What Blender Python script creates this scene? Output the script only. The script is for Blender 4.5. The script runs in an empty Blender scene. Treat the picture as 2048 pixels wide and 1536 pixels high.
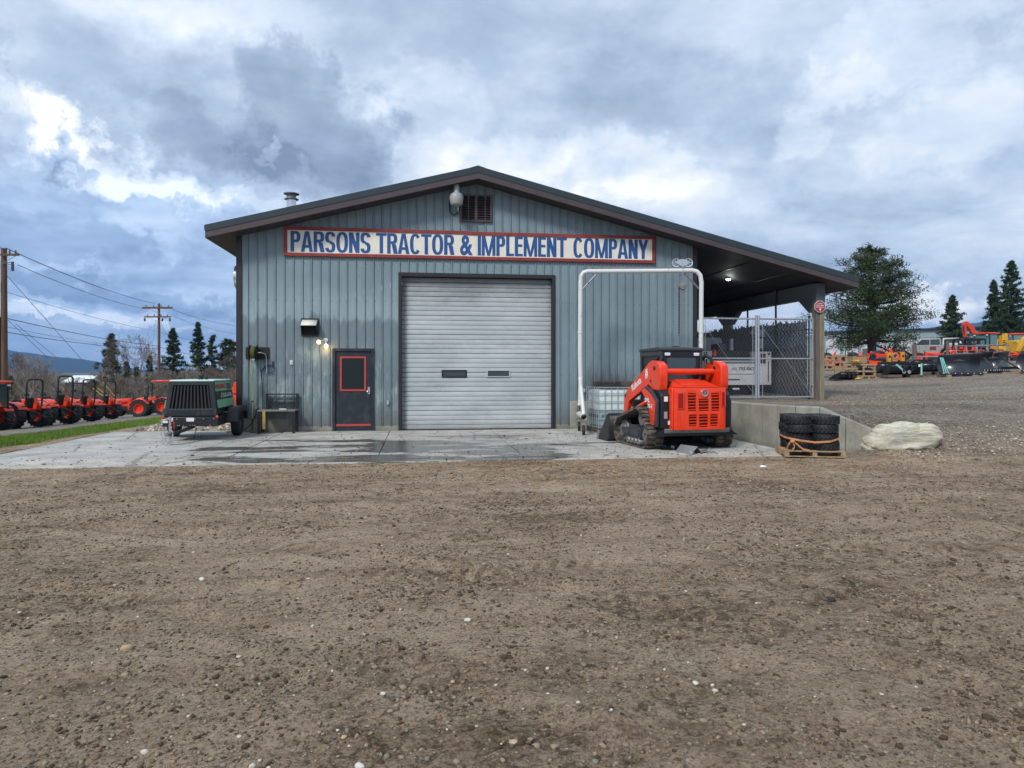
import bpy, bmesh, math, random
import numpy as np
from mathutils import Vector, Matrix, Euler
R = math.radians
S = bpy.context.scene
COL = S.collection
rnd = random.Random(7)

# ---------------------------------------------------------------- camera, sky, sun, exposure
F = 1420.0            # focal length in pixels of the 2048 px wide photograph
H = 1.585             # eye height
CY = -19.15           # the camera stands this far in front of the facade (plane y = 0)
YAW = R(7.5)
cs, sn = math.cos(YAW), math.sin(YAW)
HOR = 742.0
cam_d = bpy.data.cameras.new('camera')
cam = bpy.data.objects.new('camera', cam_d)
COL.objects.link(cam)
cam.location = (0, CY, H)
cam.rotation_euler = (R(90), 0, -YAW)
cam_d.sensor_width = 36
cam_d.lens = F / 2048 * 36
cam_d.shift_y = -(768 - HOR) / 2048
cam_d.clip_start = 0.05
cam_d.clip_end = 20000
S.camera = cam

def P(px, py, Y):
    """point of the vertical plane y = Y seen at that pixel"""
    u = (px - 1024) / F
    t = (Y - CY) / (cs - sn * u)
    return Vector((t * (cs * u + sn), Y, H - (py - HOR) * t / F))
def Q(px, t):
    """ground-plan position on the sight line of pixel column px, t metres deep"""
    u = (px - 1024) / F
    return (t * (cs * u + sn), CY + t * (cs - sn * u))
def zat(py, t):
    return H - (py - HOR) * t / F

SUN_EL, SUN_AZ = R(42), R(218)      # compass azimuth, +Y = north
world = bpy.data.worlds.new('World')
S.world = world
world.use_nodes = True
wn = world.node_tree
for n in list(wn.nodes): wn.nodes.remove(n)
def wnode(t, **k):
    n = wn.nodes.new(t)
    for a, b in k.items(): setattr(n, a, b)
    return n
def wl(a, b): wn.links.new(a, b)
def wmath(op, a, b=None, c=None, clamp=False):
    n = wnode('ShaderNodeMath', operation=op); n.use_clamp = clamp
    for i, v in enumerate((a, b, c)):
        if v is None: continue
        if isinstance(v, (int, float)): n.inputs[i].default_value = v
        else: wl(v, n.inputs[i])
    return n.outputs[0]
def wramp(fac, stops, interp='EASE'):
    n = wnode('ShaderNodeValToRGB'); n.color_ramp.interpolation = interp
    e = n.color_ramp.elements
    while len(e) > 1: e.remove(e[-1])
    e[0].position = stops[0][0]; e[0].color = (*stops[0][1], 1)
    for p, c in stops[1:]:
        q = e.new(p); q.color = (*c, 1)
    wl(fac, n.inputs[0]); return n.outputs[0]
def build_sky():
    sky = wnode('ShaderNodeTexSky', sky_type='NISHITA')
    sky.sun_disc = False; sky.sun_elevation = SUN_EL; sky.sun_rotation = SUN_AZ
    sky.air_density = 1.2; sky.dust_density = 1.0
    tc = wnode('ShaderNodeTexCoord')
    d = tc.outputs['Generated']
    sep = wnode('ShaderNodeSeparateXYZ'); wl(d, sep.inputs[0])
    # the cloud deck seen in perspective
    den = wmath('ADD', wmath('MAXIMUM', sep.outputs[2], 0.0), 0.20)
    cmb = wnode('ShaderNodeCombineXYZ')
    wl(wmath('DIVIDE', sep.outputs[0], den), cmb.inputs[0])
    wl(wmath('DIVIDE', sep.outputs[1], den), cmb.inputs[1])
    deck = cmb.outputs[0]
    def noise(vec, scale, detail, rough=0.55, dist=0.0, off=(0, 0, 0)):
        mp = wnode('ShaderNodeMapping'); mp.inputs['Location'].default_value = off
        wl(vec, mp.inputs[0])
        n = wnode('ShaderNodeTexNoise'); n.inputs['Scale'].default_value = scale
        n.inputs['Detail'].default_value = detail; n.inputs['Roughness'].default_value = rough
        n.inputs['Distortion'].default_value = dist
        wl(mp.outputs[0], n.inputs['Vector']); return n
    big = noise(deck, 1.1, 9, 0.52, 0.25, (3.1, 7.7, 0))
    mid = noise(deck, 2.7, 8, 0.60, 0.2, (1.3, 2.2, 4))
    soft = noise(d, 2.2, 5, 0.5, 0.2, (9.3, 1.1, 2))
    # warped direction, so that the individual clouds below get ragged edges
    warp = noise(d, 5.0, 9, 0.66, 0, (5, 1, 8))
    w1 = wnode('ShaderNodeVectorMath', operation='SUBTRACT'); wl(warp.outputs['Color'], w1.inputs[0]); w1.inputs[1].default_value = (.5, .5, .5)
    w2 = wnode('ShaderNodeVectorMath', operation='SCALE'); wl(w1.outputs[0], w2.inputs[0]); w2.inputs['Scale'].default_value = 0.30
    w3 = wnode('ShaderNodeVectorMath', operation='ADD'); wl(d, w3.inputs[0]); wl(w2.outputs[0], w3.inputs[1])
    def cloud(px, py, rx, ry, tilt=0, sharp=1.0):
        """a soft elliptical bank round the direction of that pixel -> 1 in the middle, 0 outside"""
        u = (px - 1024) / F; v = (HOR - py) / F
        c = Vector((cs * u + sn, cs - sn * u, v)); L = c.length; c = c / L
        right = Vector((cs, -sn, 0)); up = c.cross(right) * -1
        up.normalize(); right = up.cross(c) * -1
        ca, sa = math.cos(tilt), math.sin(tilt)
        a1 = (right * ca + up * sa) / (rx / F / L); a2 = (up * ca - right * sa) / (ry / F / L)
        s = wnode('ShaderNodeVectorMath', operation='SUBTRACT'); wl(w3.outputs[0], s.inputs[0]); s.inputs[1].default_value = c
        o = []
        for ax in (a1, a2):
            dt = wnode('ShaderNodeVectorMath', operation='DOT_PRODUCT'); wl(s.outputs[0], dt.inputs[0]); dt.inputs[1].default_value = ax
            o.append(wmath('POWER', wmath('ABSOLUTE', dt.outputs['Value']), 2))
        r2 = wmath('ADD', o[0], o[1])
        return wmath('SMOOTH_MIN', wmath('MULTIPLY', wmath('SUBTRACT', 1.35, r2, clamp=False), sharp), 1.0, 0.3)
    def clampd(v): return wmath('MAXIMUM', v, 0.0)
    det = noise(deck, 6.5, 7, 0.62, 0.15, (2.2, 6.1, 1))
    val = wmath('ADD', wmath('MULTIPLY', big.outputs['Fac'], 0.50), wmath('MULTIPLY', mid.outputs['Fac'], 0.52))
    val = wmath('MULTIPLY_ADD', det.outputs['Fac'], 0.14, val)
    val = wmath('ADD', wmath('MULTIPLY', wmath('SUBTRACT', val, 0.575), 1.7), 0.49)
    banks = [  # (pixel x, y, half sizes, tilt, sharpness, amount): dark bellies < 0 < bright gaps
        (640, 230, 165, 110, -0.30, 1.8, -0.24), (600, 270, 230, 120, -0.35, .9, -0.16), (430, 265, 150, 60, -0.45, 1.2, -0.16), (580, 350, 110, 45, -.5, 1.3, -0.12),
        (180, 110, 260, 90, -0.1, .9, -0.14), (10, 225, 40, 90, 0, 1.2, -.12), (250, 325, 240, 44, -0.50, .9, 0.30), (370, 380, 140, 40, -0.35, .9, 0.20), (70, 265, 140, 44, -0.2, .9, 0.24),
        (160, 310, 30, 28, -.5, 1.5, -.30), (225, 330, 30, 14, -.4, 1.5, -.28), (535, 295, 26, 20, 0, 1.0, 0.30),
        (450, 400, 160, 24, -0.15, 1.0, 0.16), (860, 310, 110, 120, -0.2, 1.2, 0.16), (1060, 330, 200, 60, 0.1, 1.0, 0.17), (790, 180, 60, 60, -.3, 1.3, .10),
        (420, 30, 260, 50, 0, .8, 0.10), (1000, 60, 300, 90, 0, .8, -0.04), (1330, 210, 260, 110, 0.15, .9, -0.14), (1820, 70, 220, 60, 0.5, 1.0, 0.13), (1640, 160, 90, 40, 0, 1, .10),
        (1900, 230, 130, 100, 0.2, 1.1, 0.17), (1590, 255, 60, 60, 0, 1.2, 0.14), (1700, 440, 330, 80, -0.05, .9, -0.10), (1340, 380, 180, 60, -0.3, 1.0, 0.13), (1560, 470, 120, 40, 0, 1, .10),
        (1890, 620, 140, 40, -0.1, 1.3, 0.36), (1480, 620, 140, 50, 0, 1.0, 0.20), (120, 400, 200, 50, 0, 1, -0.10), (350, 450, 90, 30, -.3, 1.1, .12),
        (150, 490, 320, 60, -0.15, 1, -0.20), (210, 585, 300, 30, -0.12, 1.2, -0.26), (100, 540, 140, 22, -.1, 1.2, .16), (120, 655, 220, 22, 0, 1.2, 0.30), (280, 668, 150, 14, 0, 1.3, 0.32), (400, 560, 60, 60, 0, 1, .06)]
    for b in banks:
        val = wmath('MULTIPLY_ADD', clampd(cloud(*b[:6])), b[6], val)
    k = 10.0
    col = wramp(val, [(0.0, (.125, .165, .23)), (0.22, (.195, .245, .325)), (0.42, (.275, .335, .42)),
                      (0.60, (.37, .43, .505)), (0.78, (.48, .51, .54)), (0.95, (.64, .65, .65))], 'LINEAR')
    # low sky to the north-west is bluer between the clouds
    blue = wmath('MULTIPLY', clampd(cloud(150, 520, 480, 210, 0)), 0.75)
    mixb = wnode('ShaderNodeMix', data_type='RGBA', blend_type='MULTIPLY')
    wl(wmath('MINIMUM', blue, 0.75), mixb.inputs['Factor']); wl(col, mixb.inputs[6]); mixb.inputs[7].default_value = (.74, .87, 1.05, 1)
    sc_ = wnode('ShaderNodeVectorMath', operation='SCALE'); wl(mixb.outputs[2], sc_.inputs[0]); sc_.inputs['Scale'].default_value = k
    gap = wmath('MULTIPLY', wramp(soft.outputs['Fac'], [(0.60, (0, 0, 0)), (0.74, (1, 1, 1))]), 0.30)
    mx = wnode('ShaderNodeMix', data_type='RGBA')
    wl(gap, mx.inputs['Factor']); wl(sc_.outputs[0], mx.inputs[6]); wl(sky.outputs[0], mx.inputs[7])
    bg = wnode('ShaderNodeBackground'); bg.inputs['Strength'].default_value = 0.1
    wl(mx.outputs[2], bg.inputs['Color'])
    out = wnode('ShaderNodeOutputWorld'); wl(bg.outputs[0], out.inputs[0])
build_sky()
world.cycles.sampling_method = 'MANUAL'; world.cycles.sample_map_resolution = 512
sd = bpy.data.lights.new('sun', 'SUN'); sun = bpy.data.objects.new('sun', sd); COL.objects.link(sun)
sd.energy = 1.5; sd.angle = R(12); sd.color = (1, .965, .92)
sun.rotation_euler = (R(90) - SUN_EL, 0, -SUN_AZ + R(180))
S.view_settings.view_transform = 'Standard'; S.view_settings.look = 'None'
S.view_settings.exposure = 1.0; S.view_settings.gamma = 1; S.view_settings.use_curve_mapping = False
S.cycles.max_bounces = 6; S.cycles.use_denoising = True

# ---------------------------------------------------------------- helpers
def setp(o, label=None, cat=None, group=None, kind=None):
    for k, v in (('label', label), ('category', cat), ('group', group), ('kind', kind)):
        if v: o[k] = v
    return o
def thing(name, label=None, cat=None, loc=(0, 0, 0), rz=0.0, group=None, kind=None):
    o = bpy.data.objects.new(name, None); COL.objects.link(o)
    o.location = loc; o.rotation_euler = (0, 0, rz); o.empty_display_size = 0.2
    return setp(o, label, cat, group, kind)
def copy_tree(o, parent=None):
    c = o.copy(); COL.objects.link(c); c.parent = parent
    for ch in list(o.children): copy_tree(ch, c)
    return c

class MB:
    """collects shapes; build() links them as one mesh object"""
    def __init__(s): s.v = []; s.f = []; s.mi = []; s.m = 0
    def add(s, vs, fs):
        o = len(s.v); s.v += [tuple(v) for v in vs]; s.f += [tuple(i + o for i in f) for f in fs]; s.mi += [s.m] * len(fs); return s
    def box(s, x0, x1, y0, y1, z0, z1):
        return s.add([(x, y, z) for x in (x0, x1) for y in (y0, y1) for z in (z0, z1)],
                     [(0, 1, 3, 2), (4, 6, 7, 5), (0, 4, 5, 1), (2, 3, 7, 6), (0, 2, 6, 4), (1, 5, 7, 3)])
    def cbox(s, c, d, rot=None):
        m = rot if rot is not None else Matrix()
        if isinstance(m, tuple): m = Euler(m).to_matrix()
        vs = [Vector(c) + m @ Vector((x * d[0] / 2, y * d[1] / 2, z * d[2] / 2)) for x in (-1, 1) for y in (-1, 1) for z in (-1, 1)]
        return s.add(vs, [(0, 1, 3, 2), (4, 6, 7, 5), (0, 4, 5, 1), (2, 3, 7, 6), (0, 2, 6, 4), (1, 5, 7, 3)])
    def cyl(s, p, q, r0, r1=None, n=10, caps=True):
        p = Vector(p); q = Vector(q); r1 = r0 if r1 is None else r1
        d = (q - p).normalized(); a = d.orthogonal().normalized(); b = d.cross(a)
        vs = []
        for k in range(n):
            t = 2 * math.pi * k / n; e = a * math.cos(t) + b * math.sin(t)
            vs += [p + e * r0, q + e * r1]
        fs = [(2 * k, 2 * ((k + 1) % n), 2 * ((k + 1) % n) + 1, 2 * k + 1) for k in range(n)]
        if caps: fs += [tuple(2 * k for k in range(n))[::-1], tuple(2 * k + 1 for k in range(n))]
        return s.add(vs, fs)
    def tube(s, pts, r, n=8, caps=True):
        pts = [Vector(p) for p in pts]; L = len(pts); rs = r if isinstance(r, (list, tuple)) else [r] * L
        vs = []; a = None
        for i, p in enumerate(pts):
            d = (pts[min(i + 1, L - 1)] - pts[max(i - 1, 0)]).normalized()
            if a is None: a = d.orthogonal().normalized()
            a = (a - d * a.dot(d)).normalized(); b = d.cross(a)
            for k in range(n):
                t = 2 * math.pi * k / n; vs.append(p + (a * math.cos(t) + b * math.sin(t)) * rs[i])
        fs = []
        for i in range(L - 1):
            for k in range(n):
                k2 = (k + 1) % n; fs.append((i * n + k, i * n + k2, (i + 1) * n + k2, (i + 1) * n + k))
        if caps: fs += [tuple(range(n))[::-1], tuple((L - 1) * n + k for k in range(n))]
        return s.add(vs, fs)
    def lathe(s, prof, n=20, c=(0, 0, 0), ax='z', close=False):
        vs = []; L = len(prof); c = Vector(c)
        for k in range(n):
            t = 2 * math.pi * k / n
            for r, h in prof:
                x, y = r * math.cos(t), r * math.sin(t)
                vs.append(c + (Vector((x, y, h)) if ax == 'z' else Vector((h, x, y)) if ax == 'x' else Vector((x, h, y))))
        fs = []
        for k in range(n):
            k2 = (k + 1) % n
            for i in range(L if close else L - 1):
                j = (i + 1) % L; fs.append((k * L + i, k2 * L + i, k2 * L + j, k * L + j))
        return s.add(vs, fs)
    def prism(s, poly, ax, a0, a1):
        n = len(poly)
        def V(p, h): return (h, p[0], p[1]) if ax == 'x' else (p[0], h, p[1]) if ax == 'y' else (p[0], p[1], h)
        return s.add([V(p, a0) for p in poly] + [V(p, a1) for p in poly],
                     [tuple(range(n))[::-1], tuple(range(n, 2 * n))] + [(i, (i + 1) % n, n + (i + 1) % n, n + i) for i in range(n)])
    def ball(s, c, r, n=10, m=7):
        c = Vector(c); r = Vector((r, r, r)) if isinstance(r, (int, float)) else Vector(r)
        return s.lathe_s(c, r, n, m)
    def lathe_s(s, c, r, n, m):
        vs = [c + Vector((0, 0, r.z)), c - Vector((0, 0, r.z))]; fs = []
        for i in range(1, m):
            ph = math.pi * i / m
            for k in range(n):
                t = 2 * math.pi * k / n
                vs.append(c + Vector((r.x * math.sin(ph) * math.cos(t), r.y * math.sin(ph) * math.sin(t), r.z * math.cos(ph))))
        for k in range(n):
            k2 = (k + 1) % n
            fs.append((0, 2 + k, 2 + k2)); fs.append((1, 2 + (m - 2) * n + k2, 2 + (m - 2) * n + k))
            for i in range(m - 2): fs.append((2 + i * n + k, 2 + (i + 1) * n + k, 2 + (i + 1) * n + k2, 2 + i * n + k2))
        return s.add(vs, fs)
    def mesh(s, mats, name='mesh', smooth=None):
        me = bpy.data.meshes.new(name); me.from_pydata(s.v, [], s.f); 
        for m in (mats if isinstance(mats, (list, tuple)) else [mats]): me.materials.append(m)
        if any(s.mi): me.polygons.foreach_set('material_index', s.mi)
        me.validate(); me.update()
        bm = bmesh.new(); bm.from_mesh(me); bmesh.ops.recalc_face_normals(bm, faces=bm.faces)
        if smooth:
            for f in bm.faces: f.smooth = True
            for e in bm.edges:
                if len(e.link_faces) == 2 and e.calc_face_angle(0) > R(smooth): e.smooth = False
        bm.to_mesh(me); bm.free(); return me
    def build(s, name, mat, parent=None, label=None, cat=None, group=None, kind=None, loc=None, rz=None, bev=0, smooth=40):
        o = bpy.data.objects.new(name, s.mesh(mat, name, smooth)); COL.objects.link(o)
        if parent: o.parent = parent
        if loc is not None: o.location = loc
        if rz: o.rotation_euler = (0, 0, rz)
        if bev:
            b = o.modifiers.new('bevel', 'BEVEL'); b.width = bev; b.segments = 2; b.limit_method = 'ANGLE'; b.angle_limit = R(40)
            b.harden_normals = False
        return setp(o, label, cat, group, kind)
def link_mesh(name, me, parent=None, loc=(0, 0, 0), rot=(0, 0, 0), scale=None):
    o = bpy.data.objects.new(name, me); COL.objects.link(o); o.parent = parent; o.location = loc; o.rotation_euler = rot
    if scale: o.scale = scale
    return o
def np_mesh(name, V, Fc, mats, mi=None, smooth=False):
    """fast mesh from arrays; Fc is (n,3) or (n,4)"""
    me = bpy.data.meshes.new(name); n, k = Fc.shape
    me.vertices.add(len(V)); me.vertices.foreach_set('co', np.asarray(V, np.float32).ravel())
    me.loops.add(n * k); me.loops.foreach_set('vertex_index', Fc.astype(np.int32).ravel())
    me.polygons.add(n); me.polygons.foreach_set('loop_start', np.arange(0, n * k, k, dtype=np.int32))
    try: me.polygons.foreach_set('loop_total', np.full(n, k, np.int32))
    except Exception: pass
    for m in mats: me.materials.append(m)
    if mi is not None: me.polygons.foreach_set('material_index', mi.astype(np.int32))
    me.update(calc_edges=True)
    if smooth: me.polygons.foreach_set('use_smooth', np.ones(n, bool))
    return me
_txt = {}
def text_mesh(t, w, h, mat, depth=0.002, bold=0.0, key=None):
    """lettering fitted to w x h metres, in the x/z plane, facing -y, lower left corner at the origin"""
    cu = bpy.data.curves.new('lettering', 'FONT'); cu.body = t; cu.size = 1; cu.offset = bold; cu.extrude = 0.01; cu.resolution_u = 4
    cu.fill_mode = 'FRONT' if False else 'BOTH'
    o = bpy.data.objects.new('lettering', cu); COL.objects.link(o)
    dg = bpy.context.evaluated_depsgraph_get(); me = bpy.data.meshes.new_from_object(o.evaluated_get(dg))
    bpy.data.objects.remove(o); bpy.data.curves.remove(cu)
    n = len(me.vertices); co = np.empty(n * 3, np.float32); me.vertices.foreach_get('co', co); co = co.reshape(-1, 3)
    mn, mx = co.min(0), co.max(0)
    c2 = np.empty_like(co)
    c2[:, 0] = (co[:, 0] - mn[0]) / (mx[0] - mn[0]) * w
    c2[:, 2] = (co[:, 1] - mn[1]) / (mx[1] - mn[1]) * h
    c2[:, 1] = -(co[:, 2] - mn[2]) / (mx[2] - mn[2]) * depth
    me.vertices.foreach_set('co', c2.ravel()); me.materials.clear(); me.materials.append(mat); me.update()
    return me
def text(t, w, h, mat, parent, loc, rot=(0, 0, 0), name='lettering', bold=0.0, depth=0.002):
    return link_mesh(name, text_mesh(t, w, h, mat, depth, bold), parent, loc, rot)

# ---------------------------------------------------------------- materials
def mat(name, col, rough=0.5, metal=0.0, var=0.0, vscale=6.0, bump=0.0, bscale=40.0, col2=None, spec=None, emit=None, es=1.0, alpha=None, stretch=None, dirt=None, dscale=3.0, dlo=.55, dhi=.75, coat=0.0, obj=True):
    m = bpy.data.materials.new(name); m.use_nodes = True; nt = m.node_tree
    b = nt.nodes['Principled BSDF']; b.inputs['Base Color'].default_value = (*col, 1)
    b.inputs['Roughness'].default_value = rough; b.inputs['Metallic'].default_value = metal
    if spec is not None: b.inputs['Specular IOR Level'].default_value = spec
    if coat: b.inputs['Coat Weight'].default_value = coat
    if emit: b.inputs['Emission Color'].default_value = (*emit, 1); b.inputs['Emission Strength'].default_value = es
    if alpha: b.inputs['Transmission Weight'].default_value = alpha
    L = nt.links.new
    def N(t, **k):
        n = nt.nodes.new(t)
        for a, c in k.items(): setattr(n, a, c)
        return n
    if var or col2 or bump or dirt:
        tc = N('ShaderNodeTexCoord'); mp = N('ShaderNodeMapping')
        if stretch: mp.inputs['Scale'].default_value = stretch
        L(tc.outputs['Object'] if obj else N('ShaderNodeNewGeometry').outputs['Position'], mp.inputs[0])
        vec = mp.outputs[0]; cur = None
        def noise(sc, det=6, rg=.6):
            n = N('ShaderNodeTexNoise'); n.inputs['Scale'].default_value = sc; n.inputs['Detail'].default_value = det; n.inputs['Roughness'].default_value = rg
            L(vec, n.inputs['Vector']); return n.outputs['Fac']
        if var or col2:
            rp = N('ShaderNodeValToRGB'); rp.color_ramp.elements[0].position = .32; rp.color_ramp.elements[1].position = .68
            c2 = col2 or tuple(min(1, c * (1 + var)) for c in col); c1 = tuple(c * (1 - var) for c in col)
            rp.color_ramp.elements[0].color = (*c1, 1); rp.color_ramp.elements[1].color = (*c2, 1)
            L(noise(vscale), rp.inputs[0]); cur = rp.outputs[0]
        if dirt:
            rp = N('ShaderNodeValToRGB'); rp.color_ramp.elements[0].position = dlo; rp.color_ramp.elements[1].position = dhi
            L(noise(dscale, 9, .68), rp.inputs[0]); mx = N('ShaderNodeMix', data_type='RGBA')
            L(rp.outputs[0], mx.inputs['Factor']); mx.inputs[7].default_value = (*dirt, 1)
            if cur: L(cur, mx.inputs[6])
            else: mx.inputs[6].default_value = (*col, 1)
            cur = mx.outputs[2]
            ma = N('ShaderNodeMath', operation='MULTIPLY_ADD'); L(rp.outputs[0], ma.inputs[0]); ma.inputs[1].default_value = max(0, .85 - rough); ma.inputs[2].default_value = rough
            L(ma.outputs[0], b.inputs['Roughness'])
        if cur: L(cur, b.inputs['Base Color'])
        if bump:
            bp = N('ShaderNodeBump'); bp.inputs['Strength'].default_value = bump; bp.inputs['Distance'].default_value = 0.01
            L(noise(bscale, 8, .65), bp.inputs['Height']); L(bp.outputs[0], b.inputs['Normal'])
    return m
ORANGE = mat('orange_paint', (.78, .040, .005), .36, var=.12, vscale=3, dirt=(.27, .16, .10), dscale=5, dlo=.56, dhi=.80, coat=.2)
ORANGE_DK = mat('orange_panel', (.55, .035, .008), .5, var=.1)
RED_DK = mat('dark_red_lens', (.25, .012, .012), .25)
BLACKP = mat('black_paint', (.009, .0095, .011), .42, dirt=(.07, .058, .045), dscale=5, dlo=.58, dhi=.85)
GREYP = mat('charcoal_paint', (.030, .036, .042), .45, dirt=(.12, .10, .08), dscale=4, dlo=.6, dhi=.85)
RUBBER = mat('tyre_rubber', (.013, .0135, .015), .62, var=.3, vscale=14, bump=.3, bscale=60)
TRACKR = mat('muddy_rubber', (.03, .028, .026), .75, dirt=(.17, .135, .10), dscale=7, dlo=.42, dhi=.62, bump=.6, bscale=30)
STEEL = mat('worn_steel', (.22, .22, .225), .5, .5, dirt=(.17, .12, .08), dscale=8, dlo=.5, dhi=.7)
GALV = mat('galvanised_steel', (.42, .46, .49), .42, .55, var=.15, vscale=20)
CHROME = mat('bright_metal', (.62, .63, .65), .25, .9)
WHITEP = mat('white_paint', (.62, .63, .62), .45, dirt=(.25, .21, .17), dscale=4, dlo=.55, dhi=.78)
LENS = mat('light_lens', (.70, .70, .74), .15)
GLASS = mat('tinted_glass', (.035, .055, .06), .05, spec=.8)
WHITE = mat('white_lettering', (.78, .78, .77), .5)
BLACK = mat('black_lettering', (.012, .012, .014), .5)
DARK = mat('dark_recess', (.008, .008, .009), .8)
# ---------------------------------------------------------------- node material helper for the setting
class NM:
    def __init__(s, name, rough=.8):
        s.m = bpy.data.materials.new(name); s.m.use_nodes = True; s.nt = s.m.node_tree; s.b = s.nt.nodes['Principled BSDF']
        s.b.inputs['Roughness'].default_value = rough
        g = s.n('ShaderNodeNewGeometry'); s.pos = g.outputs['Position']; s.g = g
        sp = s.n('ShaderNodeSeparateXYZ'); s.l(s.pos, sp.inputs[0]); s.x, s.y, s.z = sp.outputs
    def n(s, t, **k):
        n = s.nt.nodes.new(t)
        for a, c in k.items(): setattr(n, a, c)
        return n
    def l(s, a, b): s.nt.links.new(a, b)
    def noise(s, scale, det=6, rg=.6, stretch=None, off=None, dist=0, col=False):
        v = s.pos
        if stretch or off:
            mp = s.n('ShaderNodeMapping'); s.l(v, mp.inputs[0]); v = mp.outputs[0]
            if stretch: mp.inputs['Scale'].default_value = stretch
            if off: mp.inputs['Location'].default_value = off
        n = s.n('ShaderNodeTexNoise'); n.inputs['Scale'].default_value = scale; n.inputs['Detail'].default_value = det
        n.inputs['Roughness'].default_value = rg; n.inputs['Distortion'].default_value = dist
        s.l(v, n.inputs['Vector']); return n.outputs['Color' if col else 'Fac']
    def voro(s, scale, feature='F1', stretch=None, out='Distance'):
        v = s.pos
        if stretch:
            mp = s.n('ShaderNodeMapping'); s.l(v, mp.inputs[0]); v = mp.outputs[0]; mp.inputs['Scale'].default_value = stretch
        n = s.n('ShaderNodeTexVoronoi', feature=feature); n.inputs['Scale'].default_value = scale; s.l(v, n.inputs['Vector']); return n.outputs[out]
    def math(s, op, a, b=None, c=None, clamp=False):
        n = s.n('ShaderNodeMath', operation=op); n.use_clamp = clamp
        for i, v in enumerate((a, b, c)):
            if v is None: continue
            if isinstance(v, (int, float)): n.inputs[i].default_value = v
            else: s.l(v, n.inputs[i])
        return n.outputs[0]
    def sstep(s, v, a, b):
        n = s.n('ShaderNodeMapRange', interpolation_type='SMOOTHSTEP'); s.l(v, n.inputs[0]); n.inputs[1].default_value = a; n.inputs[2].default_value = b
        return n.outputs[0]
    def ramp(s, f, stops):
        n = s.n('ShaderNodeValToRGB'); e = n.color_ramp.elements
        while len(e) > 1: e.remove(e[-1])
        e[0].position = stops[0][0]; e[0].color = (*stops[0][1], 1)
        for p, c in stops[1:]: e.new(p).color = (*c, 1)
        s.l(f, n.inputs[0]); return n.outputs[0]
    def mix(s, f, a, b, mode='MIX'):
        n = s.n('ShaderNodeMix', data_type='RGBA', blend_type=mode)
        for sock, v in ((n.inputs[0], f), (n.inputs[6], a), (n.inputs[7], b)):
            if isinstance(v, (int, float)): sock.default_value = v
            elif isinstance(v, tuple): sock.default_value = (*v, 1)
            else: s.l(v, sock)
        return n.outputs[2]
    def bump(s, h, st=.5, d=.01, prev=None):
        n = s.n('ShaderNodeBump'); n.inputs['Strength'].default_value = st; n.inputs['Distance'].default_value = d
        s.l(h, n.inputs['Height'])
        if prev: s.l(prev, n.inputs['Normal'])
        return n.outputs[0]
    def out(s, col=None, rough=None, normal=None):
        if col is not None: s.l(col, s.b.inputs['Base Color'])
        if rough is not None: s.l(rough, s.b.inputs['Roughness'])
        if normal is not None: s.l(normal, s.b.inputs['Normal'])
        return s.m

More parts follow.
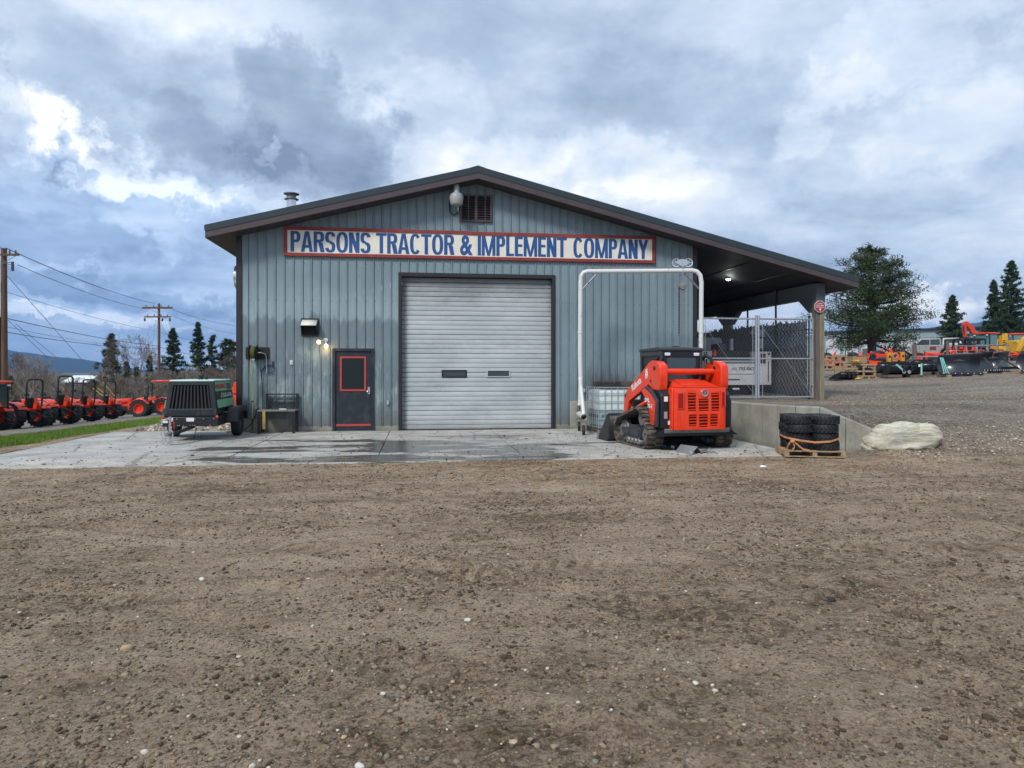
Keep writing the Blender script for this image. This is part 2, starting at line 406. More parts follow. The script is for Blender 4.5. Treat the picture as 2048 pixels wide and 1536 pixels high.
def m_ground():
    s = NM('dirt_and_gravel_yard', .9)
    big = s.noise(.45, 5, .55); med = s.noise(2.2, 8, .65, dist=.3); fine = s.noise(16, 9, .72)
    # packed mud, streaked by wheels that ran left to right
    streak = s.noise(1.3, 8, .62, stretch=(.25, 1.5, 1), off=(4, 2, 0), dist=.4)
    v = s.math('ADD', s.math('MULTIPLY', med, .42), s.math('ADD', s.math('MULTIPLY', streak, .42), s.math('MULTIPLY', fine, .34)))
    v = s.math('ADD', v, s.math('MULTIPLY', s.math('SUBTRACT', big, .5), .20)); v = s.math('MULTIPLY_ADD', s.math('SUBTRACT', s.noise(26, 6, .7, stretch=(.7, 1.3, 1)), .5), .34, v); v = s.math('ADD', v, -.004)
    dirt = s.ramp(v, [(.37, (.062, .038, .019)), (.45, (.150, .101, .060)), (.52, (.275, .198, .127)), (.60, (.385, .290, .195)), (.74, (.50, .39, .275))])
    crumb = s.noise(55, 7, .78); dirt = s.mix(s.math('MULTIPLY', s.ramp(crumb, [(.36, (1, 1, 1)), (.52, (0, 0, 0))]), .85), dirt, (.050, .034, .020)); dirt = s.mix(s.math('MULTIPLY', s.ramp(crumb, [(.54, (0, 0, 0)), (.68, (1, 1, 1))]), .5), dirt, (.40, .325, .24))
    # small stones pressed into the mud
    vc = s.voro(38, out='Color'); vd = s.voro(38)
    sepc = s.n('ShaderNodeSeparateColor'); s.l(vc, sepc.inputs[0])
    stone = s.math('MULTIPLY', s.math('GREATER_THAN', sepc.outputs[0], .80), s.math('LESS_THAN', vd, .34))
    scol = s.ramp(sepc.outputs[1], [(0, (.10, .085, .075)), (.45, (.21, .19, .17)), (.7, (.24, .15, .11)), (.9, (.42, .40, .36))])
    dirt = s.mix(s.math('MULTIPLY', stone, .8), dirt, scol)
    # dark wet clods
    cl = s.ramp(s.math('MULTIPLY_ADD', s.math('SUBTRACT', big, .5), -.22, s.noise(11, 9, .78, dist=.5)), [(.56, (0, 0, 0)), (.62, (1, 1, 1))])
    dirt = s.mix(s.math('MULTIPLY', cl, .66), dirt, (.045, .030, .017))
    # orange sawdust near the apron
    sx = s.math('MULTIPLY', s.sstep(s.x, -1.5, 2.5), s.sstep(s.x, 10, 5)); sy = s.math('MULTIPLY', s.sstep(s.y, -9.6, -7.8), s.sstep(s.y, -6.2, -6.9))
    sm = s.ramp(s.noise(3.0, 8, .7, stretch=(.5, 1.6, 1), off=(1, 9, 2)), [(.53, (0, 0, 0)), (.64, (1, 1, 1))])
    dirt = s.mix(s.math('MULTIPLY', s.math('MULTIPLY', sm, .55), s.math('MULTIPLY', sx, sy)), dirt, (.42, .20, .07))
    # tyre tracks pressed into the mud, darker and damper than the packed ground
    for (cx, cy, rr) in ((-9, -25.5, 15.2), (-9, -25.5, 13.5), (14, -30, 19.0), (14, -30, 17.3), (3, -40, 26.6), (2, -34, 22.6)):
        dx_ = s.math('SUBTRACT', s.x, cx); dy_ = s.math('SUBTRACT', s.y, cy); q_ = s.math('SUBTRACT', s.math('SQRT', s.math('ADD', s.math('MULTIPLY', dx_, dx_), s.math('MULTIPLY', dy_, dy_))), rr)
        tr_ = s.sstep(s.math('ABSOLUTE', q_), .22, .13); lug = s.math('SINE', s.math('MULTIPLY_ADD', s.math('ABSOLUTE', q_), 22, s.math('MULTIPLY', s.math('ARCTAN2', dy_, dx_), rr * 42)))
        tm_ = s.math('MULTIPLY', tr_, s.math('MULTIPLY', s.sstep(lug, -.1, .5), s.sstep(s.noise(.8, 4, .6, off=(rr, 0, 0)), .46, .60)))
        dirt = s.mix(s.math('MULTIPLY', tm_, .42), dirt, (.075, .048, .028))
    # grey gravel: the upper yard on the right and the tractor row on the left
    gv = s.voro(26, out='Color'); sg = s.n('ShaderNodeSeparateColor'); s.l(gv, sg.inputs[0])
    grav = s.ramp(sg.outputs[0], [(0, (.075, .062, .050)), (.4, (.19, .160, .130)), (.75, (.31, .27, .225)), (1, (.50, .46, .40))])
    lane = s.noise(.7, 6, .6, stretch=(.18, 1.2, 1), off=(3, 3, 1))
    upper = s.ramp(lane, [(.38, (.12, .092, .066)), (.50, (.215, .172, .130)), (.66, (.31, .26, .205))])
    upper = s.mix(.42, upper, grav)
    right = s.math('MULTIPLY', s.sstep(s.math('ADD', s.x, s.math('MULTIPLY', s.noise(.9, 4), 1.2)), 7.4, 8.6), s.sstep(s.math('ADD', s.y, s.math('MULTIPLY', s.noise(.7, 5), 1.5)), -6.6, -5.2))
    left = s.math('MULTIPLY', s.sstep(s.x, -9, -11), s.sstep(s.y, 1, 4))
    base = s.mix(right, dirt, upper); base = s.mix(left, base, s.mix(.6, (.20, .185, .17), grav))
    # far meadow and grit
    far = s.sstep(s.y, 60, 110); base = s.mix(far, base, (.11, .10, .055))
    # puddle film: damp flat spots
    wet = s.ramp(s.noise(.8, 6, .6, stretch=(.55, 1.4, 1), off=(7, 3, 1)), [(.62, (0, 0, 0)), (.70, (1, 1, 1))])
    zone = s.math('MULTIPLY', s.math('MULTIPLY', s.sstep(s.y, -10.5, -9), s.sstep(s.y, -6.2, -7)), s.sstep(s.x, 9, 6))
    wet = s.math('MULTIPLY', wet, zone)
    base = s.mix(s.math('MULTIPLY', wet, .6), base, (.10, .085, .07))
    rough = s.math('MULTIPLY_ADD', wet, -.5, .9)
    h = s.math('ADD', s.math('MULTIPLY', fine, .6), s.math('ADD', s.math('MULTIPLY', med, .8), s.math('MULTIPLY', stone, .25)))
    h = s.math('ADD', h, s.math('MULTIPLY', cl, .35))
    nb = s.bump(h, 1.0, .06)
    nb = s.bump(s.noise(70, 8, .75), .9, .014, nb)
    s.b.inputs['Specular IOR Level'].default_value = .25
    return s.out(base, rough, nb)
M_GROUND = m_ground()

def m_concrete(name, lo, hi, wetness=True, vertical=False):
    s = NM(name, .75)
    a = s.noise(1.6, 8, .62, dist=.2); f = s.noise(28, 6, .7)
    v = s.math('ADD', s.math('MULTIPLY', a, .75), s.math('MULTIPLY', f, .25))
    col = s.ramp(v, [(.36, lo), (.62, hi)])
    rough = None
    if wetness:
        ck = s.ramp(s.math('ADD', s.voro(.42, 'DISTANCE_TO_EDGE'), s.math('MULTIPLY', s.math('SUBTRACT', s.noise(3, 6, .7), .5), .06)), [(.004, (1, 1, 1)), (.012, (0, 0, 0))])
        blot = s.ramp(s.noise(1.0, 9, .72, stretch=(.8, 1.5, 1), off=(9, 4, 0)), [(.46, (0, 0, 0)), (.68, (1, 1, 1))]); col = s.mix(s.math('MULTIPLY', blot, .50), col, (.21, .195, .165)); col = s.mix(s.math('MULTIPLY', ck, .55), col, (.10, .095, .085))
        # water that stands in low spots and runs along the joints
        w = s.noise(.62, 7, .58, stretch=(.55, 1.5, 1), off=(2.6, 5.2, 0), dist=.35)
        zone = s.math('MULTIPLY', s.sstep(s.y, -.9, -2.4), s.sstep(s.x, -6.0, -2.5))
        zone = s.math('MULTIPLY', zone, s.math('MULTIPLY_ADD', s.sstep(s.x, 2.2, 3.2), -.7, 1))
        w = s.math('MULTIPLY_ADD', zone, .215, s.math('SUBTRACT', w, .17))
        wm = s.ramp(w, [(.515, (0, 0, 0)), (.545, (1, 1, 1))])
        damp = s.ramp(w, [(.43, (0, 0, 0)), (.54, (1, 1, 1))])
        speck = s.ramp(s.noise(34, 8, .7), [(.46, (0, 0, 0)), (.6, (1, 1, 1))])
        col = s.mix(s.math('MULTIPLY', damp, s.math('MULTIPLY_ADD', speck, .3, .12)), col, (.13, .125, .11))
        col = s.mix(s.math('MULTIPLY', wm, .82), col, (.060, .058, .050))
        rust = s.math('MULTIPLY', s.ramp(s.noise(1.1, 7, .65, off=(8, 1, 1)), [(.55, (0, 0, 0)), (.72, (1, 1, 1))]), s.sstep(s.x, 1.6, 3.4))
        col = s.mix(s.math('MULTIPLY', rust, .5), col, (.42, .24, .12))
        mud = s.ramp(s.math('ADD', s.noise(2.6, 8, .7), s.math('MULTIPLY', s.sstep(s.y, -5.2, -6.6), .10)), [(.60, (0, 0, 0)), (.72, (1, 1, 1))])
        col = s.mix(s.math('MULTIPLY', mud, .6), col, (.16, .12, .085))
        # left part is paler and greener with moss
        rough = s.math('MULTIPLY_ADD', wm, -.62, .78)
    if vertical:
        st = s.ramp(s.noise(3.0, 7, .7, stretch=(2.2, 2.2, .3)), [(.5, (0, 0, 0)), (.75, (1, 1, 1))])
        col = s.mix(s.math('MULTIPLY', st, .45), col, (.14, .13, .11))
        pit = s.ramp(s.voro(17), [(.05, (1, 1, 1)), (.12, (0, 0, 0))])
        col = s.mix(s.math('MULTIPLY', pit, .5), col, (.09, .085, .07))
        col = s.mix(s.math('MULTIPLY', s.sstep(s.math('ADD', s.z, s.math('MULTIPLY', s.noise(4), .2)), .22, .08), .45), col, (.12, .11, .09))
    nb = s.bump(s.math('ADD', f, s.math('MULTIPLY', a, .3)), .28, .012)
    return s.out(col, rough, nb)
M_SLAB = m_concrete('weathered_concrete', (.30, .295, .265), (.50, .49, .45))
M_CURB = m_concrete('pale_concrete_lip', (.36, .34, .29), (.52, .50, .44))
M_WALLC = m_concrete('board_formed_concrete', (.20, .20, .165), (.36, .355, .30), False, True)
M_STEM = m_concrete('foundation_concrete', (.17, .165, .13), (.30, .285, .23), False, True)

def m_siding():
    s = NM('blue_grey_metal_siding', .42)
    v = s.noise(1.1, 6, .6, stretch=(1, 1, .5)); col = s.ramp(v, [(.35, (.165, .225, .255)), (.65, (.210, .282, .312))])
    # chalky washed streaks above, a tide line of splashed water and grime below
    stv = s.noise(5.5, 7, .65, stretch=(3.2, 1, .30)); cl = s.noise(1.5, 8, .66, stretch=(1.3, 1, .7), off=(2, 0, 5))
    edge = s.math('ADD', s.z, s.math('MULTIPLY_ADD', s.noise(1.2, 9, .72, stretch=(2.2, 1, .35), off=(5, 0, 1)), 1.7, -.85))
    leftm = s.sstep(s.x, .4, -.7)
    wet = s.math('MULTIPLY', s.sstep(edge, 3.05, 2.95), leftm)
    pale = s.math('MULTIPLY', s.math('MULTIPLY', s.sstep(edge, 2.85, 3.1), s.sstep(edge, 4.2, 3.2)), leftm)
    col = s.mix(s.math('MULTIPLY', pale, s.math('MULTIPLY_ADD', stv, .95, .05)), col, (.34, .43, .45))
    col = s.mix(s.math('MULTIPLY', wet, .50), col, (.125, .160, .172))
    patch = s.ramp(s.math('ADD', s.math('MULTIPLY', cl, .6), s.math('MULTIPLY', stv, .4)), [(.50, (0, 0, 0)), (.60, (1, 1, 1))])
    pz = s.math('MULTIPLY', s.math('MULTIPLY', s.sstep(s.z, 2.5, 1.9), s.sstep(s.z, .0, .6)), leftm)
    col = s.mix(s.math('MULTIPLY', s.math('MULTIPLY', patch, pz), .80), col, (.35, .43, .41))
    grime = s.ramp(s.noise(2.2, 9, .7, stretch=(1.6, 1, .6), off=(0, 3, 7)), [(.52, (0, 0, 0)), (.70, (1, 1, 1))])
    col = s.mix(s.math('MULTIPLY', s.math('MULTIPLY', s.math('MULTIPLY', grime, s.sstep(s.z, 2.7, 1.6)), s.math('MULTIPLY_ADD', leftm, .7, .3)), .65), col, (.085, .085, .09))
    lows = s.sstep(s.math('MULTIPLY_ADD', stv, -.8, s.z), .5, -.2)
    col = s.mix(s.math('MULTIPLY', lows, .55), col, (.10, .095, .08))
    # streaky darkening low on the wall behind the tote
    tote = s.math('MULTIPLY', s.math('MULTIPLY', s.sstep(s.x, 4.3, 4.8), s.sstep(s.x, 6.2, 5.6)), s.sstep(s.math('MULTIPLY_ADD', stv, -1.6, s.z), 1.1, .4))
    col = s.mix(s.math('MULTIPLY', tote, .7), col, (.07, .06, .05))
    # screw heads, dents and chips
    dot = s.math('LESS_THAN', s.voro(5.2, stretch=(1, .02, 1)), .055)
    col = s.mix(s.math('MULTIPLY', dot, .75), col, (.03, .03, .035))
    fz = s.math('ABSOLUTE', s.math('SUBTRACT', s.math('FRACT', s.math('MULTIPLY', s.z, 1.02)), .5)); fx_ = s.math('ABSOLUTE', s.math('SUBTRACT', s.math('FRACT', s.math('MULTIPLY', s.math('ADD', s.x, 4.63 - .06), 1 / .2286)), .02))
    scr = s.math('MULTIPLY', s.math('LESS_THAN', fz, .012), s.math('LESS_THAN', fx_, .055)); col = s.mix(s.math('MULTIPLY', scr, .8), col, (.03, .035, .04))
    rough = s.math('MULTIPLY_ADD', wet, .10, .42)
    nb = s.bump(s.noise(3.0, 3, .5), .35, .03)
    return s.out(col, rough, nb)
M_SIDING = m_siding()

def m_door():
    s = NM('dirty_white_door_panels', .5)
    v = s.noise(1.0, 7, .62, stretch=(.5, 1, 1.2)); col = s.ramp(v, [(.35, (.35, .385, .39)), (.65, (.48, .515, .515))])
    sm = s.ramp(s.noise(2.0, 8, .7, stretch=(.45, 1, 1), off=(4, 1, 1)), [(.52, (0, 0, 0)), (.74, (1, 1, 1))])
    col = s.mix(s.math('MULTIPLY', sm, .45), col, (.20, .205, .225))
    # darker toward the top, grime along both sides, ragged inner edges
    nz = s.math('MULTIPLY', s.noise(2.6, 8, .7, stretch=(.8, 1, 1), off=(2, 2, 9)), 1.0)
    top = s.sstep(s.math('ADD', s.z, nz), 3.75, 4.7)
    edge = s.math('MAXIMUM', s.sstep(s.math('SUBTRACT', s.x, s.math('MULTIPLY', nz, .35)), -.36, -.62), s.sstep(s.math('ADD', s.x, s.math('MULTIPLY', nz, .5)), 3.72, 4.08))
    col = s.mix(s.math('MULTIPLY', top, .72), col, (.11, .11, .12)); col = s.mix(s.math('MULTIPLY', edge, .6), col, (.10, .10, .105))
    low = s.sstep(s.math('ADD', s.z, s.math('MULTIPLY', nz, .6)), .65, .25)
    col = s.mix(s.math('MULTIPLY', low, .4), col, (.20, .18, .15))
    dot = s.math('LESS_THAN', s.voro(3.6, stretch=(1, .02, 1)), .035)
    col = s.mix(s.math('MULTIPLY', dot, .8), col, (.04, .04, .045))
    return s.out(col, None, s.bump(s.noise(2.2, 3), .12, .03))
M_DOOR = m_door()
M_TRIM = mat('brown_trim', (.017, .015, .018), .45, var=.12, vscale=2, obj=False)
M_FASCIA = mat('brown_fascia', (.060, .044, .046), .45, var=.12, vscale=2, obj=False)
M_ROOF = mat('dark_roof_metal', (.020, .032, .040), .4, var=.1, vscale=2, obj=False)
M_SOFFIT = mat('brown_soffit', (.040, .032, .036), .6, var=.15, vscale=2, obj=False)
M_CEIL = mat('lean_to_ceiling', (.034, .038, .044), .7, var=.12, vscale=1, obj=False)
M_BEAM = mat('grey_wrapped_beam', (.085, .10, .115), .6, var=.1, vscale=1, obj=False)
M_CREAM = mat('cream_sign_board', (.72, .68, .59), .6, var=.05, vscale=3, dirt=(.42, .38, .30), dscale=5, dlo=.62, dhi=.9, obj=False)
M_REDT = mat('weathered_red_trim', (.235, .030, .028), .6, var=.25, vscale=5, dirt=(.07, .02, .02), dscale=4, dlo=.6, dhi=.8, obj=False)
M_BLUEL = mat('blue_sign_paint', (.012, .075, .24), .5, var=.12, vscale=8)
M_DOORB = mat('dark_painted_door', (.012, .017, .025), .45, dirt=(.05, .05, .055), dscale=4, dlo=.5, dhi=.8)
M_REDF = mat('red_door_frame', (.42, .048, .036), .5, dirt=(.12, .05, .04), dscale=5, dlo=.6, dhi=.9)
M_WOODP = mat('weathered_post_wood', (.20, .175, .115), .8, var=.25, vscale=3, stretch=(6, 6, .7), bump=.3, bscale=8)
M_PALLET = mat('pallet_wood', (.34, .23, .13), .8, var=.3, vscale=4, bump=.3, bscale=20, dirt=(.12, .09, .06), dscale=6, dlo=.5, dhi=.8)
M_OLDWOOD = mat('grey_old_wood', (.12, .10, .085), .85, var=.3, vscale=3, stretch=(5, 5, .6), bump=.4, bscale=9)
M_POLE = mat('utility_pole_wood', (.115, .065, .038), .85, var=.35, vscale=3, stretch=(5, 5, .3), bump=.3, bscale=9)

# ---------------------------------------------------------------- terrain
def sst(v, a, b):
    t = np.clip((v - a) / (b - a), 0, 1); return t * t * (3 - 2 * t)
_rg = np.random.default_rng(5)
class VN:
    """value noise on a wrapped grid"""
    def __init__(s, seed): s.g = np.random.default_rng(seed).random((256, 256))
    def __call__(s, x, y):
        xi = np.floor(x).astype(int); yi = np.floor(y).astype(int); fx = x - xi; fy = y - yi
        fx = fx * fx * (3 - 2 * fx); fy = fy * fy * (3 - 2 * fy); g = s.g
        a = g[xi % 256, yi % 256]; b = g[(xi + 1) % 256, yi % 256]; c = g[xi % 256, (yi + 1) % 256]; d = g[(xi + 1) % 256, (yi + 1) % 256]
        return (a * (1 - fx) + b * fx) * (1 - fy) + (c * (1 - fx) + d * fx) * fy - .5
N1, N2, N3 = VN(1), VN(2), VN(3)
WP = [(7.38, 1.0), (7.38, -3.3), (7.60, -5.0), (7.98, -5.72), (8.75, -6.28)]      # centre line of the retaining wall
def sdist(x, y):
    """signed distance to the wall line, positive on the upper (right/back) side"""
    best = np.full(np.shape(x), 1e9); sg = np.ones(np.shape(x))
    for (ax, ay), (bx, by) in zip(WP[:-1], WP[1:]):
        dx, dy = bx - ax, by - ay; L2 = dx * dx + dy * dy
        t = np.clip(((x - ax) * dx + (y - ay) * dy) / L2, 0, 1)
        d = np.hypot(x - ax - t * dx, y - ay - t * dy); c = dx * (y - ay) - dy * (x - ax)
        m = d < best; best = np.where(m, d, best); sg = np.where(m, np.sign(c), sg)
    return best * sg
def terrain(x, y, rough=True):
    x = np.asarray(x, float); y = np.asarray(y, float)
    # upper yard, right
    zu = .76 + .034 * np.clip(y, 0, 110) + .05 * np.clip(x - 17, 0, 10) * sst(y, -8, 6)
    ramp = sst(y, -7.6, np.maximum(-4.9 + (x - 8) * .50, -4.9).clip(-4.9, 2.5) + 0 * y)
    ramp = np.maximum(ramp * 1.0, 0)
    up = zu * ramp
    side = np.where(y > 1.0, sst(x, 7.0, 7.6), sst(sdist(x, y), -.04, .08))
    side = np.where((x > 8.75) & (y < -6.0), 1.0, side); side = np.where((y < -6.28) & (x > 6), np.maximum(side, sst(x, 8.2, 9.2)), side)
    # left falls away
    zl = -.05 * np.clip(-8 - x, 0, 55) - .03 * np.clip(y, 0, 90)
    zl = zl * sst(y, -6.8, -1.5)
    z = up * side + zl * sst(x, -7.6, -8.6)
    inside = sst(y, 14, 30)      # behind the building the two levels blend
    mid = (zl + (.034 * np.clip(y, 0, 110) + .76 - zl) * sst(x, -14, 9))
    z = z * (1 - inside) + np.where(x < 9, mid, z) * inside
    slab = ((x > -7.88) & (x < 7.3) & (y > -6.40) & (y < .62)) | ((x > -4.6) & (x < 7.2) & (y >= 0) & (y < 18))
    slab |= (sdist(x, y) < .02) & (x > 7) & (x < 8.6) & (y > -6.35) & (y < 0.7)
    z = np.where(slab, -.07, z)
    if rough:
        near = (1 - sst(y, -7, 0)) * .0 + 1
        r = N1(x * .9 + 9, y * 1.3) * .030 + N2(x * 3.1, y * 3.6) * .020 + N3(x * 9.3, y * 9.3) * .016 + N1(x * 21 + 3, y * 21) * .012
        # wheel ruts run left to right
        rut = np.sin((y + .25 * np.sin(x * .23) + .05 * x) * 5.3) * N2(x * .15 + 31, y * .8) * .035
        r = (r + rut * (y < -6.7))
        r = np.where(slab, 0, r) * np.where((y > -6.8) & (y < -6.35) & (x < 7.9), .55, 1.0)
        z = z + r - np.where((y < -6.5) & (x < 8), .010, 0) + np.where((y > -6.62) & (y < -6.35) & (x < 7.9), -.016, 0)
        # two curving wheel tracks pressed into the mud
        for (cx, cy, rr) in ((-9, -25.5, 15.2), (-9, -25.5, 13.5), (14, -30, 19.0), (14, -30, 17.3), (3, -40, 26.6)):
            q = np.hypot(x - cx, y - cy) - rr; z = z - np.where(slab, 0, .020 * np.exp(-(q / .13) ** 2) * (1 + .5 * np.sin(np.arctan2(y - cy, x - cx) * 260))) + np.where(slab, 0, .010 * np.exp(-((np.abs(q) - .22) / .06) ** 2))
    return z
def gz(x, y): return float(terrain(x, y, False))
def lin(a, b, st): return list(np.arange(a, b, st))
xs = [-6000, -3000, -1500, -800, -400, -250, -160, -110, -80, -60, -48, -38, -30, -25, -21, -18, -16] + lin(-15, -9, .25) + lin(-9, 9.6, .045) + lin(9.6, 15, .12) + lin(15, 30, .6) + [32, 35, 39, 45, 55, 70, 90, 120, 160, 250, 400, 800, 1500, 3000, 6000]
ys = [-3000, -800, -200, -60, -30, -22] + lin(-18.0, -5.4, .045) + lin(-5.4, 1.2, .09) + lin(1.2, 14, .5) + lin(14, 40, 1.5) + [42, 46, 52, 60, 70, 85, 100, 120, 150, 200, 300, 500, 900, 1600, 3000, 6000]
X, Y = np.meshgrid(np.array(xs, float), np.array(ys, float), indexing='ij'); Z = terrain(X, Y)
nx, ny = X.shape; idx = np.arange(nx * ny).reshape(nx, ny)
Fq = np.stack([idx[:-1, :-1], idx[1:, :-1], idx[1:, 1:], idx[:-1, 1:]], -1).reshape(-1, 4)
me = np_mesh('ground', np.stack([X, Y, Z], -1).reshape(-1, 3), Fq, [M_GROUND], smooth=True)
g = link_mesh('ground', me); g['kind'] = 'structure'; g['label'] = 'brown dirt and gravel yard'

# ---------------------------------------------------------------- concrete apron with its drain and lip
apron = thing('concrete_apron', 'pale concrete apron in front of the workshop', None, (0, 0, 0), kind='structure')
def slab(x0, x1, y0, y1, z1=0.0, m=M_SLAB, name='slab_panel', g=.008, par=None):
    return MB().box(x0 + g, x1 - g, y0 + g, y1 - g, -.14, z1).build(name, m, par or apron, bev=.006)
for x0, x1 in ((-7.88, -4.30),):
    slab(x0, x1, -5.75, -3.30); slab(x0, x1, -3.30, .58 if x1 < -4.65 else -.005)
slab(-7.88, -4.67, -.004, .58)
for x0, x1 in ((-3.46, -.75), (-.75, 1.94), (1.94, 4.62), (4.62, 7.26)):
    slab(x0, x1, -5.75, -.006)
MB().box(-4.30, -3.46, -5.75, -.006, -.14, -.055).build('drain_bed', DARK, apron)
# slotted drain covers laid in two rows
yy = -5.72
while yy < -.5:
    for x0, x1 in ((-4.28, -3.885), (-3.875, -3.48)):
        b = MB(); L = .44
        b.box(x0, x0 + .10, yy, yy + L, -.05, .0); b.box(x1 - .10, x1, yy, yy + L, -.05, .0)
        b.box(x0 + .10, x1 - .10, yy, yy + .10, -.05, -.001); b.box(x0 + .10, x1 - .10, yy + .18, yy + .26, -.05, -.001); b.box(x0 + .10, x1 - .10, yy + .34, yy + L, -.05, -.001)
        b.build('drain_cover', M_SLAB, apron)
    yy += .452
for i, x0 in enumerate(lin(-11.8, 7.0, 2.4)):
    x1 = min(x0 + 2.4, 7.9)
    slab(x0, x1, -6.12, -5.755, .002, M_CURB, 'lip_segment'); slab(x0 + .3, x1 + .3, -6.55, -6.125, -.006, M_CURB, 'lip_segment')

# ---------------------------------------------------------------- retaining wall
rw = thing('retaining_wall', 'low curved concrete retaining wall right of the apron, behind the pallet of tyres', 'wall', (7.4, -3.0, 0))
def wall_top(d, L): return .865 if d < 5.9 else .865 - (d - 5.9) / (L - 5.9) * .40
pts = []
def crom(p0, p1, p2, p3, t):
    return tuple(.5 * (2 * b + (c - a) * t + (2 * a - 5 * b + 4 * c - d) * t * t + (3 * b - a - 3 * c + d) * t ** 3) for a, b, c, d in zip(p0, p1, p2, p3))
W2 = [(7.38, -.02), (7.38, -3.3), (7.60, -5.0), (7.98, -5.72), (8.78, -6.30)]
ext = [(7.38, 2)] + W2 + [(9.6, -6.8)]
for i in range(len(W2) - 1):
    for k in range(12): pts.append(crom(ext[i], ext[i + 1], ext[i + 2], ext[i + 3], k / 12))
pts.append(W2[-1]); pts = [Vector((p[0], p[1], 0)) for p in pts]
cum = [0]
for a, b in zip(pts[:-1], pts[1:]): cum.append(cum[-1] + (b - a).length)
Ltot = cum[-1]
def at(d):
    d = min(max(d, 0), Ltot)
    for i in range(len(cum) - 1):
        if d <= cum[i + 1] or i == len(cum) - 2:
            t = (d - cum[i]) / (cum[i + 1] - cum[i]); return pts[i].lerp(pts[i + 1], t), (pts[i + 1] - pts[i]).normalized()
nseg = 15
for s_ in range(nseg):
    d0 = Ltot * s_ / nseg + .006; d1 = Ltot * (s_ + 1) / nseg - .006; b = MB(); v = []; K = 6
    for k in range(K + 1):
        d = d0 + (d1 - d0) * k / K; p, t = at(d); n = Vector((t.y, -t.x, 0)) * -1; zt = wall_top(d, Ltot)
        v += [p + n * .10 + Vector((0, 0, -.3)), p + n * .10 + Vector((0, 0, zt - .02)), p + n * .085 + Vector((0, 0, zt)), p - n * .085 + Vector((0, 0, zt)), p - n * .10 + Vector((0, 0, zt - .02)), p - n * .10 + Vector((0, 0, -.3))]
    f = []
    for k in range(K):
        for j in range(5): f.append((k * 6 + j, k * 6 + j + 1, (k + 1) * 6 + j + 1, (k + 1) * 6 + j))
    f += [tuple(range(6)), tuple(K * 6 + j for j in range(6))[::-1]]
    b.add(v, f).build('wall_panel', M_WALLC, rw, smooth=30).location = (-7.4, 3.0, 0)

# ---------------------------------------------------------------- workshop building
WX0, WX1, RX, EX0, EX1, BACK, RH, PIT, OH = -4.65, 7.75, 1.55, -5.25, 12.25, 18.0, 6.91, .2525, -.60
def roof_z(x): return RH - PIT * abs(x - RX)
def soff(x): return roof_z(x) - .285
bld = thing('workshop_building', 'blue grey metal-sided workshop with low gable roof and large white sectional door', 'building', (RX, 0, 0))
def bp(b, name, m, **k):
    o = b.build(name, m, bld, **k); o.location = (-RX, 0, 0); return o
GX0, GX1, GZ = -.53, 3.71, 4.21
DX0, DX1, DZ = -2.245, -1.165, 2.18
def sbot(x): return .34 if x < -3.35 else .14 if x < 4.12 else .76
def openings(x):
    r = []
    if GX0 - 1e-6 < x < GX1 + 1e-6: r.append((0, GZ))
    if DX0 - 1e-6 < x < DX1 + 1e-6: r.append((0, DZ))
    return r
PITCH = .2286; k = 0; x = WX0 + .02; prof = []
while x < WX1 + .3:
    base = x
    prof += [(base, 0), (base + .007, -.028), (base + .030, -.028), (base + .040, 0), (base + .096, 0), (base + .104, -.0016), (base + .112, 0), (base + .164, 0), (base + .172, -.0016), (base + .180, 0)]
    x += PITCH
prof.sort()
def yprof(x):
    for (a, ya), (b, yb) in zip(prof[:-1], prof[1:]):
        if a <= x <= b: return ya + (yb - ya) * (x - a) / max(b - a, 1e-9)
    return 0
edges = [WX0 + .02 + PITCH * 4 * i - .01 for i in range(0, 16)]
for i in range(15):
    a = max(edges[i], WX0 + .01); b = min(edges[i + 1] - .002, WX1 - .01)
    if a >= b: break
    px = sorted(set([a, b] + [p for p, _ in prof if a < p < b] + [e for e in (GX0, GX1, DX0, DX1, -3.35, 4.12, RX) if a < e < b]))
    mb = MB()
    for x0, x1 in zip(px[:-1], px[1:]):
        if x1 - x0 < 1e-5: continue
        xm = (x0 + x1) / 2; y0, y1 = yprof(x0) - .003 * (i % 2), yprof(x1) - .003 * (i % 2); zb = sbot(xm); op = openings(xm)
        segs = [(zb, None)] if not op else [(op[0][1], None)]
        for z0, _ in segs:
            mb.add([(x0, y0, z0), (x1, y1, z0), (x1, y1, soff(x1) + .02), (x0, y0, soff(x0) + .02)], [(0, 1, 2, 3)])
    o = bp(mb, 'siding_panel', M_SIDING, smooth=None)
    so = o.modifiers.new('thickness', 'SOLIDIFY'); so.thickness = .012; so.offset = 0; so.use_rim = False
# side, back walls and foundation
w = MB(); w.box(WX0 + .03, WX0 + .13, .05, BACK, .14, soff(WX0) + .1); bp(w, 'side_wall', M_SIDING)
w = MB(); w.box(WX1 - .13, WX1 - .03, .05, BACK, .14, soff(WX1) + .1); bp(w, 'side_wall', M_SIDING)
w = MB(); w.prism([(WX0 + .14, .1), (WX1 - .14, .1), (WX1 - .14, soff(WX1)), (RX, soff(RX)), (WX0 + .14, soff(WX0))], 'y', BACK - .12, BACK); bp(w, 'back_wall', M_SIDING)
f = MB(); f.box(WX0 + .02, -3.36, .0, .2, -.1, .34); bp(f, 'foundation', M_STEM)
for q in ((-3.355, DX0 - .003), (DX1 + .003, GX0 - .003), (GX1 + .003, 4.115)): bp(MB().box(q[0], q[1], .0, .2, -.1, .14), 'foundation', M_STEM)
f = MB(); f.box(4.12, 7.27, -.06, .2, -.1, .76); bp(f, 'foundation', M_WALLC, bev=.01)
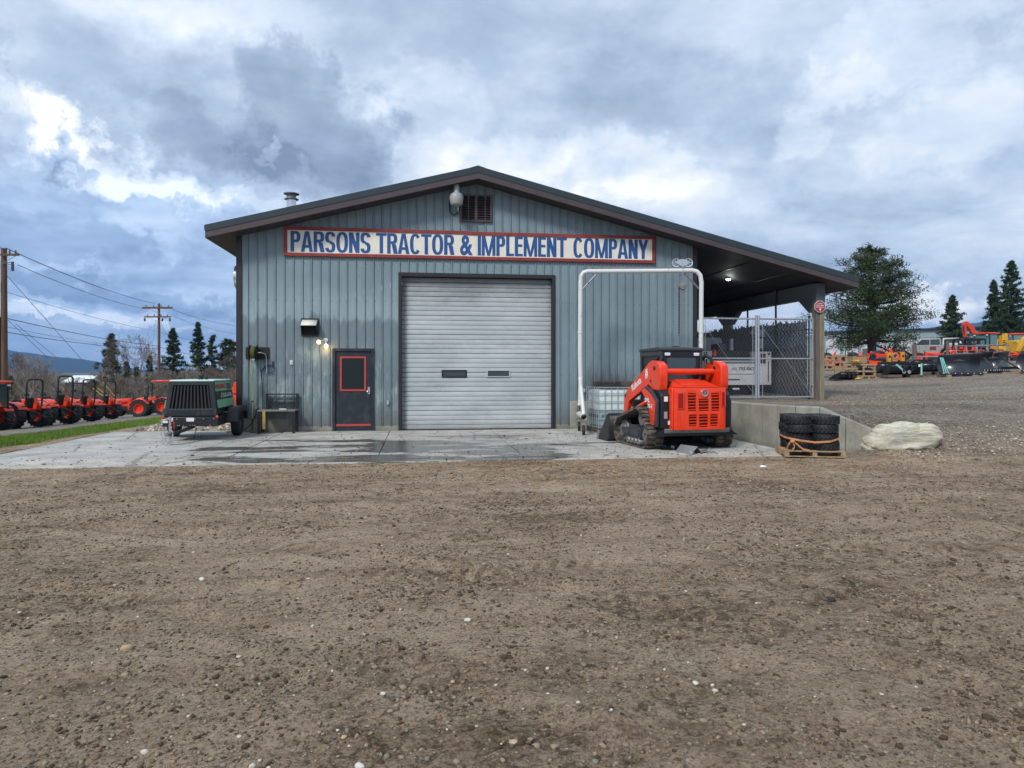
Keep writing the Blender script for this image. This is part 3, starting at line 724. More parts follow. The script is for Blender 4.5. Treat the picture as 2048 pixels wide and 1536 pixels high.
bp(MB().box(WX0 + .02, WX0 + .16, .21, BACK, -.6, .14), 'foundation', M_STEM); bp(MB().box(WX1 - .16, WX1 - .02, .21, BACK, -.2, .78), 'foundation', M_STEM)
# trims
t = MB(); t.box(WX0 - .02, WX0 + .115, -.045, .06, .10, soff(WX0) + .02); t.box(WX0 - .02, WX0 + .02, .06, .16, .10, soff(WX0)); bp(t, 'corner_trim', M_TRIM)
t = MB(); t.box(WX1 - .10, WX1 + .02, -.045, .16, .77, soff(WX1) + .02); bp(t, 'corner_trim', M_TRIM)
t = MB(); t.box(WX1 + .02, WX1 + .06, .16, BACK, .77, soff(WX1) - .01); bp(t, 'side_liner', M_CEIL)
# garage door frame and sections
t = MB(); t.box(GX0, GX0 + .085, -.05, .22, 0, GZ); t.box(GX1 - .085, GX1, -.05, .22, 0, GZ); t.box(GX0 + .087, GX1 - .087, -.048, .22, GZ - .10, GZ); bp(t, 'door_frame', M_TRIM)
gd = thing('sectional_door', None, None); gd.parent = bld; gd.location = (-RX, 0, 0)
gx0, gx1, gtop = GX0 + .09, GX1 - .09, GZ - .102
gw = []  # window openings in the third section from the bottom
nsec = 8; sh = gtop / nsec
win = [(P(885, 747, .12).x, P(932, 747, .12).x), (P(975, 747, .12).x, P(1019, 747, .12).x)]
wz0, wz1 = zat(754, 19.1), zat(740.5, 19.1)
for i in range(nsec):
    z0, z1 = sh * i + .003, sh * (i + 1) - .003
    mb = MB(); n = 4; h = (z1 - z0) / n
    for j in range(n):
        a, b = z0 + j * h, z0 + (j + 1) * h
        prof2 = [(.145, a), (.124, a + .012), (.120, a + h * .5), (.124, b - .014), (.145, b)]
        spans = [(gx0, gx1)]
        for (q, w_) in zip(prof2[:-1], prof2[1:]):
            zm = (q[1] + w_[1]) / 2
            sp = spans
            if wz0 - .01 < zm < wz1 + .01: sp = [(gx0, win[0][0]), (win[0][1], win[1][0]), (win[1][1], gx1)]
            for xa, xb in sp: mb.add([(xa, q[0], q[1]), (xb, q[0], q[1]), (xb, w_[0], w_[1]), (xa, w_[0], w_[1])], [(0, 1, 2, 3)])
    mb.box(gx0, gx1, .16, .20, z0, z1)
    mb.build('door_section', M_DOOR, gd, smooth=15)
for k, (a, b) in enumerate(win):
    m = MB(); m.box(a, b, .128, .15, wz0 + .012, wz1 - .012).build('window_pane', GLASS, gd)
    m = MB(); e = .022
    for q in ((a - e, b + e, wz0 - .01, wz0 + .018), (a - e, b + e, wz1 - .018, wz1 + .01)): m.box(q[0], q[1], .098, .135, q[2], q[3])
    for q in ((a - e, a + .012), (b - .012, b + e)): m.box(q[0], q[1], .100, .135, wz0 + .018, wz1 - .018)
    m.build('window_frame', BLACKP if k == 0 else M_DOOR, gd, bev=.006)
MB().box(gx0, gx1, .11, .20, -.002, .02).build('bottom_seal', RUBBER, gd)
# walk door
t = MB(); t.box(DX0, DX0 + .075, -.055, .12, 0, DZ); t.box(DX1 - .075, DX1, -.055, .12, 0, DZ); t.box(DX0 + .076, DX1 - .076, -.053, .12, DZ - .07, DZ); bp(t, 'door_frame', M_DOORB)
wd = MB(); wd.box(DX0 + .08, DX1 - .08, -.01, .04, .012, DZ - .075); wd = wd.build('walk_door', M_DOORB, bld, bev=.004, label='dark blue-black steel door with a red framed window'); wd.location = (-RX, 0, 0)
a, b = P(680, 750, -.01).x, P(732, 750, -.01).x; z0, z1 = zat(782, 18.8), zat(713, 18.8)
m = MB(); e = .045; m.box(a, b, -.028, -.011, z1 - e, z1); m.box(a, b, -.028, -.011, z0, z0 + e); m.box(a, a + e, -.027, -.011, z0 + e, z1 - e); m.box(b - e, b, -.027, -.011, z0 + e, z1 - e); m.build('window_frame', M_REDF, wd)
MB().box(a + e, b - e, -.020, -.012, z0 + e, z1 - e).build('window_pane', mat('dark_dirty_glass', (.012, .018, .020), .35, spec=.3), wd)
MB().box(DX0 + .085, DX1 - .085, -.022, -.011, .13, .185).build('kick_strip', M_REDF, wd)
m = MB(); hx = P(738, 780, 0).x; m.box(hx - .03, hx + .03, -.03, -.011, .97, 1.16); m.cyl((hx - .01, -.03, 1.04), (hx - .01, -.085, 1.04), .022, n=10); m.ball((hx - .03, -.095, 1.04), .035); m.cyl((hx + .005, -.03, 1.13), (hx + .005, -.045, 1.13), .02, n=10); m.build('handle', CHROME, wd)
MB().box(DX0 + .01, DX1 - .01, -.10, .10, -.002, .012).build('threshold', STEEL, wd)

# roof: two slopes, fascia in two tiers, soffit
def slope(xa, xb, y0, y1, dz0, dz1, name, m, seams=False):
    b = MB(); za0, za1, zb0, zb1 = roof_z(xa) + dz0, roof_z(xa) + dz1, roof_z(xb) + dz0, roof_z(xb) + dz1
    b.prism([(xa, za0), (xb, zb0), (xb, zb1), (xa, za1)], 'y', y0, y1)
    return bp(b, name, m)
n = 0
for xa, xb in ((EX0, RX), (RX, EX1)):
    ye = OH
    while ye < BACK + .3:      # roof sheets, three feet wide
        y2 = min(ye + .914, BACK + .3); b = MB(); s0, s1 = (roof_z(xa), roof_z(xb))
        b.prism([(xa, s0 - .02), (xb, s1 - .02), (xb, s1), (xa, s0)], 'y', ye + .002, y2 - .002)
        for q in (0, .305, .61):
            b.prism([(xa, s0 - .001), (xb, s1 - .001), (xb, s1 + .03), (xa, s0 + .03)], 'y', ye + q + .002, ye + q + .03)
        bp(b, 'roof_sheet', M_ROOF); ye = y2
b = MB(); b.prism([(RX - .22, roof_z(RX - .22) + .033), (RX, RH + .045), (RX + .22, roof_z(RX + .22) + .033), (RX + .22, roof_z(RX + .22) + .045), (RX, RH + .06), (RX - .22, roof_z(RX - .22) + .045)], 'y', OH - .01, BACK + .3); bp(b, 'ridge_cap', M_ROOF)
for xa, xb in ((EX0, RX), (RX, EX1)):
    for dz0, dz1, yo, m, nm in ((-.13, .035, -.035, M_ROOF, 'gable_trim'), (-.285, -.131, -.022, M_FASCIA, 'fascia')):
        b = MB(); e0 = .02 if xa == EX0 else 0; e1 = .02 if xb == EX1 else 0
        b.prism([(xa - e0, roof_z(xa) + dz0), (xb + e1, roof_z(xb) + dz0), (xb + e1, roof_z(xb) + dz1), (xa - e0, roof_z(xa) + dz1)], 'y', OH + yo, OH - .001 if dz0 > -.2 else OH); bp(b, nm, m)
for xe, s in ((EX0, -1), (EX1, 1)):
    b = MB(); x0, x1 = sorted((xe, xe + s * .022)); b.box(x0, x1, OH + .001, BACK + .3, roof_z(xe) - .29, roof_z(xe) - .10); bp(b, 'eave_fascia', M_FASCIA)
    b = MB(); x0, x1 = sorted((xe, xe + s * .04)); b.box(x0, x1, OH - .03, BACK + .3, roof_z(xe) - .099, roof_z(xe) + .03); bp(b, 'eave_trim', M_ROOF)
def sofstrip(xa, xb, y0, y1, m, name='soffit_board'):
    b = MB(); b.prism([(xa, soff(xa)), (xb, soff(xb)), (xb, soff(xb) + .02), (xa, soff(xa) + .02)], 'y', y0, y1); bp(b, name, m)
x = EX0 + .002
while x < EX1 - .05:
    x1 = min(x + .9, EX1 - .002)
    if x < RX < x1: x1 = RX
    sofstrip(x + .003, x1 - .003, OH + .002, -.052, M_SOFFIT); x = x1
sofstrip(EX0 + .002, WX0 - .022, -.05, BACK, M_SOFFIT)
# flat boxed return under the left eave
for a, b_ in ((WX1 + .065, 9.30), (9.31, 10.45), (10.46, 11.33), (11.56, EX1 - .01)): sofstrip(a, b_, -.05, BACK, M_CEIL, 'ceiling_panel')
for xx in (9.305, 10.455):
    b = MB(); b.prism([(xx - .012, soff(xx) - .012), (xx + .012, soff(xx) - .012), (xx + .012, soff(xx) + .002), (xx - .012, soff(xx) + .002)], 'y', -.04, BACK); bp(b, 'ceiling_batten', M_TRIM)
# gable louver
lv = thing('gable_vent'); lv.parent = bld; lv.location = (-RX, 0, 0)
a, c = P(920, 416, -.05).x, P(984, 416, -.05).x; z0, z1 = zat(444, 19.15), zat(390, 19.15); mid = (a + c) / 2
m = MB(); m.box(a, a + .05, -.075, -.02, z0, z1); m.box(c - .05, c, -.075, -.02, z0, z1); m.box(a + .05, c - .05, -.073, -.02, z0, z0 + .05); m.box(a + .05, c - .05, -.073, -.02, z1 - .04, z1); m.box(mid - .035, mid + .035, -.077, -.02, z0 + .05, z1 - .04); m.build('vent_frame', M_FASCIA, lv)
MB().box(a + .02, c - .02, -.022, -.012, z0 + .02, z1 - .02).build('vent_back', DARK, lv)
sl = None
for (p, q) in ((a + .052, mid - .037), (mid + .037, c - .052)):
    for i in range(9):
        zz = z0 + .085 + i * (z1 - z0 - .13) / 9
        if sl is None:
            sl = MB().cbox((0, 0, 0), (q - p, .052, .007), (R(38), 0, 0)).mesh(M_FASCIA)
        link_mesh('slat', sl, lv, ((p + q) / 2, -.047, zz))
# lean-to posts, eave beam and the gusset brackets
px_, hz = 11.44, soff(11.44)
for i, yy in enumerate((.02, 6.0, 12.0, 17.8)):
    zb = gz(px_ + .3, yy) - .02
    b = MB(); b.box(px_ - .01, px_ + .13, yy - .11, yy + .11, zb, hz - (.55 if i == 0 else .3)); bp(b, 'post', M_WOODP, bev=.006)
    b = MB(); b.box(px_ - .12, px_ - .012, yy - .09, yy + .11, zb, hz - .3); bp(b, 'post', M_OLDWOOD, bev=.004)
    if i == 0:
        b = MB(); b.box(px_ - .125, px_ + .145, yy - .125, yy + .12, hz - .56, hz - .02); bp(b, 'post_cap', M_BEAM, bev=.01)
    g2 = MB(); hb = hz - .42
    if i > 0: g2.prism([(yy - .35, hb - .42), (yy - .95, hb), (yy - .1, hb), (yy - .1, hb - .42)], 'x', px_ - .09, px_ + .09)
    g2.prism([(yy + .12, hb - .42), (yy + .35, hb - .42), (yy + .95, hb), (yy + .12, hb)], 'x', px_ - .09, px_ + .09)
    bp(g2, 'bracket', M_BEAM)
b = MB(); b.box(px_ - .11, px_ + .11, .14, BACK, hz - .42, hz - .001); bp(b, 'eave_beam', M_BEAM)
# ---------------------------------------------------------------- long sign
sx0, sx1 = P(567, 480, -.09).x, P(1311, 500, -.09).x; sz0, sz1 = 4.585, 5.345
sg = thing('company_sign', 'long white sign with blue capital letters and a red timber border, over the garage door', 'sign', ((sx0 + sx1) / 2, -.03, sz0))
ox = (sx0 + sx1) / 2
def sp(b, name, m, **k):
    o = b.build(name, m, sg, **k); return o
e = .085
cuts = [sx0 + e, P(953, 490, -.06).x, P(1130, 490, -.06).x, sx1 - e]
for a, b in zip(cuts[:-1], cuts[1:]):
    sp(MB().box(a - ox + .002, b - ox - .002, -.03, -.002, e, sz1 - sz0 - e), 'sign_board', M_CREAM)
zt = sz1 - sz0
for i, (a, b, d) in enumerate(((sx0, cuts[1] - .25, 0), (cuts[1] - .248, sx1, .012))):
    sp(MB().box(a - ox, b - ox, -.06, .0, zt - e - d, zt - d), 'border_board', M_REDT, bev=.005)
    sp(MB().box(a - ox, b - ox, -.06, .0, 0 - d * .5, e - d * .5), 'border_board', M_REDT, bev=.005)
sp(MB().box(sx0 - ox, sx0 - ox + e, -.058, .0, e + .001, zt - e - .001), 'border_board', M_REDT, bev=.005)
sp(MB().box(sx1 - ox - e, sx1 - ox, -.058, .0, e + .001, zt - e - .013), 'border_board', M_REDT, bev=.005)
class GL:
    """painted capitals in a narrow bold grotesque, drawn from stems and bowls"""
    def __init__(g, w, h, s, t): g.m = MB(); g.w, g.h, g.s, g.t, g.k = w, h, s, t, 0
    def q(g, *p):
        g.k += 1; y = -.0006 * g.k; g.m.add([(x, y, z) for x, z in p], [tuple(range(len(p)))])
    def r(g, x0, x1, z0, z1): g.q((x0, z0), (x1, z0), (x1, z1), (x0, z1))
    def ring(g, cx, cz, rx, rz, a0, a1, n=16, e=.80):
        g.k += 1; y = -.0006 * g.k; v = []
        for i in range(n + 1):
            a = R(a0 + (a1 - a0) * i / n); c, s_ = math.cos(a), math.sin(a)
            f = lambda v_: math.copysign(abs(v_) ** e, v_)
            v += [(cx + rx * f(c), y, cz + rz * f(s_)), (cx + (rx - g.s) * f(c), y, cz + (rz - g.t) * f(s_))]
        g.m.add(v, [(2 * i, 2 * i + 1, 2 * i + 3, 2 * i + 2) for i in range(n)])
def glyph(c, w, h, s=.092, t=.072):
    g = GL(w, h, s, t)
    if c in 'PR':
        mz = h * (.46 if c == 'P' else .48); g.r(0, s, 0, h); rz = (h - mz) / 2; x = w - min(rz, w * .45)
        g.r(s, x, h - t, h); g.r(s, x, mz, mz + t); g.ring(x, mz + rz, w - x, rz, -90, 90)
        if c == 'R': g.q((w * .50, mz), (w * .50 - s * .2, mz), (w - s * 1.05, 0), (w + .012, 0), (w * .86, mz * .99))
    elif c == 'A':
        g.q((0, 0), (s * 1.02, 0), (w / 2 + .002, h * .80), (w / 2, h), (w / 2 - s * .58, h)); g.q((w, 0), (w / 2 + s * .58, h), (w / 2, h), (w / 2 - .002, h * .80), (w - s * 1.02, 0)); g.r(w * .22, w * .78, h * .20, h * .20 + t)
    elif c == 'S':
        rz = h * .27; g.ring(w / 2, h - rz, w / 2, rz, 8, 262); g.ring(w / 2, rz, w / 2, rz, 90, -172)
        g.q((w * .45, h * .5 - t * .72), (w * .58, h * .5 - t * .62), (w * .55, h * .5 + t * .62), (w * .42, h * .5 + t * .5))
    elif c == 'O': g.ring(w / 2, h / 2, w / 2, h / 2, 0, 360, 32)
    elif c == 'C': g.ring(w / 2, h / 2, w / 2, h / 2, 38, 322, 26)
    elif c == 'N': g.r(0, s, 0, h); g.r(w - s, w, 0, h); g.q((0, h), (s * 1.08, h), (w, 0), (w - s * 1.08, 0))
    elif c == 'T': g.r(0, w, h - t, h); g.r(w / 2 - s / 2, w / 2 + s / 2, 0, h - t)
    elif c == 'I': g.r(w / 2 - s / 2, w / 2 + s / 2, 0, h)
    elif c == 'M': g.r(0, s * .9, 0, h); g.r(w - s * .9, w, 0, h); g.q((0, h), (s * 1.05, h), (w / 2 + s * .3, 0), (w / 2 - s * .38, 0)); g.q((w, h), (w - s * 1.05, h), (w / 2 - s * .3, 0), (w / 2 + s * .38, 0))
    elif c == 'L': g.r(0, s, 0, h); g.r(s, w, 0, t)
    elif c == 'E': g.r(0, s, 0, h); g.r(s, w, 0, t); g.r(s, w, h - t, h); g.r(s, w * .93, h * .48, h * .48 + t)
    elif c == 'Y': g.r(w / 2 - s / 2, w / 2 + s / 2, 0, h * .42); g.q((0, h), (s * 1.08, h), (w / 2 + s * .5, h * .40), (w / 2 - s * .5, h * .40)); g.q((w, h), (w - s * 1.08, h), (w / 2 - s * .5, h * .40), (w / 2 + s * .5, h * .40))
    return g.m
for t_, a, b in (('PARSONS', 580, 742), ('TRACTOR', 752, 909), ('&', 920, 946), ('IMPLEMENT', 955, 1134), ('COMPANY', 1146, 1297)):
    xa, xb = P(a, 490, -.07).x, P(b, 490, -.07).x
    wd_ = {'I': .34, 'M': 1.30, 'L': .78, 'E': .80, 'T': .92, 'P': .88, 'R': .95, 'S': .93, 'A': 1.02, 'Y': 1.0, 'N': .96, 'O': 1.06, 'C': 1.0}
    if t_ == '&': text('&', xb - xa, .55, M_BLUEL, sg, (xa - ox, -.0305, .105), bold=.03, name='letter'); continue
    ws = [wd_[c] for c in t_]; tot = sum(ws); x = xa
    for c, w_ in zip(t_, ws):
        cw = (xb - xa) * w_ / tot; hh = .54; gap = .022 if c not in 'AYT' else .002
        ov = .010 if c in 'SOC' else 0
        glyph(c, cw - gap, hh + ov).build('letter', M_BLUEL, sg, loc=(x - ox + gap / 2, -.031, .110 - ov / 2), smooth=None); x += cw

# ---------------------------------------------------------------- fittings on the facade
GREYL = mat('grey_lamp_housing', (.33, .35, .38), .45, .3)
LAMPW = mat('warm_lit_lamp', (1, .9, .7), .3, emit=(1.0, .66, .26), es=1.3)
LAMPC = mat('cool_lit_lamp', (1, 1, 1), .3, emit=(.95, 1, 1), es=3)
def facade_thing(name, label, cat, px, py, y=-.02, group=None):
    p = P(px, py, y); return thing(name, label, cat, p, 0, group), p
# yard light under the gable peak
t, p = facade_thing('yard_light', 'grey barn light with a frosted bucket lens hanging under the roof peak', 'lamp', 913, 385, -.42)
b = MB(); b.lathe([(.0, .30), (.04, .30), (.045, .20), (.075, .19), (.085, .02), (.09, .0), (.17, -.06), (.185, -.10)], 20); b.build('housing', GREYL, t)
MB().lathe([(.18, -.10), (.185, -.12), (.16, -.31), (.15, -.32), (0, -.32)], 20).build('lens', mat('frosted_lens', (.36, .36, .34), .4), t)
MB().tube([(.0, .0, .22), (-.02, .10, .24), (-.03, .40, .20)], .022).build('arm', GREYL, t)
MB().tube([(-.10, .36, .0), (-.17, .37, -.2), (-.16, .37, -.42), (-.06, .38, -.52), (.05, .38, -.46), (.06, .38, -.36)], .014).build('cable', BLACKP, t)
MB().cyl((.06, .37, -.42), (.06, .37, -.27), .014).build('photocell', LENS, t)
# eave floodlights
for px, py, lab in ((526, 452, 'small white twin floodlight under the left slope of the gable'), (1350, 475, 'small white twin floodlight under the right slope of the gable')):
    t, p = facade_thing('eave_floodlight', lab, 'floodlight', px, py, -.12, 'white eave floodlights')
    MB().cbox((0, .06, .08), (.10, .08, .06)).build('base', WHITEP, t)
    for dx in (-.08, .08): MB().cbox((dx, 0, 0), (.13, .09, .06), (R(-25), 0, R(20 if dx > 0 else -20))).build('lamp_head', LENS, t, bev=.008)
# vent hood
t, p = facade_thing('exhaust_hood', 'pale metal exhaust hood with a dark open mouth, left of the walk door', 'vent', 620, 655, -.01)
b = MB(); b.prism([(0, -.21), (0, .21), (-.10, .21), (-.30, .06), (-.30, .02), (-.012, .02)], 'x', -.20, .20)
MB().box(-.225, .225, -.03, -.001, -.24, .24).build('flange', M_DOORB, t)
m = MB(); m.add([(-.2, -.03, .2), (.2, -.03, .2), (.2, -.30, .04), (-.2, -.30, .04)], [(0, 1, 2, 3)]); o = m.build('hood_top', M_CREAM, t); q = o.modifiers.new('t', 'SOLIDIFY'); q.thickness = .006
for s in (-1, 1):
    m = MB(); m.add([(s * .2, -.03, .2), (s * .2, -.30, .04), (s * .2, -.27, -.02), (s * .2, -.03, -.2)], [(0, 1, 2, 3)]); o = m.build('hood_side', M_DOORB, t); q = o.modifiers.new('t', 'SOLIDIFY'); q.thickness = .006
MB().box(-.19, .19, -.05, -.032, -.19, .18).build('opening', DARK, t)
# twin floodlight, lit
t, p = facade_thing('twin_floodlight', 'white twin floodlight with two lit warm bulbs above the walk door', 'lamp', 652, 680, -.01)
MB().cyl((0, 0, 0), (0, -.05, 0), .055, n=14).build('base', WHITEP, t)
for a, b_ in (((-.14, -.10, -.035), (-.185, -.17, -.075)), ((.02, -.09, -.13), (.015, -.15, -.175))):
    v = Vector(b_) - Vector(a)
    m = MB(); m.tube([(0, -.04, 0), tuple(Vector(a) * .6 + Vector((0, -.02, 0))), a], .018); m.cyl(a, Vector(a) + v * .55, .03, .058, 14, False); h = m.build('lamp_arm', CHROME, t)
    MB().ball(Vector(a) + v * .62, .056, 12, 8).build('bulb', LAMPW, t)
pl = bpy.data.lights.new('bulb_light', 'POINT'); pl.energy = 2; pl.color = (1, .66, .32); pl.shadow_soft_size = .05
o = bpy.data.objects.new('bulb_light', pl); COL.objects.link(o); o.parent = t; o.location = (.015, -.16, -.25)
# side-wall stainless cowl
sc = thing('round_wall_cowl', 'round stainless steel fan cowl sticking out of the left side wall', 'vent', (WX0 - .01, .9, P(464, 555, .9).z))
m = MB(); m.lathe([(.31, .0), (.31, -.10), (.325, -.10), (.325, -.13), (.31, -.13), (.31, -.24), (.27, -.25), (.0, -.25)], 28, ax='x'); m.build('cowl', CHROME, sc)
# switch plate, outlets
for px, py, nm, lab, y in ((583, 725, 'switch_box', 'small white cover plate on the siding between hose reel and door', -.0), (776, 805, 'outlet_box', 'small grey outlet box between the walk door and the garage door', -.0), (1168, 781, 'outlet_box', 'small grey outlet box above the foundation, behind the pipe gantry leg', 0)):
    t, p = facade_thing(nm, lab, 'electrical box', px, py, -.022)
    MB().box(-.035, .035, -.035, .0, -.058, .058).build('box', GREYL if nm != 'switch_box' else WHITEP, t, bev=.006); MB().box(-.012, .012, -.042, -.035, -.022, .022).build('cover', WHITEP, t)
# hose reel
HOSE = mat('yellow_green_hose', (.30, .36, .07), .5); HOSED = mat('dirty_coiled_hose', (.11, .12, .03), .6)
t, p = facade_thing('hose_reel', 'black hose reel on a dark mounting plate with a yellow-green air hose', 'hose reel', 515, 706, -.022)
MB().box(-.29, .29, -.03, .0, -.16, .15).build('mounting_plate', BLACKP, t, bev=.004)
m = MB()
for s in (-1, 1): m.lathe([(.03, s * .09 - .05), (.20, s * .09 - .05), (.205, s * .09 - .045), (.03, s * .09 - .045)], 28, (0, -.22, .0), 'x')
m.build('reel_side', BLACKP, t)
m = MB()
for i in range(6): m.lathe([(.13 + .012 * math.cos(a), -.11 + i * .022 + .012 * math.sin(a)) for a in (0, 1.57, 3.14, 4.71)], 28, (0, -.22, .0), 'x', close=True)
for i in range(5): m.lathe([(.155 + .012 * math.cos(a), -.10 + i * .022 + .012 * math.sin(a)) for a in (0, 1.57, 3.14, 4.71)], 28, (0, -.22, .0), 'x', close=True)
m.build('coiled_hose', HOSED, t)
MB().tube([(.06, -.22, 0), (.13, -.20, .01), (.20, -.10, -.02), (.23, -.06, -.10), (.23, -.05, -.30), (.24, -.05, -.52)], .014).build('supply_pipe', CHROME, t)
m = MB(); m.box(-.12, -.01, -.30, -.24, -.20, -.15); m.build('roller_guide', CHROME, t)
zf = -p.z
MB().tube([(-.10, -.34, .02), (-.095, -.30, -.2), (-.09, -.20, -.7), (-.10, -.12, -1.2), (-.085, -.14, -1.32), (-.10, -.16, -1.68)], .013).build('hanging_hose', HOSE, t)
MB().ball((-.10, -.13, -1.25), (.035, .035, .02)).build('hose_stop', BLACKP, t)
MB().tube([(-.10, -.16, -1.68), (-.095, -.16, zf + .05)], .011).build('hose_end', BLACKP, t)
# black cable loop with hook
t, p = facade_thing('cable_loop', 'thin black cable looped over a small hook above the steel rack', 'cable', 541, 738, -.03)
pts_ = [(-.03, 0, .14), (-.05, -.01, -.02)] ; 
m = MB(); c = [( .10 * math.sin(a) , -.02, .10 * math.cos(a)) for a in [i * .35 for i in range(-6, 13)]]
m.tube([(-.12, -.02, .22), (-.11, -.02, .08)] + [(x_ * 1.0 - .0, y_, z_) for x_, y_, z_ in c][3:], .008, 6)
m.tube([(.03, -.02, .1), (-.14, -.02, .06), (-.22, -.02, -.05), (-.23, -.02, -.18), (-.205, -.02, -.35), (-.19, -.02, -.9), (-.19, -.02, -1.2)], .012, 6); m.build('cord', BLACKP, t)
m = MB(); m.cbox((.06, -.01, .12), (.02, .03, .16)); m.build('hook', BLACKP, t)
# black hose on the ground by the corner with a tap
t = thing('water_hose', 'black hose running along the foundation from a tap near the corner', 'hose', (-4.25, -.08, 0))
MB().tube([(.10, -.03, .62), (.08, -.04, .45), (.0, -.06, .25), (-.15, -.10, .10), (-.35, -.14, .03), (-.6, -.16, .03)], .014).build('hose', RUBBER, t)
m = MB(); m.cyl((.12, .08, .60), (.10, -.04, .64), .02); m.cbox((.11, -.05, .67), (.06, .02, .02)); m.build('tap', STEEL, t)
# steel rack / work bench
bx0, bx1 = P(517, 850, -.45).x, P(592, 850, -.45).x
t = thing('steel_bench', 'dark steel welding bench with a mesh back panel against the wall', 'bench', ((bx0 + bx1) / 2, -.30, 0)); hw = (bx1 - bx0) / 2
MB().box(-hw, hw, -.30, .24, .56, .60).build('bench_top', STEEL, t, bev=.004)
for x_ in (-hw + .035, hw - .035):
    for y_ in (-.26, .20): MB().box(x_ - .032, x_ + .032, y_ - .03, y_ + .03, .0, .56).build('leg', BLACKP, t)
for x_ in (-hw + .14, hw - .02): MB().box(x_ - .03, x_ + .03, .17, .23, .601, 1.0).build('back_post', BLACKP, t)
m = MB(); m.box(-hw + .17, hw - .05, .18, .21, .97, 1.0); m.box(-hw + .17, hw - .05, .18, .21, .84, .865); m.build('back_rail', BLACKP, t)
m = MB()
for i in range(34):
    z_ = .62 + i * .0065
for i in range(-8, 26):
    for s in (-1, 1):
        xa = -hw + .17 + i * .035; L = .22; a0 = (xa, .195, .61 if s > 0 else .83); a1 = (xa + L, .195, .83 if s > 0 else .61)
        lo, hi = -hw + .17, hw - .05
        def clip(p0, p1):
            (x0, y0, z0_), (x1, y1, z1_) = p0, p1
            if x1 < lo or x0 > hi: return None
            if x0 < lo: f_ = (lo - x0) / (x1 - x0); x0, z0_ = lo, z0_ + (z1_ - z0_) * f_
            if x1 > hi: f_ = (hi - x0) / (x1 - x0); x1, z1_ = hi, z0_ + (z1_ - z0_) * f_
            return (x0, y0, z0_), (x1, y1, z1_)
        r_ = clip(a0, a1)
        if r_: m.cyl(r_[0], r_[1], .004, n=3, caps=False)
m.build('mesh_panel', BLACKP, t)
MB().box(-hw + .13, -hw + .20, -.315, -.302, .12, .60).build('hanging_strap', mat('dirty_yellow_strap', (.42, .27, .07), .8, dirt=(.15, .10, .05)), t)
tb = MB().cbox((0, 0, .012), (.17, .05, .024)).build('wiping_rag', WHITEP, None, 'white rag or tool lying on the steel bench top', 'rag', loc=((bx0 + bx1) / 2 + .12, -.36, .60))
# chimney
cp = P(583, 400, 5.0); zr = roof_z(cp.x)
t = thing('roof_flue', 'stainless flue pipe with a dark two-tier cap on the left roof slope', 'chimney', (cp.x, 5.0, zr - .05))
ht = P(583, 386, 5.0).z - zr + .05
m = MB(); m.cyl((0, 0, 0), (0, 0, ht - .22), .155, n=22); m.build('pipe', CHROME, t)
m = MB(); m.lathe([(.16, ht - .24), (.23, ht - .22), (.23, ht - .20), (.15, ht - .16), (.15, ht - .06), (.25, ht - .045), (.25, ht - .02), (.05, ht)], 24); m.build('cap', STEEL, t)
# lean-to ceiling light
lp = (9.75, 2.3, soff(9.75))
t = thing('ceiling_light', 'small round lit ceiling light inside the lean-to', 'lamp', lp)
MB().cyl((0, 0, -.01), (0, 0, -.05), .10, .085, 16).build('base', WHITEP, t); MB().ball((0, 0, -.06), (.075, .075, .04), 14, 8).build('bulb', LAMPC, t)
pl = bpy.data.lights.new('ceiling_bulb', 'POINT'); pl.energy = 4; pl.color = (.9, 1, .95); pl.shadow_soft_size = .08
o = bpy.data.objects.new('ceiling_bulb', pl); COL.objects.link(o); o.parent = t; o.location = (0, 0, -.16)

# ---------------------------------------------------------------- octagonal warning sign on the post
REDS = mat('faded_red_sign', (.30, .022, .045), .45)
q = P(1640, 613, -.14)
t = thing('octagon_sign', 'small red octagonal camera surveillance sign on the lean-to post', 'sign', q)
r8 = .163 / math.cos(math.pi / 8)
oct_ = lambda r: [(r * math.cos(math.pi / 8 + k * math.pi / 4), r * math.sin(math.pi / 8 + k * math.pi / 4)) for k in range(8)]
MB().prism(oct_(r8), 'y', 0, .008).build('edge_plate', WHITE, t); MB().prism(oct_(r8 * .93), 'y', -.003, -.0005).build('sign_face', REDS, t)
for s_, w_, z_ in (('24 HOUR', .15, .070), ('VIDEO CAMERA', .24, .018), ('SURVEILLANCE', .24, -.034)):
    text(s_, w_, .030, WHITE, t, (-w_ / 2, -.0035, z_), bold=.02)
m = MB(); m.cbox((0, -.005, -.075), (.07, .003, .028), (0, R(-15), 0)); m.cbox((.01, -.0048, -.105), (.014, .003, .04)); m.build('camera_symbol', WHITE, t)

# ---------------------------------------------------------------- chain-link gates and slatted fence
def chain(m, x0, x1, z0, z1, pitch=.105, r=.0021, y=0):
    L = z1 - z0; W = x1 - x0; k = -int(L / pitch) - 1
    for s in (1, -1):
        for i in range(k, int(W / pitch) + 2):
            a = i * pitch; p0 = [a, 0]; p1 = [a + L * .85, L]
            if p0[0] < 0: f_ = -p0[0] / (p1[0] - p0[0]); p0 = [0, f_ * L]
            if p0[0] >= W or p1[0] <= 0 or p0[1] >= L: continue
            if p1[0] > W: f_ = (W - p0[0]) / (p1[0] - p0[0]); p1 = [W, p0[1] + (p1[1] - p0[1]) * f_]
            q0, q1 = (p0, p1) if s > 0 else ([p0[0], L - p0[1]], [p1[0], L - p1[1]])
            m.cyl((x0 + q0[0], y + .002 * s, z0 + q0[1]), (x0 + q1[0], y + .002 * s, z0 + q1[1]), r, n=3, caps=False)
gy = .10; WIREG = mat('dull_wire', (.20, .22, .24), .5, .4)
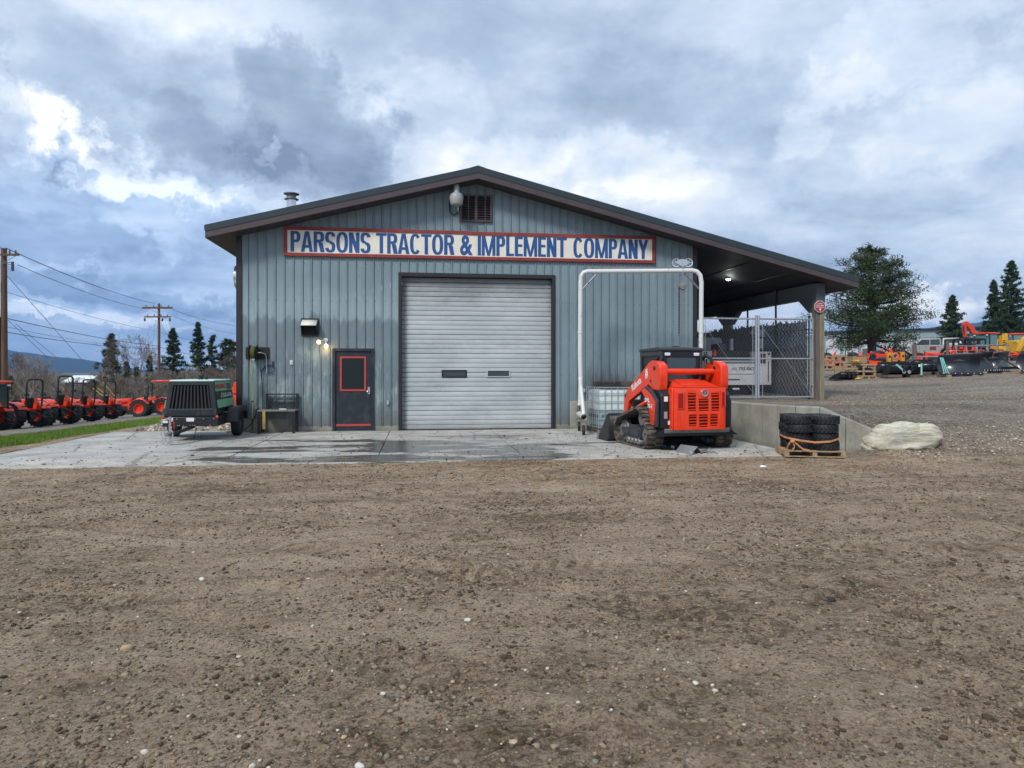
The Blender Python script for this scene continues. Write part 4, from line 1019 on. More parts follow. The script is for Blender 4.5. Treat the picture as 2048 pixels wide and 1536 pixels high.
for (pa, pb, lab, brace) in ((1402, 1512, 'left leaf of the galvanised chain link gate under the lean-to', 1), (1517, 1626, 'right leaf of the galvanised chain link gate, beside the timber post', 0)):
    a, b_ = P(pa, 700, gy).x, P(pb, 700, gy).x; zb, zt_ = zat(797, 20.2), zat(637, 20.2)
    t = thing('chain_link_gate', lab, 'gate', ((a + b_) / 2, gy, zb), group='chain link gate leaves'); w2 = (b_ - a) / 2; h = zt_ - zb
    for x_ in (-w2, w2): MB().cyl((x_, 0, 0), (x_, 0, h + (.10 if (x_ > 0) == (pa == 1402) else .02)), .032, n=10).build('gate_stile', GALV, t)
    for z_ in (.03, h * .50, h): MB().cyl((-w2, 0, z_), (w2, 0, z_), .024, n=8).build('gate_rail', GALV, t)
    m = MB(); m.cyl((-w2, .012, h * .97), (w2, .012, .05), .006, n=5); m.build('truss_rod', GALV, t)
    m = MB(); chain(m, -w2 + .02, w2 - .02, .03, h + .05, y=-.03); m.build('chain_mesh', WIREG, t, kind='stuff', smooth=None)
    m = MB()
    for x_ in (-w2 + .11, w2 - .11): m.cyl((x_, -.03, .05), (x_, -.03, h), .008, n=5)
    m.build('tension_bar', GALV, t)
    for z_ in (.35, h * .5, h - .3): 
        MB().cyl((w2 if pa == 1517 else -w2, -.05, z_), (w2 if pa == 1517 else -w2, .05, z_), .045, n=8).build('hinge', GALV, t)
SLAT = mat('dark_privacy_slats', (.030, .032, .038), .6, var=.3, vscale=5)
DGALV = mat('dark_fence_steel', (.030, .034, .038), .5, .3)
fx = 11.22; t = thing('slatted_fence', 'long chain link fence with dark privacy slats along the lean-to side', 'fence', (fx, 0, gz(fx, 1)))
m = MB(); yy = .25; k = 0; hf = 2.32
top_g = []
while yy < 17.5:
    zb = gz(11.6, yy) - gz(fx, 1); tp = hf + zb * .25 + rnd.uniform(-.09, .03)
    m.box(-.006, .006, yy, yy + .062, zb + .03, tp); yy += .088; k += 1
m.build('privacy_slats', SLAT, t, kind='stuff', smooth=None)
for yy in lin(.2, 17.8, 1.95):
    MB().cyl((.05, yy, -.05), (.05, yy, (3.36 if 1 < yy < 16 else 2.4)), .032, n=8).build('fence_post', DGALV, t)
for z_ in (.12, 1.2, 2.0): MB().cyl((.03, .2, z_), (.03, 17.6, z_ + .18), .022, n=6).build('fence_rail', DGALV, t)
m = MB()
for s in (-1, 1):
    for i in range(-13, 85):
        y0, z0 = .2 + i * .208, .05; y1, z1 = y0 + 2.0, 2.4
        if s < 0: z0, z1 = z1, z0
        if y0 < .2: f_ = (.2 - y0) / (y1 - y0); y0, z0 = .2, z0 + (z1 - z0) * f_
        if y1 > 17.6: f_ = (17.6 - y0) / (y1 - y0); y1, z1 = 17.6, z0 + (z1 - z0) * f_
        if y1 > y0: m.cyl((-.016, y0, z0), (-.016, y1, z1), .0035, n=3, caps=False)
m.build('fence_wires', WIREG, t, kind='stuff', smooth=None)

# ---------------------------------------------------------------- pipe gantry
gl = Q(1160, 18.2); ztop = zat(543, 18.22)
t = thing('pipe_gantry', 'white painted pipe gantry crane on small castors, standing between door and loader', 'gantry', (gl[0], gl[1], 0), R(-10.7))
dx = 3.07; rp = .058
MB().tube([(0, 0, .70), (0.02, 0, 1.4), (.0, 0, 2.0), (.015, 0, ztop - .30), (.03, 0, ztop - .12), (.09, 0, ztop - .03), (.20, 0, ztop)], rp, 14).build('leg', WHITEP, t)
MB().cyl((.20, 0, ztop), (dx - .22, 0, ztop), rp, n=14).build('cross_beam', WHITEP, t)
MB().tube([(dx - .22, 0, ztop), (dx - .11, 0, ztop - .03), (dx - .03, 0, ztop - .12), (dx, 0, ztop - .30), (dx - .01, 0, 2.2), (dx - .01, 0, .30)], rp, 14).build('leg', WHITEP, t)
MB().box(.28, dx - .25, -.03, .03, ztop + rp * .96, ztop + rp + .02).build('trolley_track', STEEL, t)
for s, xx in ((1, 0), (-1, dx)): 
    m = MB(); m.cyl((xx + s * .03, 0, ztop - .50), (xx + s * .44, 0, ztop - .05), .022, n=6); m.build('corner_brace', STEEL, t)
for z_ in (.71, 2.55): 
    for xx in (0, dx - .01): MB().cyl((xx + .005, 0, z_), (xx + .005, 0, z_ + .04), rp + .012, n=14).build('collar', WHITEP, t)
MB().tube([(.0, 0, 1.42), (.07, -.58, .50)], .048, 10).build('foot_strut', WHITEP, t)
MB().tube([(.0, 0, 1.42), (-.02, .60, .50)], .048, 10).build('foot_strut', STEEL, t)
m = MB(); m.tube([(.07, -.72, .45), (-.0, .72, .45)], .075, 12, caps=False); m.build('foot_beam', WHITEP, t)
for xx, yy in ((.065, -.62), (.0, .62)):
    c = MB(); c.cbox((xx, yy, .33), (.16, .14, .03)); c.cbox((xx - .06, yy, .22), (.015, .10, .22)); c.cbox((xx + .06, yy, .22), (.015, .10, .22)); c.build('caster_fork', STEEL, t)
    MB().lathe([(.02, -.03), (.11, -.035), (.12, -.02), (.12, .02), (.11, .035), (.02, .03)], 18, (xx, yy, .122), 'x', close=True).build('caster_wheel', RUBBER, t)
for yy in (-.5, .5):
    MB().lathe([(.02, -.03), (.12, -.03), (.12, .03), (.02, .03)], 18, (dx, yy, .122), 'x', close=True).build('caster_wheel', RUBBER, t)
MB().cyl((dx, -.6, .28), (dx, .6, .28), .05, n=10).build('foot_beam', WHITEP, t)
# trolley and chain hoist
tx = P(1365, 530, gl[1] - .50).x
h_ = thing('chain_hoist', 'grey chain hoist with hanging chains on a two-wheeled trolley on the gantry', 'hoist', (tx, gl[1] - (tx - gl[0]) * math.tan(R(10.7)), ztop), R(-10.7))
for xx in (-.15, .15):
    m = MB(); m.lathe([(.085, -.02), (.115, -.025), (.12, 0), (.115, .025), (.085, .02)], 22, (xx, 0, .20), 'y', close=True)
    for a in range(3): m.cbox((xx, 0, .20), (.19, .012, .018), (0, a * R(60), 0))
    m.build('trolley_wheel', CHROME, h_)
MB().prism([(-.19, .20), (-.08, .13), (0, .10), (.08, .13), (.19, .20), (.08, .27), (0, .29), (-.08, .27)], 'y', -.055, -.04).build('trolley_plate', CHROME, h_)
m = MB(); m.cyl((0, -.07, .28), (0, -.075, -.10), .010, n=6); m.build('hanger', CHROME, h_)
m = MB(); 
m.tube([(.035 * math.sin(a), -.075, -.16 + .06 * math.cos(a)) for a in [i * .6 for i in range(0, 9)]], .012, 6); m.tube([(0, -.075, -.2), (-.04, -.075, -.28), (0, -.075, -.34)], .014, 6); m.build('hook', STEEL, h_)
m = MB(); m.lathe([(0, -.07), (.09, -.06), (.10, 0), (.09, .06), (0, .07)], 20, (0, -.075, -.40), 'y'); m.cbox((-.07, -.09, -.40), (.14, .05, .07), (0, R(15), 0)); m.build('hoist_body', STEEL, h_)
def chain_links(m, x, y, z0, z1, pit=.032, r=.0045):
    z = z0; i = 0
    while z > z1:
        if i % 2: m.cbox((x, y, z), (.022, .006, pit * 1.2))
        else: m.cbox((x, y, z), (.006, .022, pit * 1.2))
        z -= pit; i += 1
for xx, zb, r_ in ((-.10, -1.65, 1), (-.085, -1.60, 1), (-.02, -2.75, 1), (.02, -2.75, 1), (.045, -3.0, 1)):
    m = MB(); chain_links(m, xx, -.075, -.46, zb); m.build('chain', DGALV if xx < -.05 else STEEL, h_, smooth=None)

# ---------------------------------------------------------------- tote tank
tc_ = Q(1246, 18.0); t = thing('tote_tank', 'white plastic tote tank in a steel cage, half full, behind the loader bucket', 'tank', (tc_[0], -.85, 0), R(4))
PLAST = mat('translucent_white_plastic', (.62, .70, .66), .35, var=.08, vscale=2); PLW = mat('tank_with_liquid', (.27, .36, .37), .3, var=.1, vscale=2)
MB().box(-.56, .56, -.46, .46, .36 * 1.0, .46).build('tank_liquid_part', PLW, t)
MB().box(-.56, .56, -.46, .46, .14, .55).build('tank_lower', PLW, t, bev=.05); MB().box(-.56, .56, -.46, .46, .551, 1.10).build('tank_upper', PLAST, t, bev=.05)
for x_ in lin(-.6, .61, .1714): MB().cyl((x_, -.5, .12), (x_, -.5, 1.16), .009, n=5).build('cage_bar', GALV, t)
for y_ in lin(-.34, .5, .167):
    for x_ in (-.6, .6): MB().cyl((x_, y_, .12), (x_, y_, 1.16), .009, n=5).build('cage_bar', GALV, t)
for z_ in (.14, .36, .58, .80, 1.0, 1.16):
    m = MB(); m.tube([(-.6, .5, z_), (-.6, -.505, z_), (.6, -.505, z_), (.6, .5, z_)], .012, 5); m.build('cage_hoop', GALV, t)
for x_ in (-.55, 0, .55): MB().box(x_ - .06, x_ + .06, -.48, .48, .0, .10).build('pallet_foot', OLDW if False else M_OLDWOOD, t)
MB().box(-.6, .6, -.5, .5, .10, .135).build('pallet_deck', M_OLDWOOD, t)
tr = MB(); tr.box(-.50, .52, -.40, .36, 0, .14); tr = tr.build('drip_tray', mat('grimy_black_tray', (.02, .018, .016), .5, dirt=(.13, .10, .06), dscale=3, dlo=.45, dhi=.65), None, 'grimy black tray lying on top of the tote tank', 'tray', loc=(tc_[0] + .05, -.85, 1.172), rz=R(4), bev=.02)

# ---------------------------------------------------------------- pallet of tyres
pc = Q(1618, 13.45); PR = R(-17)
t = thing('wooden_pallet', 'wooden pallet carrying stacked tyres near the retaining wall', 'pallet', (pc[0], pc[1], .004), PR); t.scale = (.88, .88, 1)
for y_ in lin(-.47, .5, .155): MB().box(-.60, .60, y_ - .045, y_ + .045, .095, .115).build('deck_board', M_PALLET, t)
for x_ in (-.555, 0, .555): MB().box(x_ - .045, x_ + .045, -.51, .51, .018, .094).build('stringer', M_PALLET, t)
for y_ in (-.46, 0, .46): MB().box(-.60, .60, y_ - .05, y_ + .05, 0, .017).build('bottom_board', M_PALLET, t)
def tyre_mesh(R0=.228, w=.158, rim=.125, lug=20, mt=RUBBER, lh=.010):
    m = MB(); m.lathe([(rim, -w * .42), (R0 * .80, -w * .5), (R0 * .95, -w * .46), (R0, -w * .32), (R0, w * .32), (R0 * .95, w * .46), (R0 * .80, w * .5), (rim, w * .42), (rim * .98, 0)], 32, close=True)
    for k in range(lug):
        for s in (-1, 1):
            a = 2 * math.pi * (k + (.5 if s > 0 else 0)) / lug
            mm = Matrix.Rotation(a, 3, 'Z') @ Matrix.Translation((0, 0, 0)).to_3x3()
            c = mm @ Vector((R0 + lh * .3, 0, 0)); rot = mm @ Matrix.Rotation(s * R(38), 3, 'X')
            m.cbox((c.x, c.y, s * w * .22), (lh * 1.9, R0 * .10, w * .56), rot)
    return m.mesh(mt, 'tyre', 35)
tm = tyre_mesh()
for (sx, sy, n_) in ((-.236, -.20, 4), (.236, -.20, 4), (-.23, .27, 4), (.236, .27, 4)):
    for k in range(n_):
        side = ('left' if sx < 0 else 'right'); dep = ('front' if sy < 0 else 'back'); hn = ('bottom', 'second', 'third', 'top')[k]
        jx, jy = rnd.uniform(-.02, .02), rnd.uniform(-.02, .02)
        if sx < 0 and k < 2 and sy < 0: jx += .035; jy += .08
        v = Vector((sx + jx, sy + jy, 0)); v.rotate(Euler((0, 0, PR)))
        o = link_mesh('tyre', tm, None, (pc[0] + v.x, pc[1] + v.y, .119 + .081 + k * .160), (0, 0, rnd.uniform(0, 6)))
        setp(o, f'black treaded tyre, {hn} one of the {side} {dep} stack on the pallet', 'tyre', 'tyres stacked on the pallet')
ORF = mat('orange_strap', (.50, .22, .10), .7, var=.15, vscale=8)
t = thing('tie_strap', 'loose orange plastic strap tied round the tyre stacks', 'strap', (pc[0], pc[1], .12), PR); t.scale = (.90, .94, 1)
m = MB()
def band(m, pts, h=.035, th=.004):
    v = []; 
    for p in pts:
        v += [(p[0], p[1], p[2]), (p[0], p[1], p[2] + h)]
    m.add(v, [(2 * i, 2 * i + 2, 2 * i + 3, 2 * i + 1) for i in range(len(pts) - 1)])
band(m, [(.545, .2, .21), (.54, -.2, .22), (.48, -.37, .20), (.30, -.475, .16), (.0, -.475, .14), (-.28, -.475, .17), (-.47, -.38, .20), (-.54, -.2, .21), (-.545, .2, .22)])
band(m, [(-.45, -.46, .16), (-.52, -.50, .08), (-.56, -.53, .0)], .05); band(m, [(-.42, -.47, .16), (-.35, -.53, .10), (-.25, -.55, .02), (-.12, -.56, .0)], .03); band(m, [(-.44, -.47, .18), (-.40, -.52, .05), (-.46, -.56, .0)], .04)
o = m.build('strap_band', ORF, t, smooth=None); q = o.modifiers.new('t', 'SOLIDIFY'); q.thickness = .006
MB().ball((-.44, -.50, .17), (.05, .03, .035)).build('knot', ORF, t)

# ---------------------------------------------------------------- boulder
def rock_mesh(dims, seed, sub=5, rough=.12, m=None, layers=False, boxy=1.0):
    bm = bmesh.new(); bmesh.ops.create_icosphere(bm, subdivisions=sub, radius=1); me = bpy.data.meshes.new('boulder'); bm.to_mesh(me); bm.free()
    n = len(me.vertices); co = np.empty(n * 3, np.float32); me.vertices.foreach_get('co', co); co = co.reshape(-1, 3).astype(float)
    co = np.sign(co) * np.abs(co) ** boxy
    s = seed * 7.3; a, b, c = co[:, 0], co[:, 1], co[:, 2]
    cut = np.ones(n); rg = np.random.default_rng(seed)
    for i in range(16):
        v = rg.normal(size=3); v /= np.linalg.norm(v); d = co @ v; lim = rg.uniform(.72, .92); co -= np.outer(np.maximum(d - lim, 0) * .85, v)
    f = N1(a * 2.3 + s, b * 2.3 + c * 3) * .5 + N2(a * 5 + s, c * 6 + b * 4) * .25 + N3(a * 12, c * 12 + b * 11 + s) * .12
    co *= (1 + rough * f)[:, None]
    if layers:
        t_ = c * 6 + .8 * a; co[:, :2] *= (1 + .02 * np.sign(np.sin(t_ * 5)) * (np.abs(np.sin(t_ * 5)) ** .3))[:, None]
    co *= np.array(dims) / 2
    if boxy < 1: co[:, 2] *= 1 + .16 * co[:, 0] / (dims[0] / 2); co[:, 0] += np.where(co[:, 2] > 0, .10, -.06) * np.abs(co[:, 2]) / (dims[2] / 2) * 1.6
    me.vertices.foreach_set('co', co.astype(np.float32).ravel()); me.materials.append(m); me.polygons.foreach_set('use_smooth', np.ones(len(me.polygons), bool)); me.update(); return me
def boulder_mesh(sil, depth, m):
    bm = bmesh.new(); bmesh.ops.create_icosphere(bm, subdivisions=6, radius=1); me = bpy.data.meshes.new('boulder'); bm.to_mesh(me); bm.free()
    n = len(me.vertices); co = np.empty(n * 3, np.float32); me.vertices.foreach_get('co', co); co = co.reshape(-1, 3).astype(float)
    th = np.arctan2(co[:, 2], co[:, 0]); A = np.array(sil); ang = np.arctan2(A[:, 1], A[:, 0]); rad = np.hypot(A[:, 0], A[:, 1]); o = np.argsort(ang); ang, rad = ang[o], rad[o]
    rr = np.interp(th, np.r_[ang[-1] - 2 * np.pi, ang, ang[0] + 2 * np.pi], np.r_[rad[-1], rad, rad[0]])
    rho = np.sqrt(1 - co[:, 1] ** 2) ** .55; y = np.sign(co[:, 1]) * np.abs(co[:, 1]) ** .8 * depth / 2
    a, b, c = co.T
    f = N1(a * 2.2 + 3, b * 2.2 + c * 5) * .10 + N2(a * 4 + 9, c * 14 + b * 3) * .06 + N3(a * 9, c * 26 + b * 6) * .030 + N1(a * 20, c * 40 + b * 20) * .012
    f -= .035 * (np.abs(np.sin(c * 9 + a * 1.3 + N2(a * 3, b * 3) * 2)) < .18)
    rr = rr * rho * (1 + f); V = np.stack([rr * np.cos(th), y * (1 + f * .8), rr * np.sin(th)], 1)
    me.vertices.foreach_set('co', V.astype(np.float32).ravel()); me.materials.append(m); me.polygons.foreach_set('use_smooth', np.ones(len(me.polygons), bool)); me.update(); return me
def m_rock():
    s = NM('pale_layered_limestone', .8)
    a = s.noise(2.0, 8, .62, stretch=(.7, 1, 5), dist=.6); b = s.noise(3, 8, .65)
    col = s.ramp(a, [(.30, (.28, .25, .17)), (.43, (.46, .43, .32)), (.56, (.58, .555, .44)), (.72, (.68, .66, .56))])
    och = s.ramp(b, [(.52, (0, 0, 0)), (.66, (1, 1, 1))]); col = s.mix(s.math('MULTIPLY', och, .5), col, (.36, .24, .10))
    gr = s.ramp(s.noise(1.6, 7, .65, off=(3, 1, 2)), [(.5, (0, 0, 0)), (.66, (1, 1, 1))]); col = s.mix(s.math('MULTIPLY', gr, .45), col, (.24, .26, .27))
    return s.out(col, None, s.bump(s.math('ADD', a, s.math('MULTIPLY', s.noise(22, 7, .7), .35)), .9, .04))
M_ROCK = m_rock()
bt = 13.75; bc = Q(1803, bt); zc = zat(876, bt)
bsil = [((px - 1803) * bt / F, zat(py, bt) - zc) for px, py in ((1725, 893), (1728, 880), (1745, 864), (1758, 856), (1790, 851), (1830, 848), (1860, 848), (1874, 856), (1883, 870), (1880, 882), (1868, 892), (1840, 900), (1790, 908), (1745, 910), (1728, 904))]
o = link_mesh('boulder', boulder_mesh(bsil, .85, M_ROCK), None, (bc[0], bc[1] + .05, zc), (0, 0, -YAW))
setp(o, 'large pale layered limestone boulder at the end of the retaining wall', 'boulder')
# ---------------------------------------------------------------- compact track loader (hero)
CL = thing('track_loader', 'orange and black compact track loader with its bucket down, seen from behind', 'loader', (5.49, -5.34, 0), R(6.2))
def hull(circ, n=14):
    pts = []
    for (y, z, r) in circ:
        for k in range(48): a = 2 * math.pi * k / 48; pts.append((y + r * math.cos(a), z + r * math.sin(a)))
    pts = sorted(set(pts)); 
    def cr(o, a, b): return (a[0] - o[0]) * (b[1] - o[1]) - (a[1] - o[1]) * (b[0] - o[0])
    lo = []
    for p in pts:
        while len(lo) > 1 and cr(lo[-2], lo[-1], p) <= 0: lo.pop()
        lo.append(p)
    up = []
    for p in reversed(pts):
        while len(up) > 1 and cr(up[-2], up[-1], p) <= 0: up.pop()
        up.append(p)
    return lo[:-1] + up[:-1]
def resample(poly, step):
    P_ = poly + [poly[0]]; out = []; acc = 0; d = 0
    L = sum(math.dist(a, b) for a, b in zip(P_[:-1], P_[1:])); n = round(L / step); st = L / n; nxt = 0; pos = 0
    for a, b in zip(P_[:-1], P_[1:]):
        l = math.dist(a, b)
        while nxt <= pos + l + 1e-9 and len(out) < n:
            f_ = (nxt - pos) / l if l else 0; out.append((a[0] + (b[0] - a[0]) * f_, a[1] + (b[1] - a[1]) * f_)); nxt += st
        pos += l
    return out
circ = [(.30, .27, .24), (.62, .60, .20), (1.93, .29, .26), (1.2, .05, .02)]
path = resample(hull([(.30, .27, .245), (.58, .60, .20), (1.50, .29, .265)]), .0515)
for s in (-1, 1):
    x0, x1 = (s * .96, s * .60); x0, x1 = min(x0, x1), max(x0, x1)
    m = MB(); n = len(path); v = []
    nr = []
    for i in range(n):
        a, b = path[i - 1], path[(i + 1) % n]; ty, tz = b[0] - a[0], b[1] - a[1]; l = math.hypot(ty, tz); nr.append((tz / l, -ty / l))
    for i, (y, z) in enumerate(path):
        q, w = nr[i]; th = .030
        v += [(x0, y, z), (x0, y + q * th, z + w * th), (x1, y + q * th, z + w * th), (x1, y, z)]
    f = []
    for i in range(n):
        j = (i + 1) % n
        for k in range(4): f.append((i * 4 + k, j * 4 + k, j * 4 + (k + 1) % 4, i * 4 + (k + 1) % 4))
    m.add(v, f); m.build('track', TRACKR, CL, smooth=50)
    m = MB()
    for i in range(0, n, 2):     # tread blocks, staggered in two rows
        y, z = path[i]; q, w = nr[i]; ang = math.atan2(w, q); rot = Matrix.Rotation(ang, 3, 'X')
        xm = (x0 + x1) / 2
        m.cbox((xm - .085, y + q * .045, z + w * .045), (.165, .034, .050), rot); y2, z2 = path[(i + 1) % n]; q2, w2 = nr[(i + 1) % n]
        m.cbox((xm + .085, y2 + q2 * .045, z2 + w2 * .045), (.165, .034, .050), Matrix.Rotation(math.atan2(w2, q2), 3, 'X'))
        m.cbox((xm, y - q * .02, z - w * .02), (.05, .03, .04), rot)
    m.build('tread_blocks', TRACKR, CL, smooth=None)
    xm = (x0 + x1) / 2
    m = MB(); m.prism([(.50, .17), (1.30, .17), (1.34, .34), (1.12, .38), (1.08, .44), (.80, .46), (.52, .40)], 'x', xm - .12, xm + .12); m.build('track_frame', GREYP, CL, bev=.01)
    m = MB(); m.box(xm - .15 if s < 0 else xm - .1, xm + .1 if s < 0 else xm + .15, 1.00, 1.38, .24, .37); m.box(xm - .145 if s < 0 else xm - .1, xm + .1 if s < 0 else xm + .145, .56, .97, .22, .38); m.build('frame_cover', GREYP, CL, bev=.008)
    for (y, z, r) in ((.30, .275, .215), (1.50, .29, .235)):
        MB().lathe([(.05, -.10), (r * .55, -.10), (r * .6, -.05), (r * .92, -.05), (r, -.03), (r, .03), (r * .92, .05), (r * .6, .05), (r * .55, .10), (.05, .10)], 26, (xm, y, z), 'x', close=True).build('idler_wheel', STEEL, CL)
    for y in (.60, .78, .96, 1.14): MB().lathe([(.02, -.13), (.06, -.13), (.085, -.10), (.085, .10), (.06, .13), (.02, .13)], 16, (xm, y, .115), 'x', close=True).build('track_roller', STEEL, CL)
    m = MB(); m.lathe([(.03, -.05), (.15, -.05), (.15, .05), (.03, .05)], 26, (xm, .58, .60), 'x', close=True)
    for k in range(14): a = 2 * math.pi * k / 14; m.cbox((xm, .58 + .17 * math.cos(a), .60 + .17 * math.sin(a)), (.05, .05, .03), Matrix.Rotation(a, 3, 'X'))
    m.build('drive_sprocket', STEEL, CL, smooth=None)
# chassis
b = MB(); b.box(-.56, .56, .0, 1.95, .28, .95); b.build('chassis', BLACKP, CL, bev=.02)
b = MB(); b.prism([(-.30, .44), (-.26, .36), (.10, .27), (.10, .44)], 'x', -.70, .70); b.build('rear_bumper', STEEL, CL, bev=.012)
b = MB(); b.prism([(-.93, .30), (-.70, .44), (.70, .44), (.93, .30), (.66, .29), (-.66, .29)], 'y', -.20, -.06); b.build('bumper_wing', BLACKP, CL)
for s in (-1, 1):
    b = MB(); x0, x1 = sorted((s * .565, s * .76)); b.prism([(-.20, .44), (.55, .44), (.55, 1.22), (-.08, 1.22), (-.20, 1.10)], 'x', x0, x1); b.build('side_panel', BLACKP, CL, bev=.02)
    # loader tower with the orange model panel
    b = MB(); x0, x1 = sorted((s * .765, s * .83)); b.prism([(-.12, .46), (.15, .46), (.32, .95), (.62, 1.20), (.40, 1.28), (.10, 1.18), (-.14, 1.0)], 'x', x0, x1); b.build('tower_plate', GREYP, CL, bev=.015)
    b = MB(); x0, x1 = sorted((s * .832, s * .838)); b.prism([(-.02, .50), (.13, .50), (.20, .80), (.34, 1.00), (.58, 1.17), (.42, 1.235), (.14, 1.13), (-.10, .98), (-.07, .78)], 'x', x0, x1); b.build('model_panel', ORANGE, CL)
    for k in range(3):
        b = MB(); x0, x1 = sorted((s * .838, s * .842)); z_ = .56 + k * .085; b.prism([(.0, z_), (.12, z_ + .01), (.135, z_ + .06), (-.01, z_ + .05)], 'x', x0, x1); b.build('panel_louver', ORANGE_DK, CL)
# lettering on the left side (faces -x): rotate text -90 deg about z
text('SVL', .24, .085, WHITE, CL, (-.842, .40, .950), (0, 0, R(-90)), bold=.03)
text('75-2', .22, .085, WHITE, CL, (-.842, .26, .835), (0, 0, R(-90)), bold=.03)
# orange engine door
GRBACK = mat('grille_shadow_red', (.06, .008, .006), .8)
DR = thing('engine_door'); DR.parent = CL
prf = [(-.16, .42), (-.33, .42), (-.345, .45), (-.345, .80), (-.325, 1.20), (-.30, 1.245), (-.20, 1.262), (.0, 1.28), (.0, 1.24), (-.16, 1.2)]
def slab_x(x0, x1, y0, y1, z0, z1): return MB().box(x0, x1, y0, y1, z0, z1)
# door skin in pieces so that the grilles are real openings
gr_ = [(-.25, -.075, .79, 1.145), (-.015, .20, .79, 1.03), (.26, .435, .79, 1.145), (-.235, -.06, .49, .72), (-.01, .18, .47, .72), (.235, .40, .49, .72)]
def door_y(z): return -.345 if z < .85 else -.345 + (z - .85) * .05
xs_ = sorted(set([-.55, .55] + [g_[0] for g_ in gr_] + [g_[1] for g_ in gr_])); zs_ = sorted(set([.42, 1.255] + [g_[2] for g_ in gr_] + [g_[3] for g_ in gr_]))
m = MB(); vid = {}
def vv(x, z, m=m):
    k = (x, z)
    if k not in vid: vid[k] = len(m.v); m.v.append((x, door_y(z), z))
    return vid[k]
for xa, xb in zip(xs_[:-1], xs_[1:]):
    for za, zb in zip(zs_[:-1], zs_[1:]):
        xm, zm = (xa + xb) / 2, (za + zb) / 2
        if any(g_[0] < xm < g_[1] and g_[2] < zm < g_[3] for g_ in gr_): continue
        m.f.append((vv(xa, za), vv(xb, za), vv(xb, zb), vv(xa, zb))); m.mi.append(0)
o = m.build('door_skin', ORANGE, DR, smooth=30); q = o.modifiers.new('t', 'SOLIDIFY'); q.thickness = .05; q.offset = -1; q.use_even_offset = True
q = o.modifiers.new('b', 'BEVEL'); q.width = .014; q.segments = 3; q.limit_method = 'ANGLE'; q.angle_limit = R(40)
for s in (-1, 1):
    m = MB(); x0, x1 = sorted((s * .551, s * .585)); m.prism([(-.325, .425), (-.325, 1.245), (-.14, 1.25), (-.14, .425)], 'x', x0, x1); m.build('door_edge', ORANGE, DR, bev=.015)
for g_ in gr_:
    n = int((g_[3] - g_[2]) / .052); m = MB()
    for k in range(n):
        z_ = g_[2] + (k + .5) * (g_[3] - g_[2]) / n; m.cbox(((g_[0] + g_[1]) / 2, -.322, z_), (g_[1] - g_[0], .040, .014), (R(30), 0, 0))
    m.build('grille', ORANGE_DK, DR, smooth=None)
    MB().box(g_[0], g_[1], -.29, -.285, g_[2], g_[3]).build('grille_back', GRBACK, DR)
for (x0, x1, z0, z1) in ((-.46, -.37, .86, 1.13), (.49, .535, .90, 1.16)):
    MB().box(x0, x1, -.356, -.344, z0, z1).build('tail_lamp', RED_DK, DR, bev=.01)
    m = MB(); m.tube([(x0 - .018, -.356, z1 + .02), (x1 + .018, -.356, z1 + .02), (x1 + .018, -.356, z0 - .02), (x0 - .018, -.356, z0 - .02), (x0 - .018, -.356, z1 + .02)], .012, 8); m.build('lamp_surround', ORANGE, DR)
for x in (-.47, .47): MB().box(x - .05, x + .05, -.354, -.344, .49, .76).build('pressed_panel', ORANGE, DR, bev=.02)
m = MB(); m.lathe([(0, -.366), (.058, -.366), (.062, -.360), (.062, -.335)], 28, (.10, 0, 1.150), 'y'); m.build('badge', RED_DK, DR)
m = MB(); m.lathe([(.052, -.368), (.070, -.370), (.074, -.360), (.074, -.330), (.052, -.33)], 28, (.10, 0, 1.150), 'y', close=True); m.build('badge_ring', CHROME, DR)
m = MB(); m.cbox((.085, -.370, 1.15), (.014, .006, .07)); m.cbox((.112, -.370, 1.166), (.014, .006, .05), (0, R(40), 0)); m.cbox((.112, -.370, 1.134), (.014, .006, .05), (0, R(-40), 0)); m.build('badge_letter', CHROME, DR)
# hood top
m = MB(); m.add([(-.50, -.22, 1.262), (.50, -.22, 1.262), (.38, .30, 1.42), (-.38, .30, 1.42), (-.50, .30, 1.20), (.50, .30, 1.20), (.55, -.22, 1.20), (-.55, -.22, 1.20)], [(0, 1, 2, 3), (0, 3, 4, 7), (1, 6, 5, 2), (3, 2, 5, 4)]); m.build('hood_top', ORANGE, CL, smooth=None)
m = MB(); m.prism([(-.12, 1.295), (.24, 1.405), (.24, 1.425), (-.12, 1.315)], 'x', -.28, .30); m.build('hood_rib', ORANGE, CL, bev=.008)
MB().cyl((.30, .22, 1.38), (.30, .22, 1.56), .05, n=12).build('exhaust', BLACKP, CL)
m = MB(); m.ball((.33, .30, 1.48), (.16, .1, .06)); m.build('hose_bundle', BLACKP, CL)
m = MB(); m.lathe([(0, -.03), (.07, -.03), (.08, 0), (.07, .03), (0, .03)], 16, (-.46, .08, 1.30), 'y'); m.build('fuel_cap', BLACKP, CL)
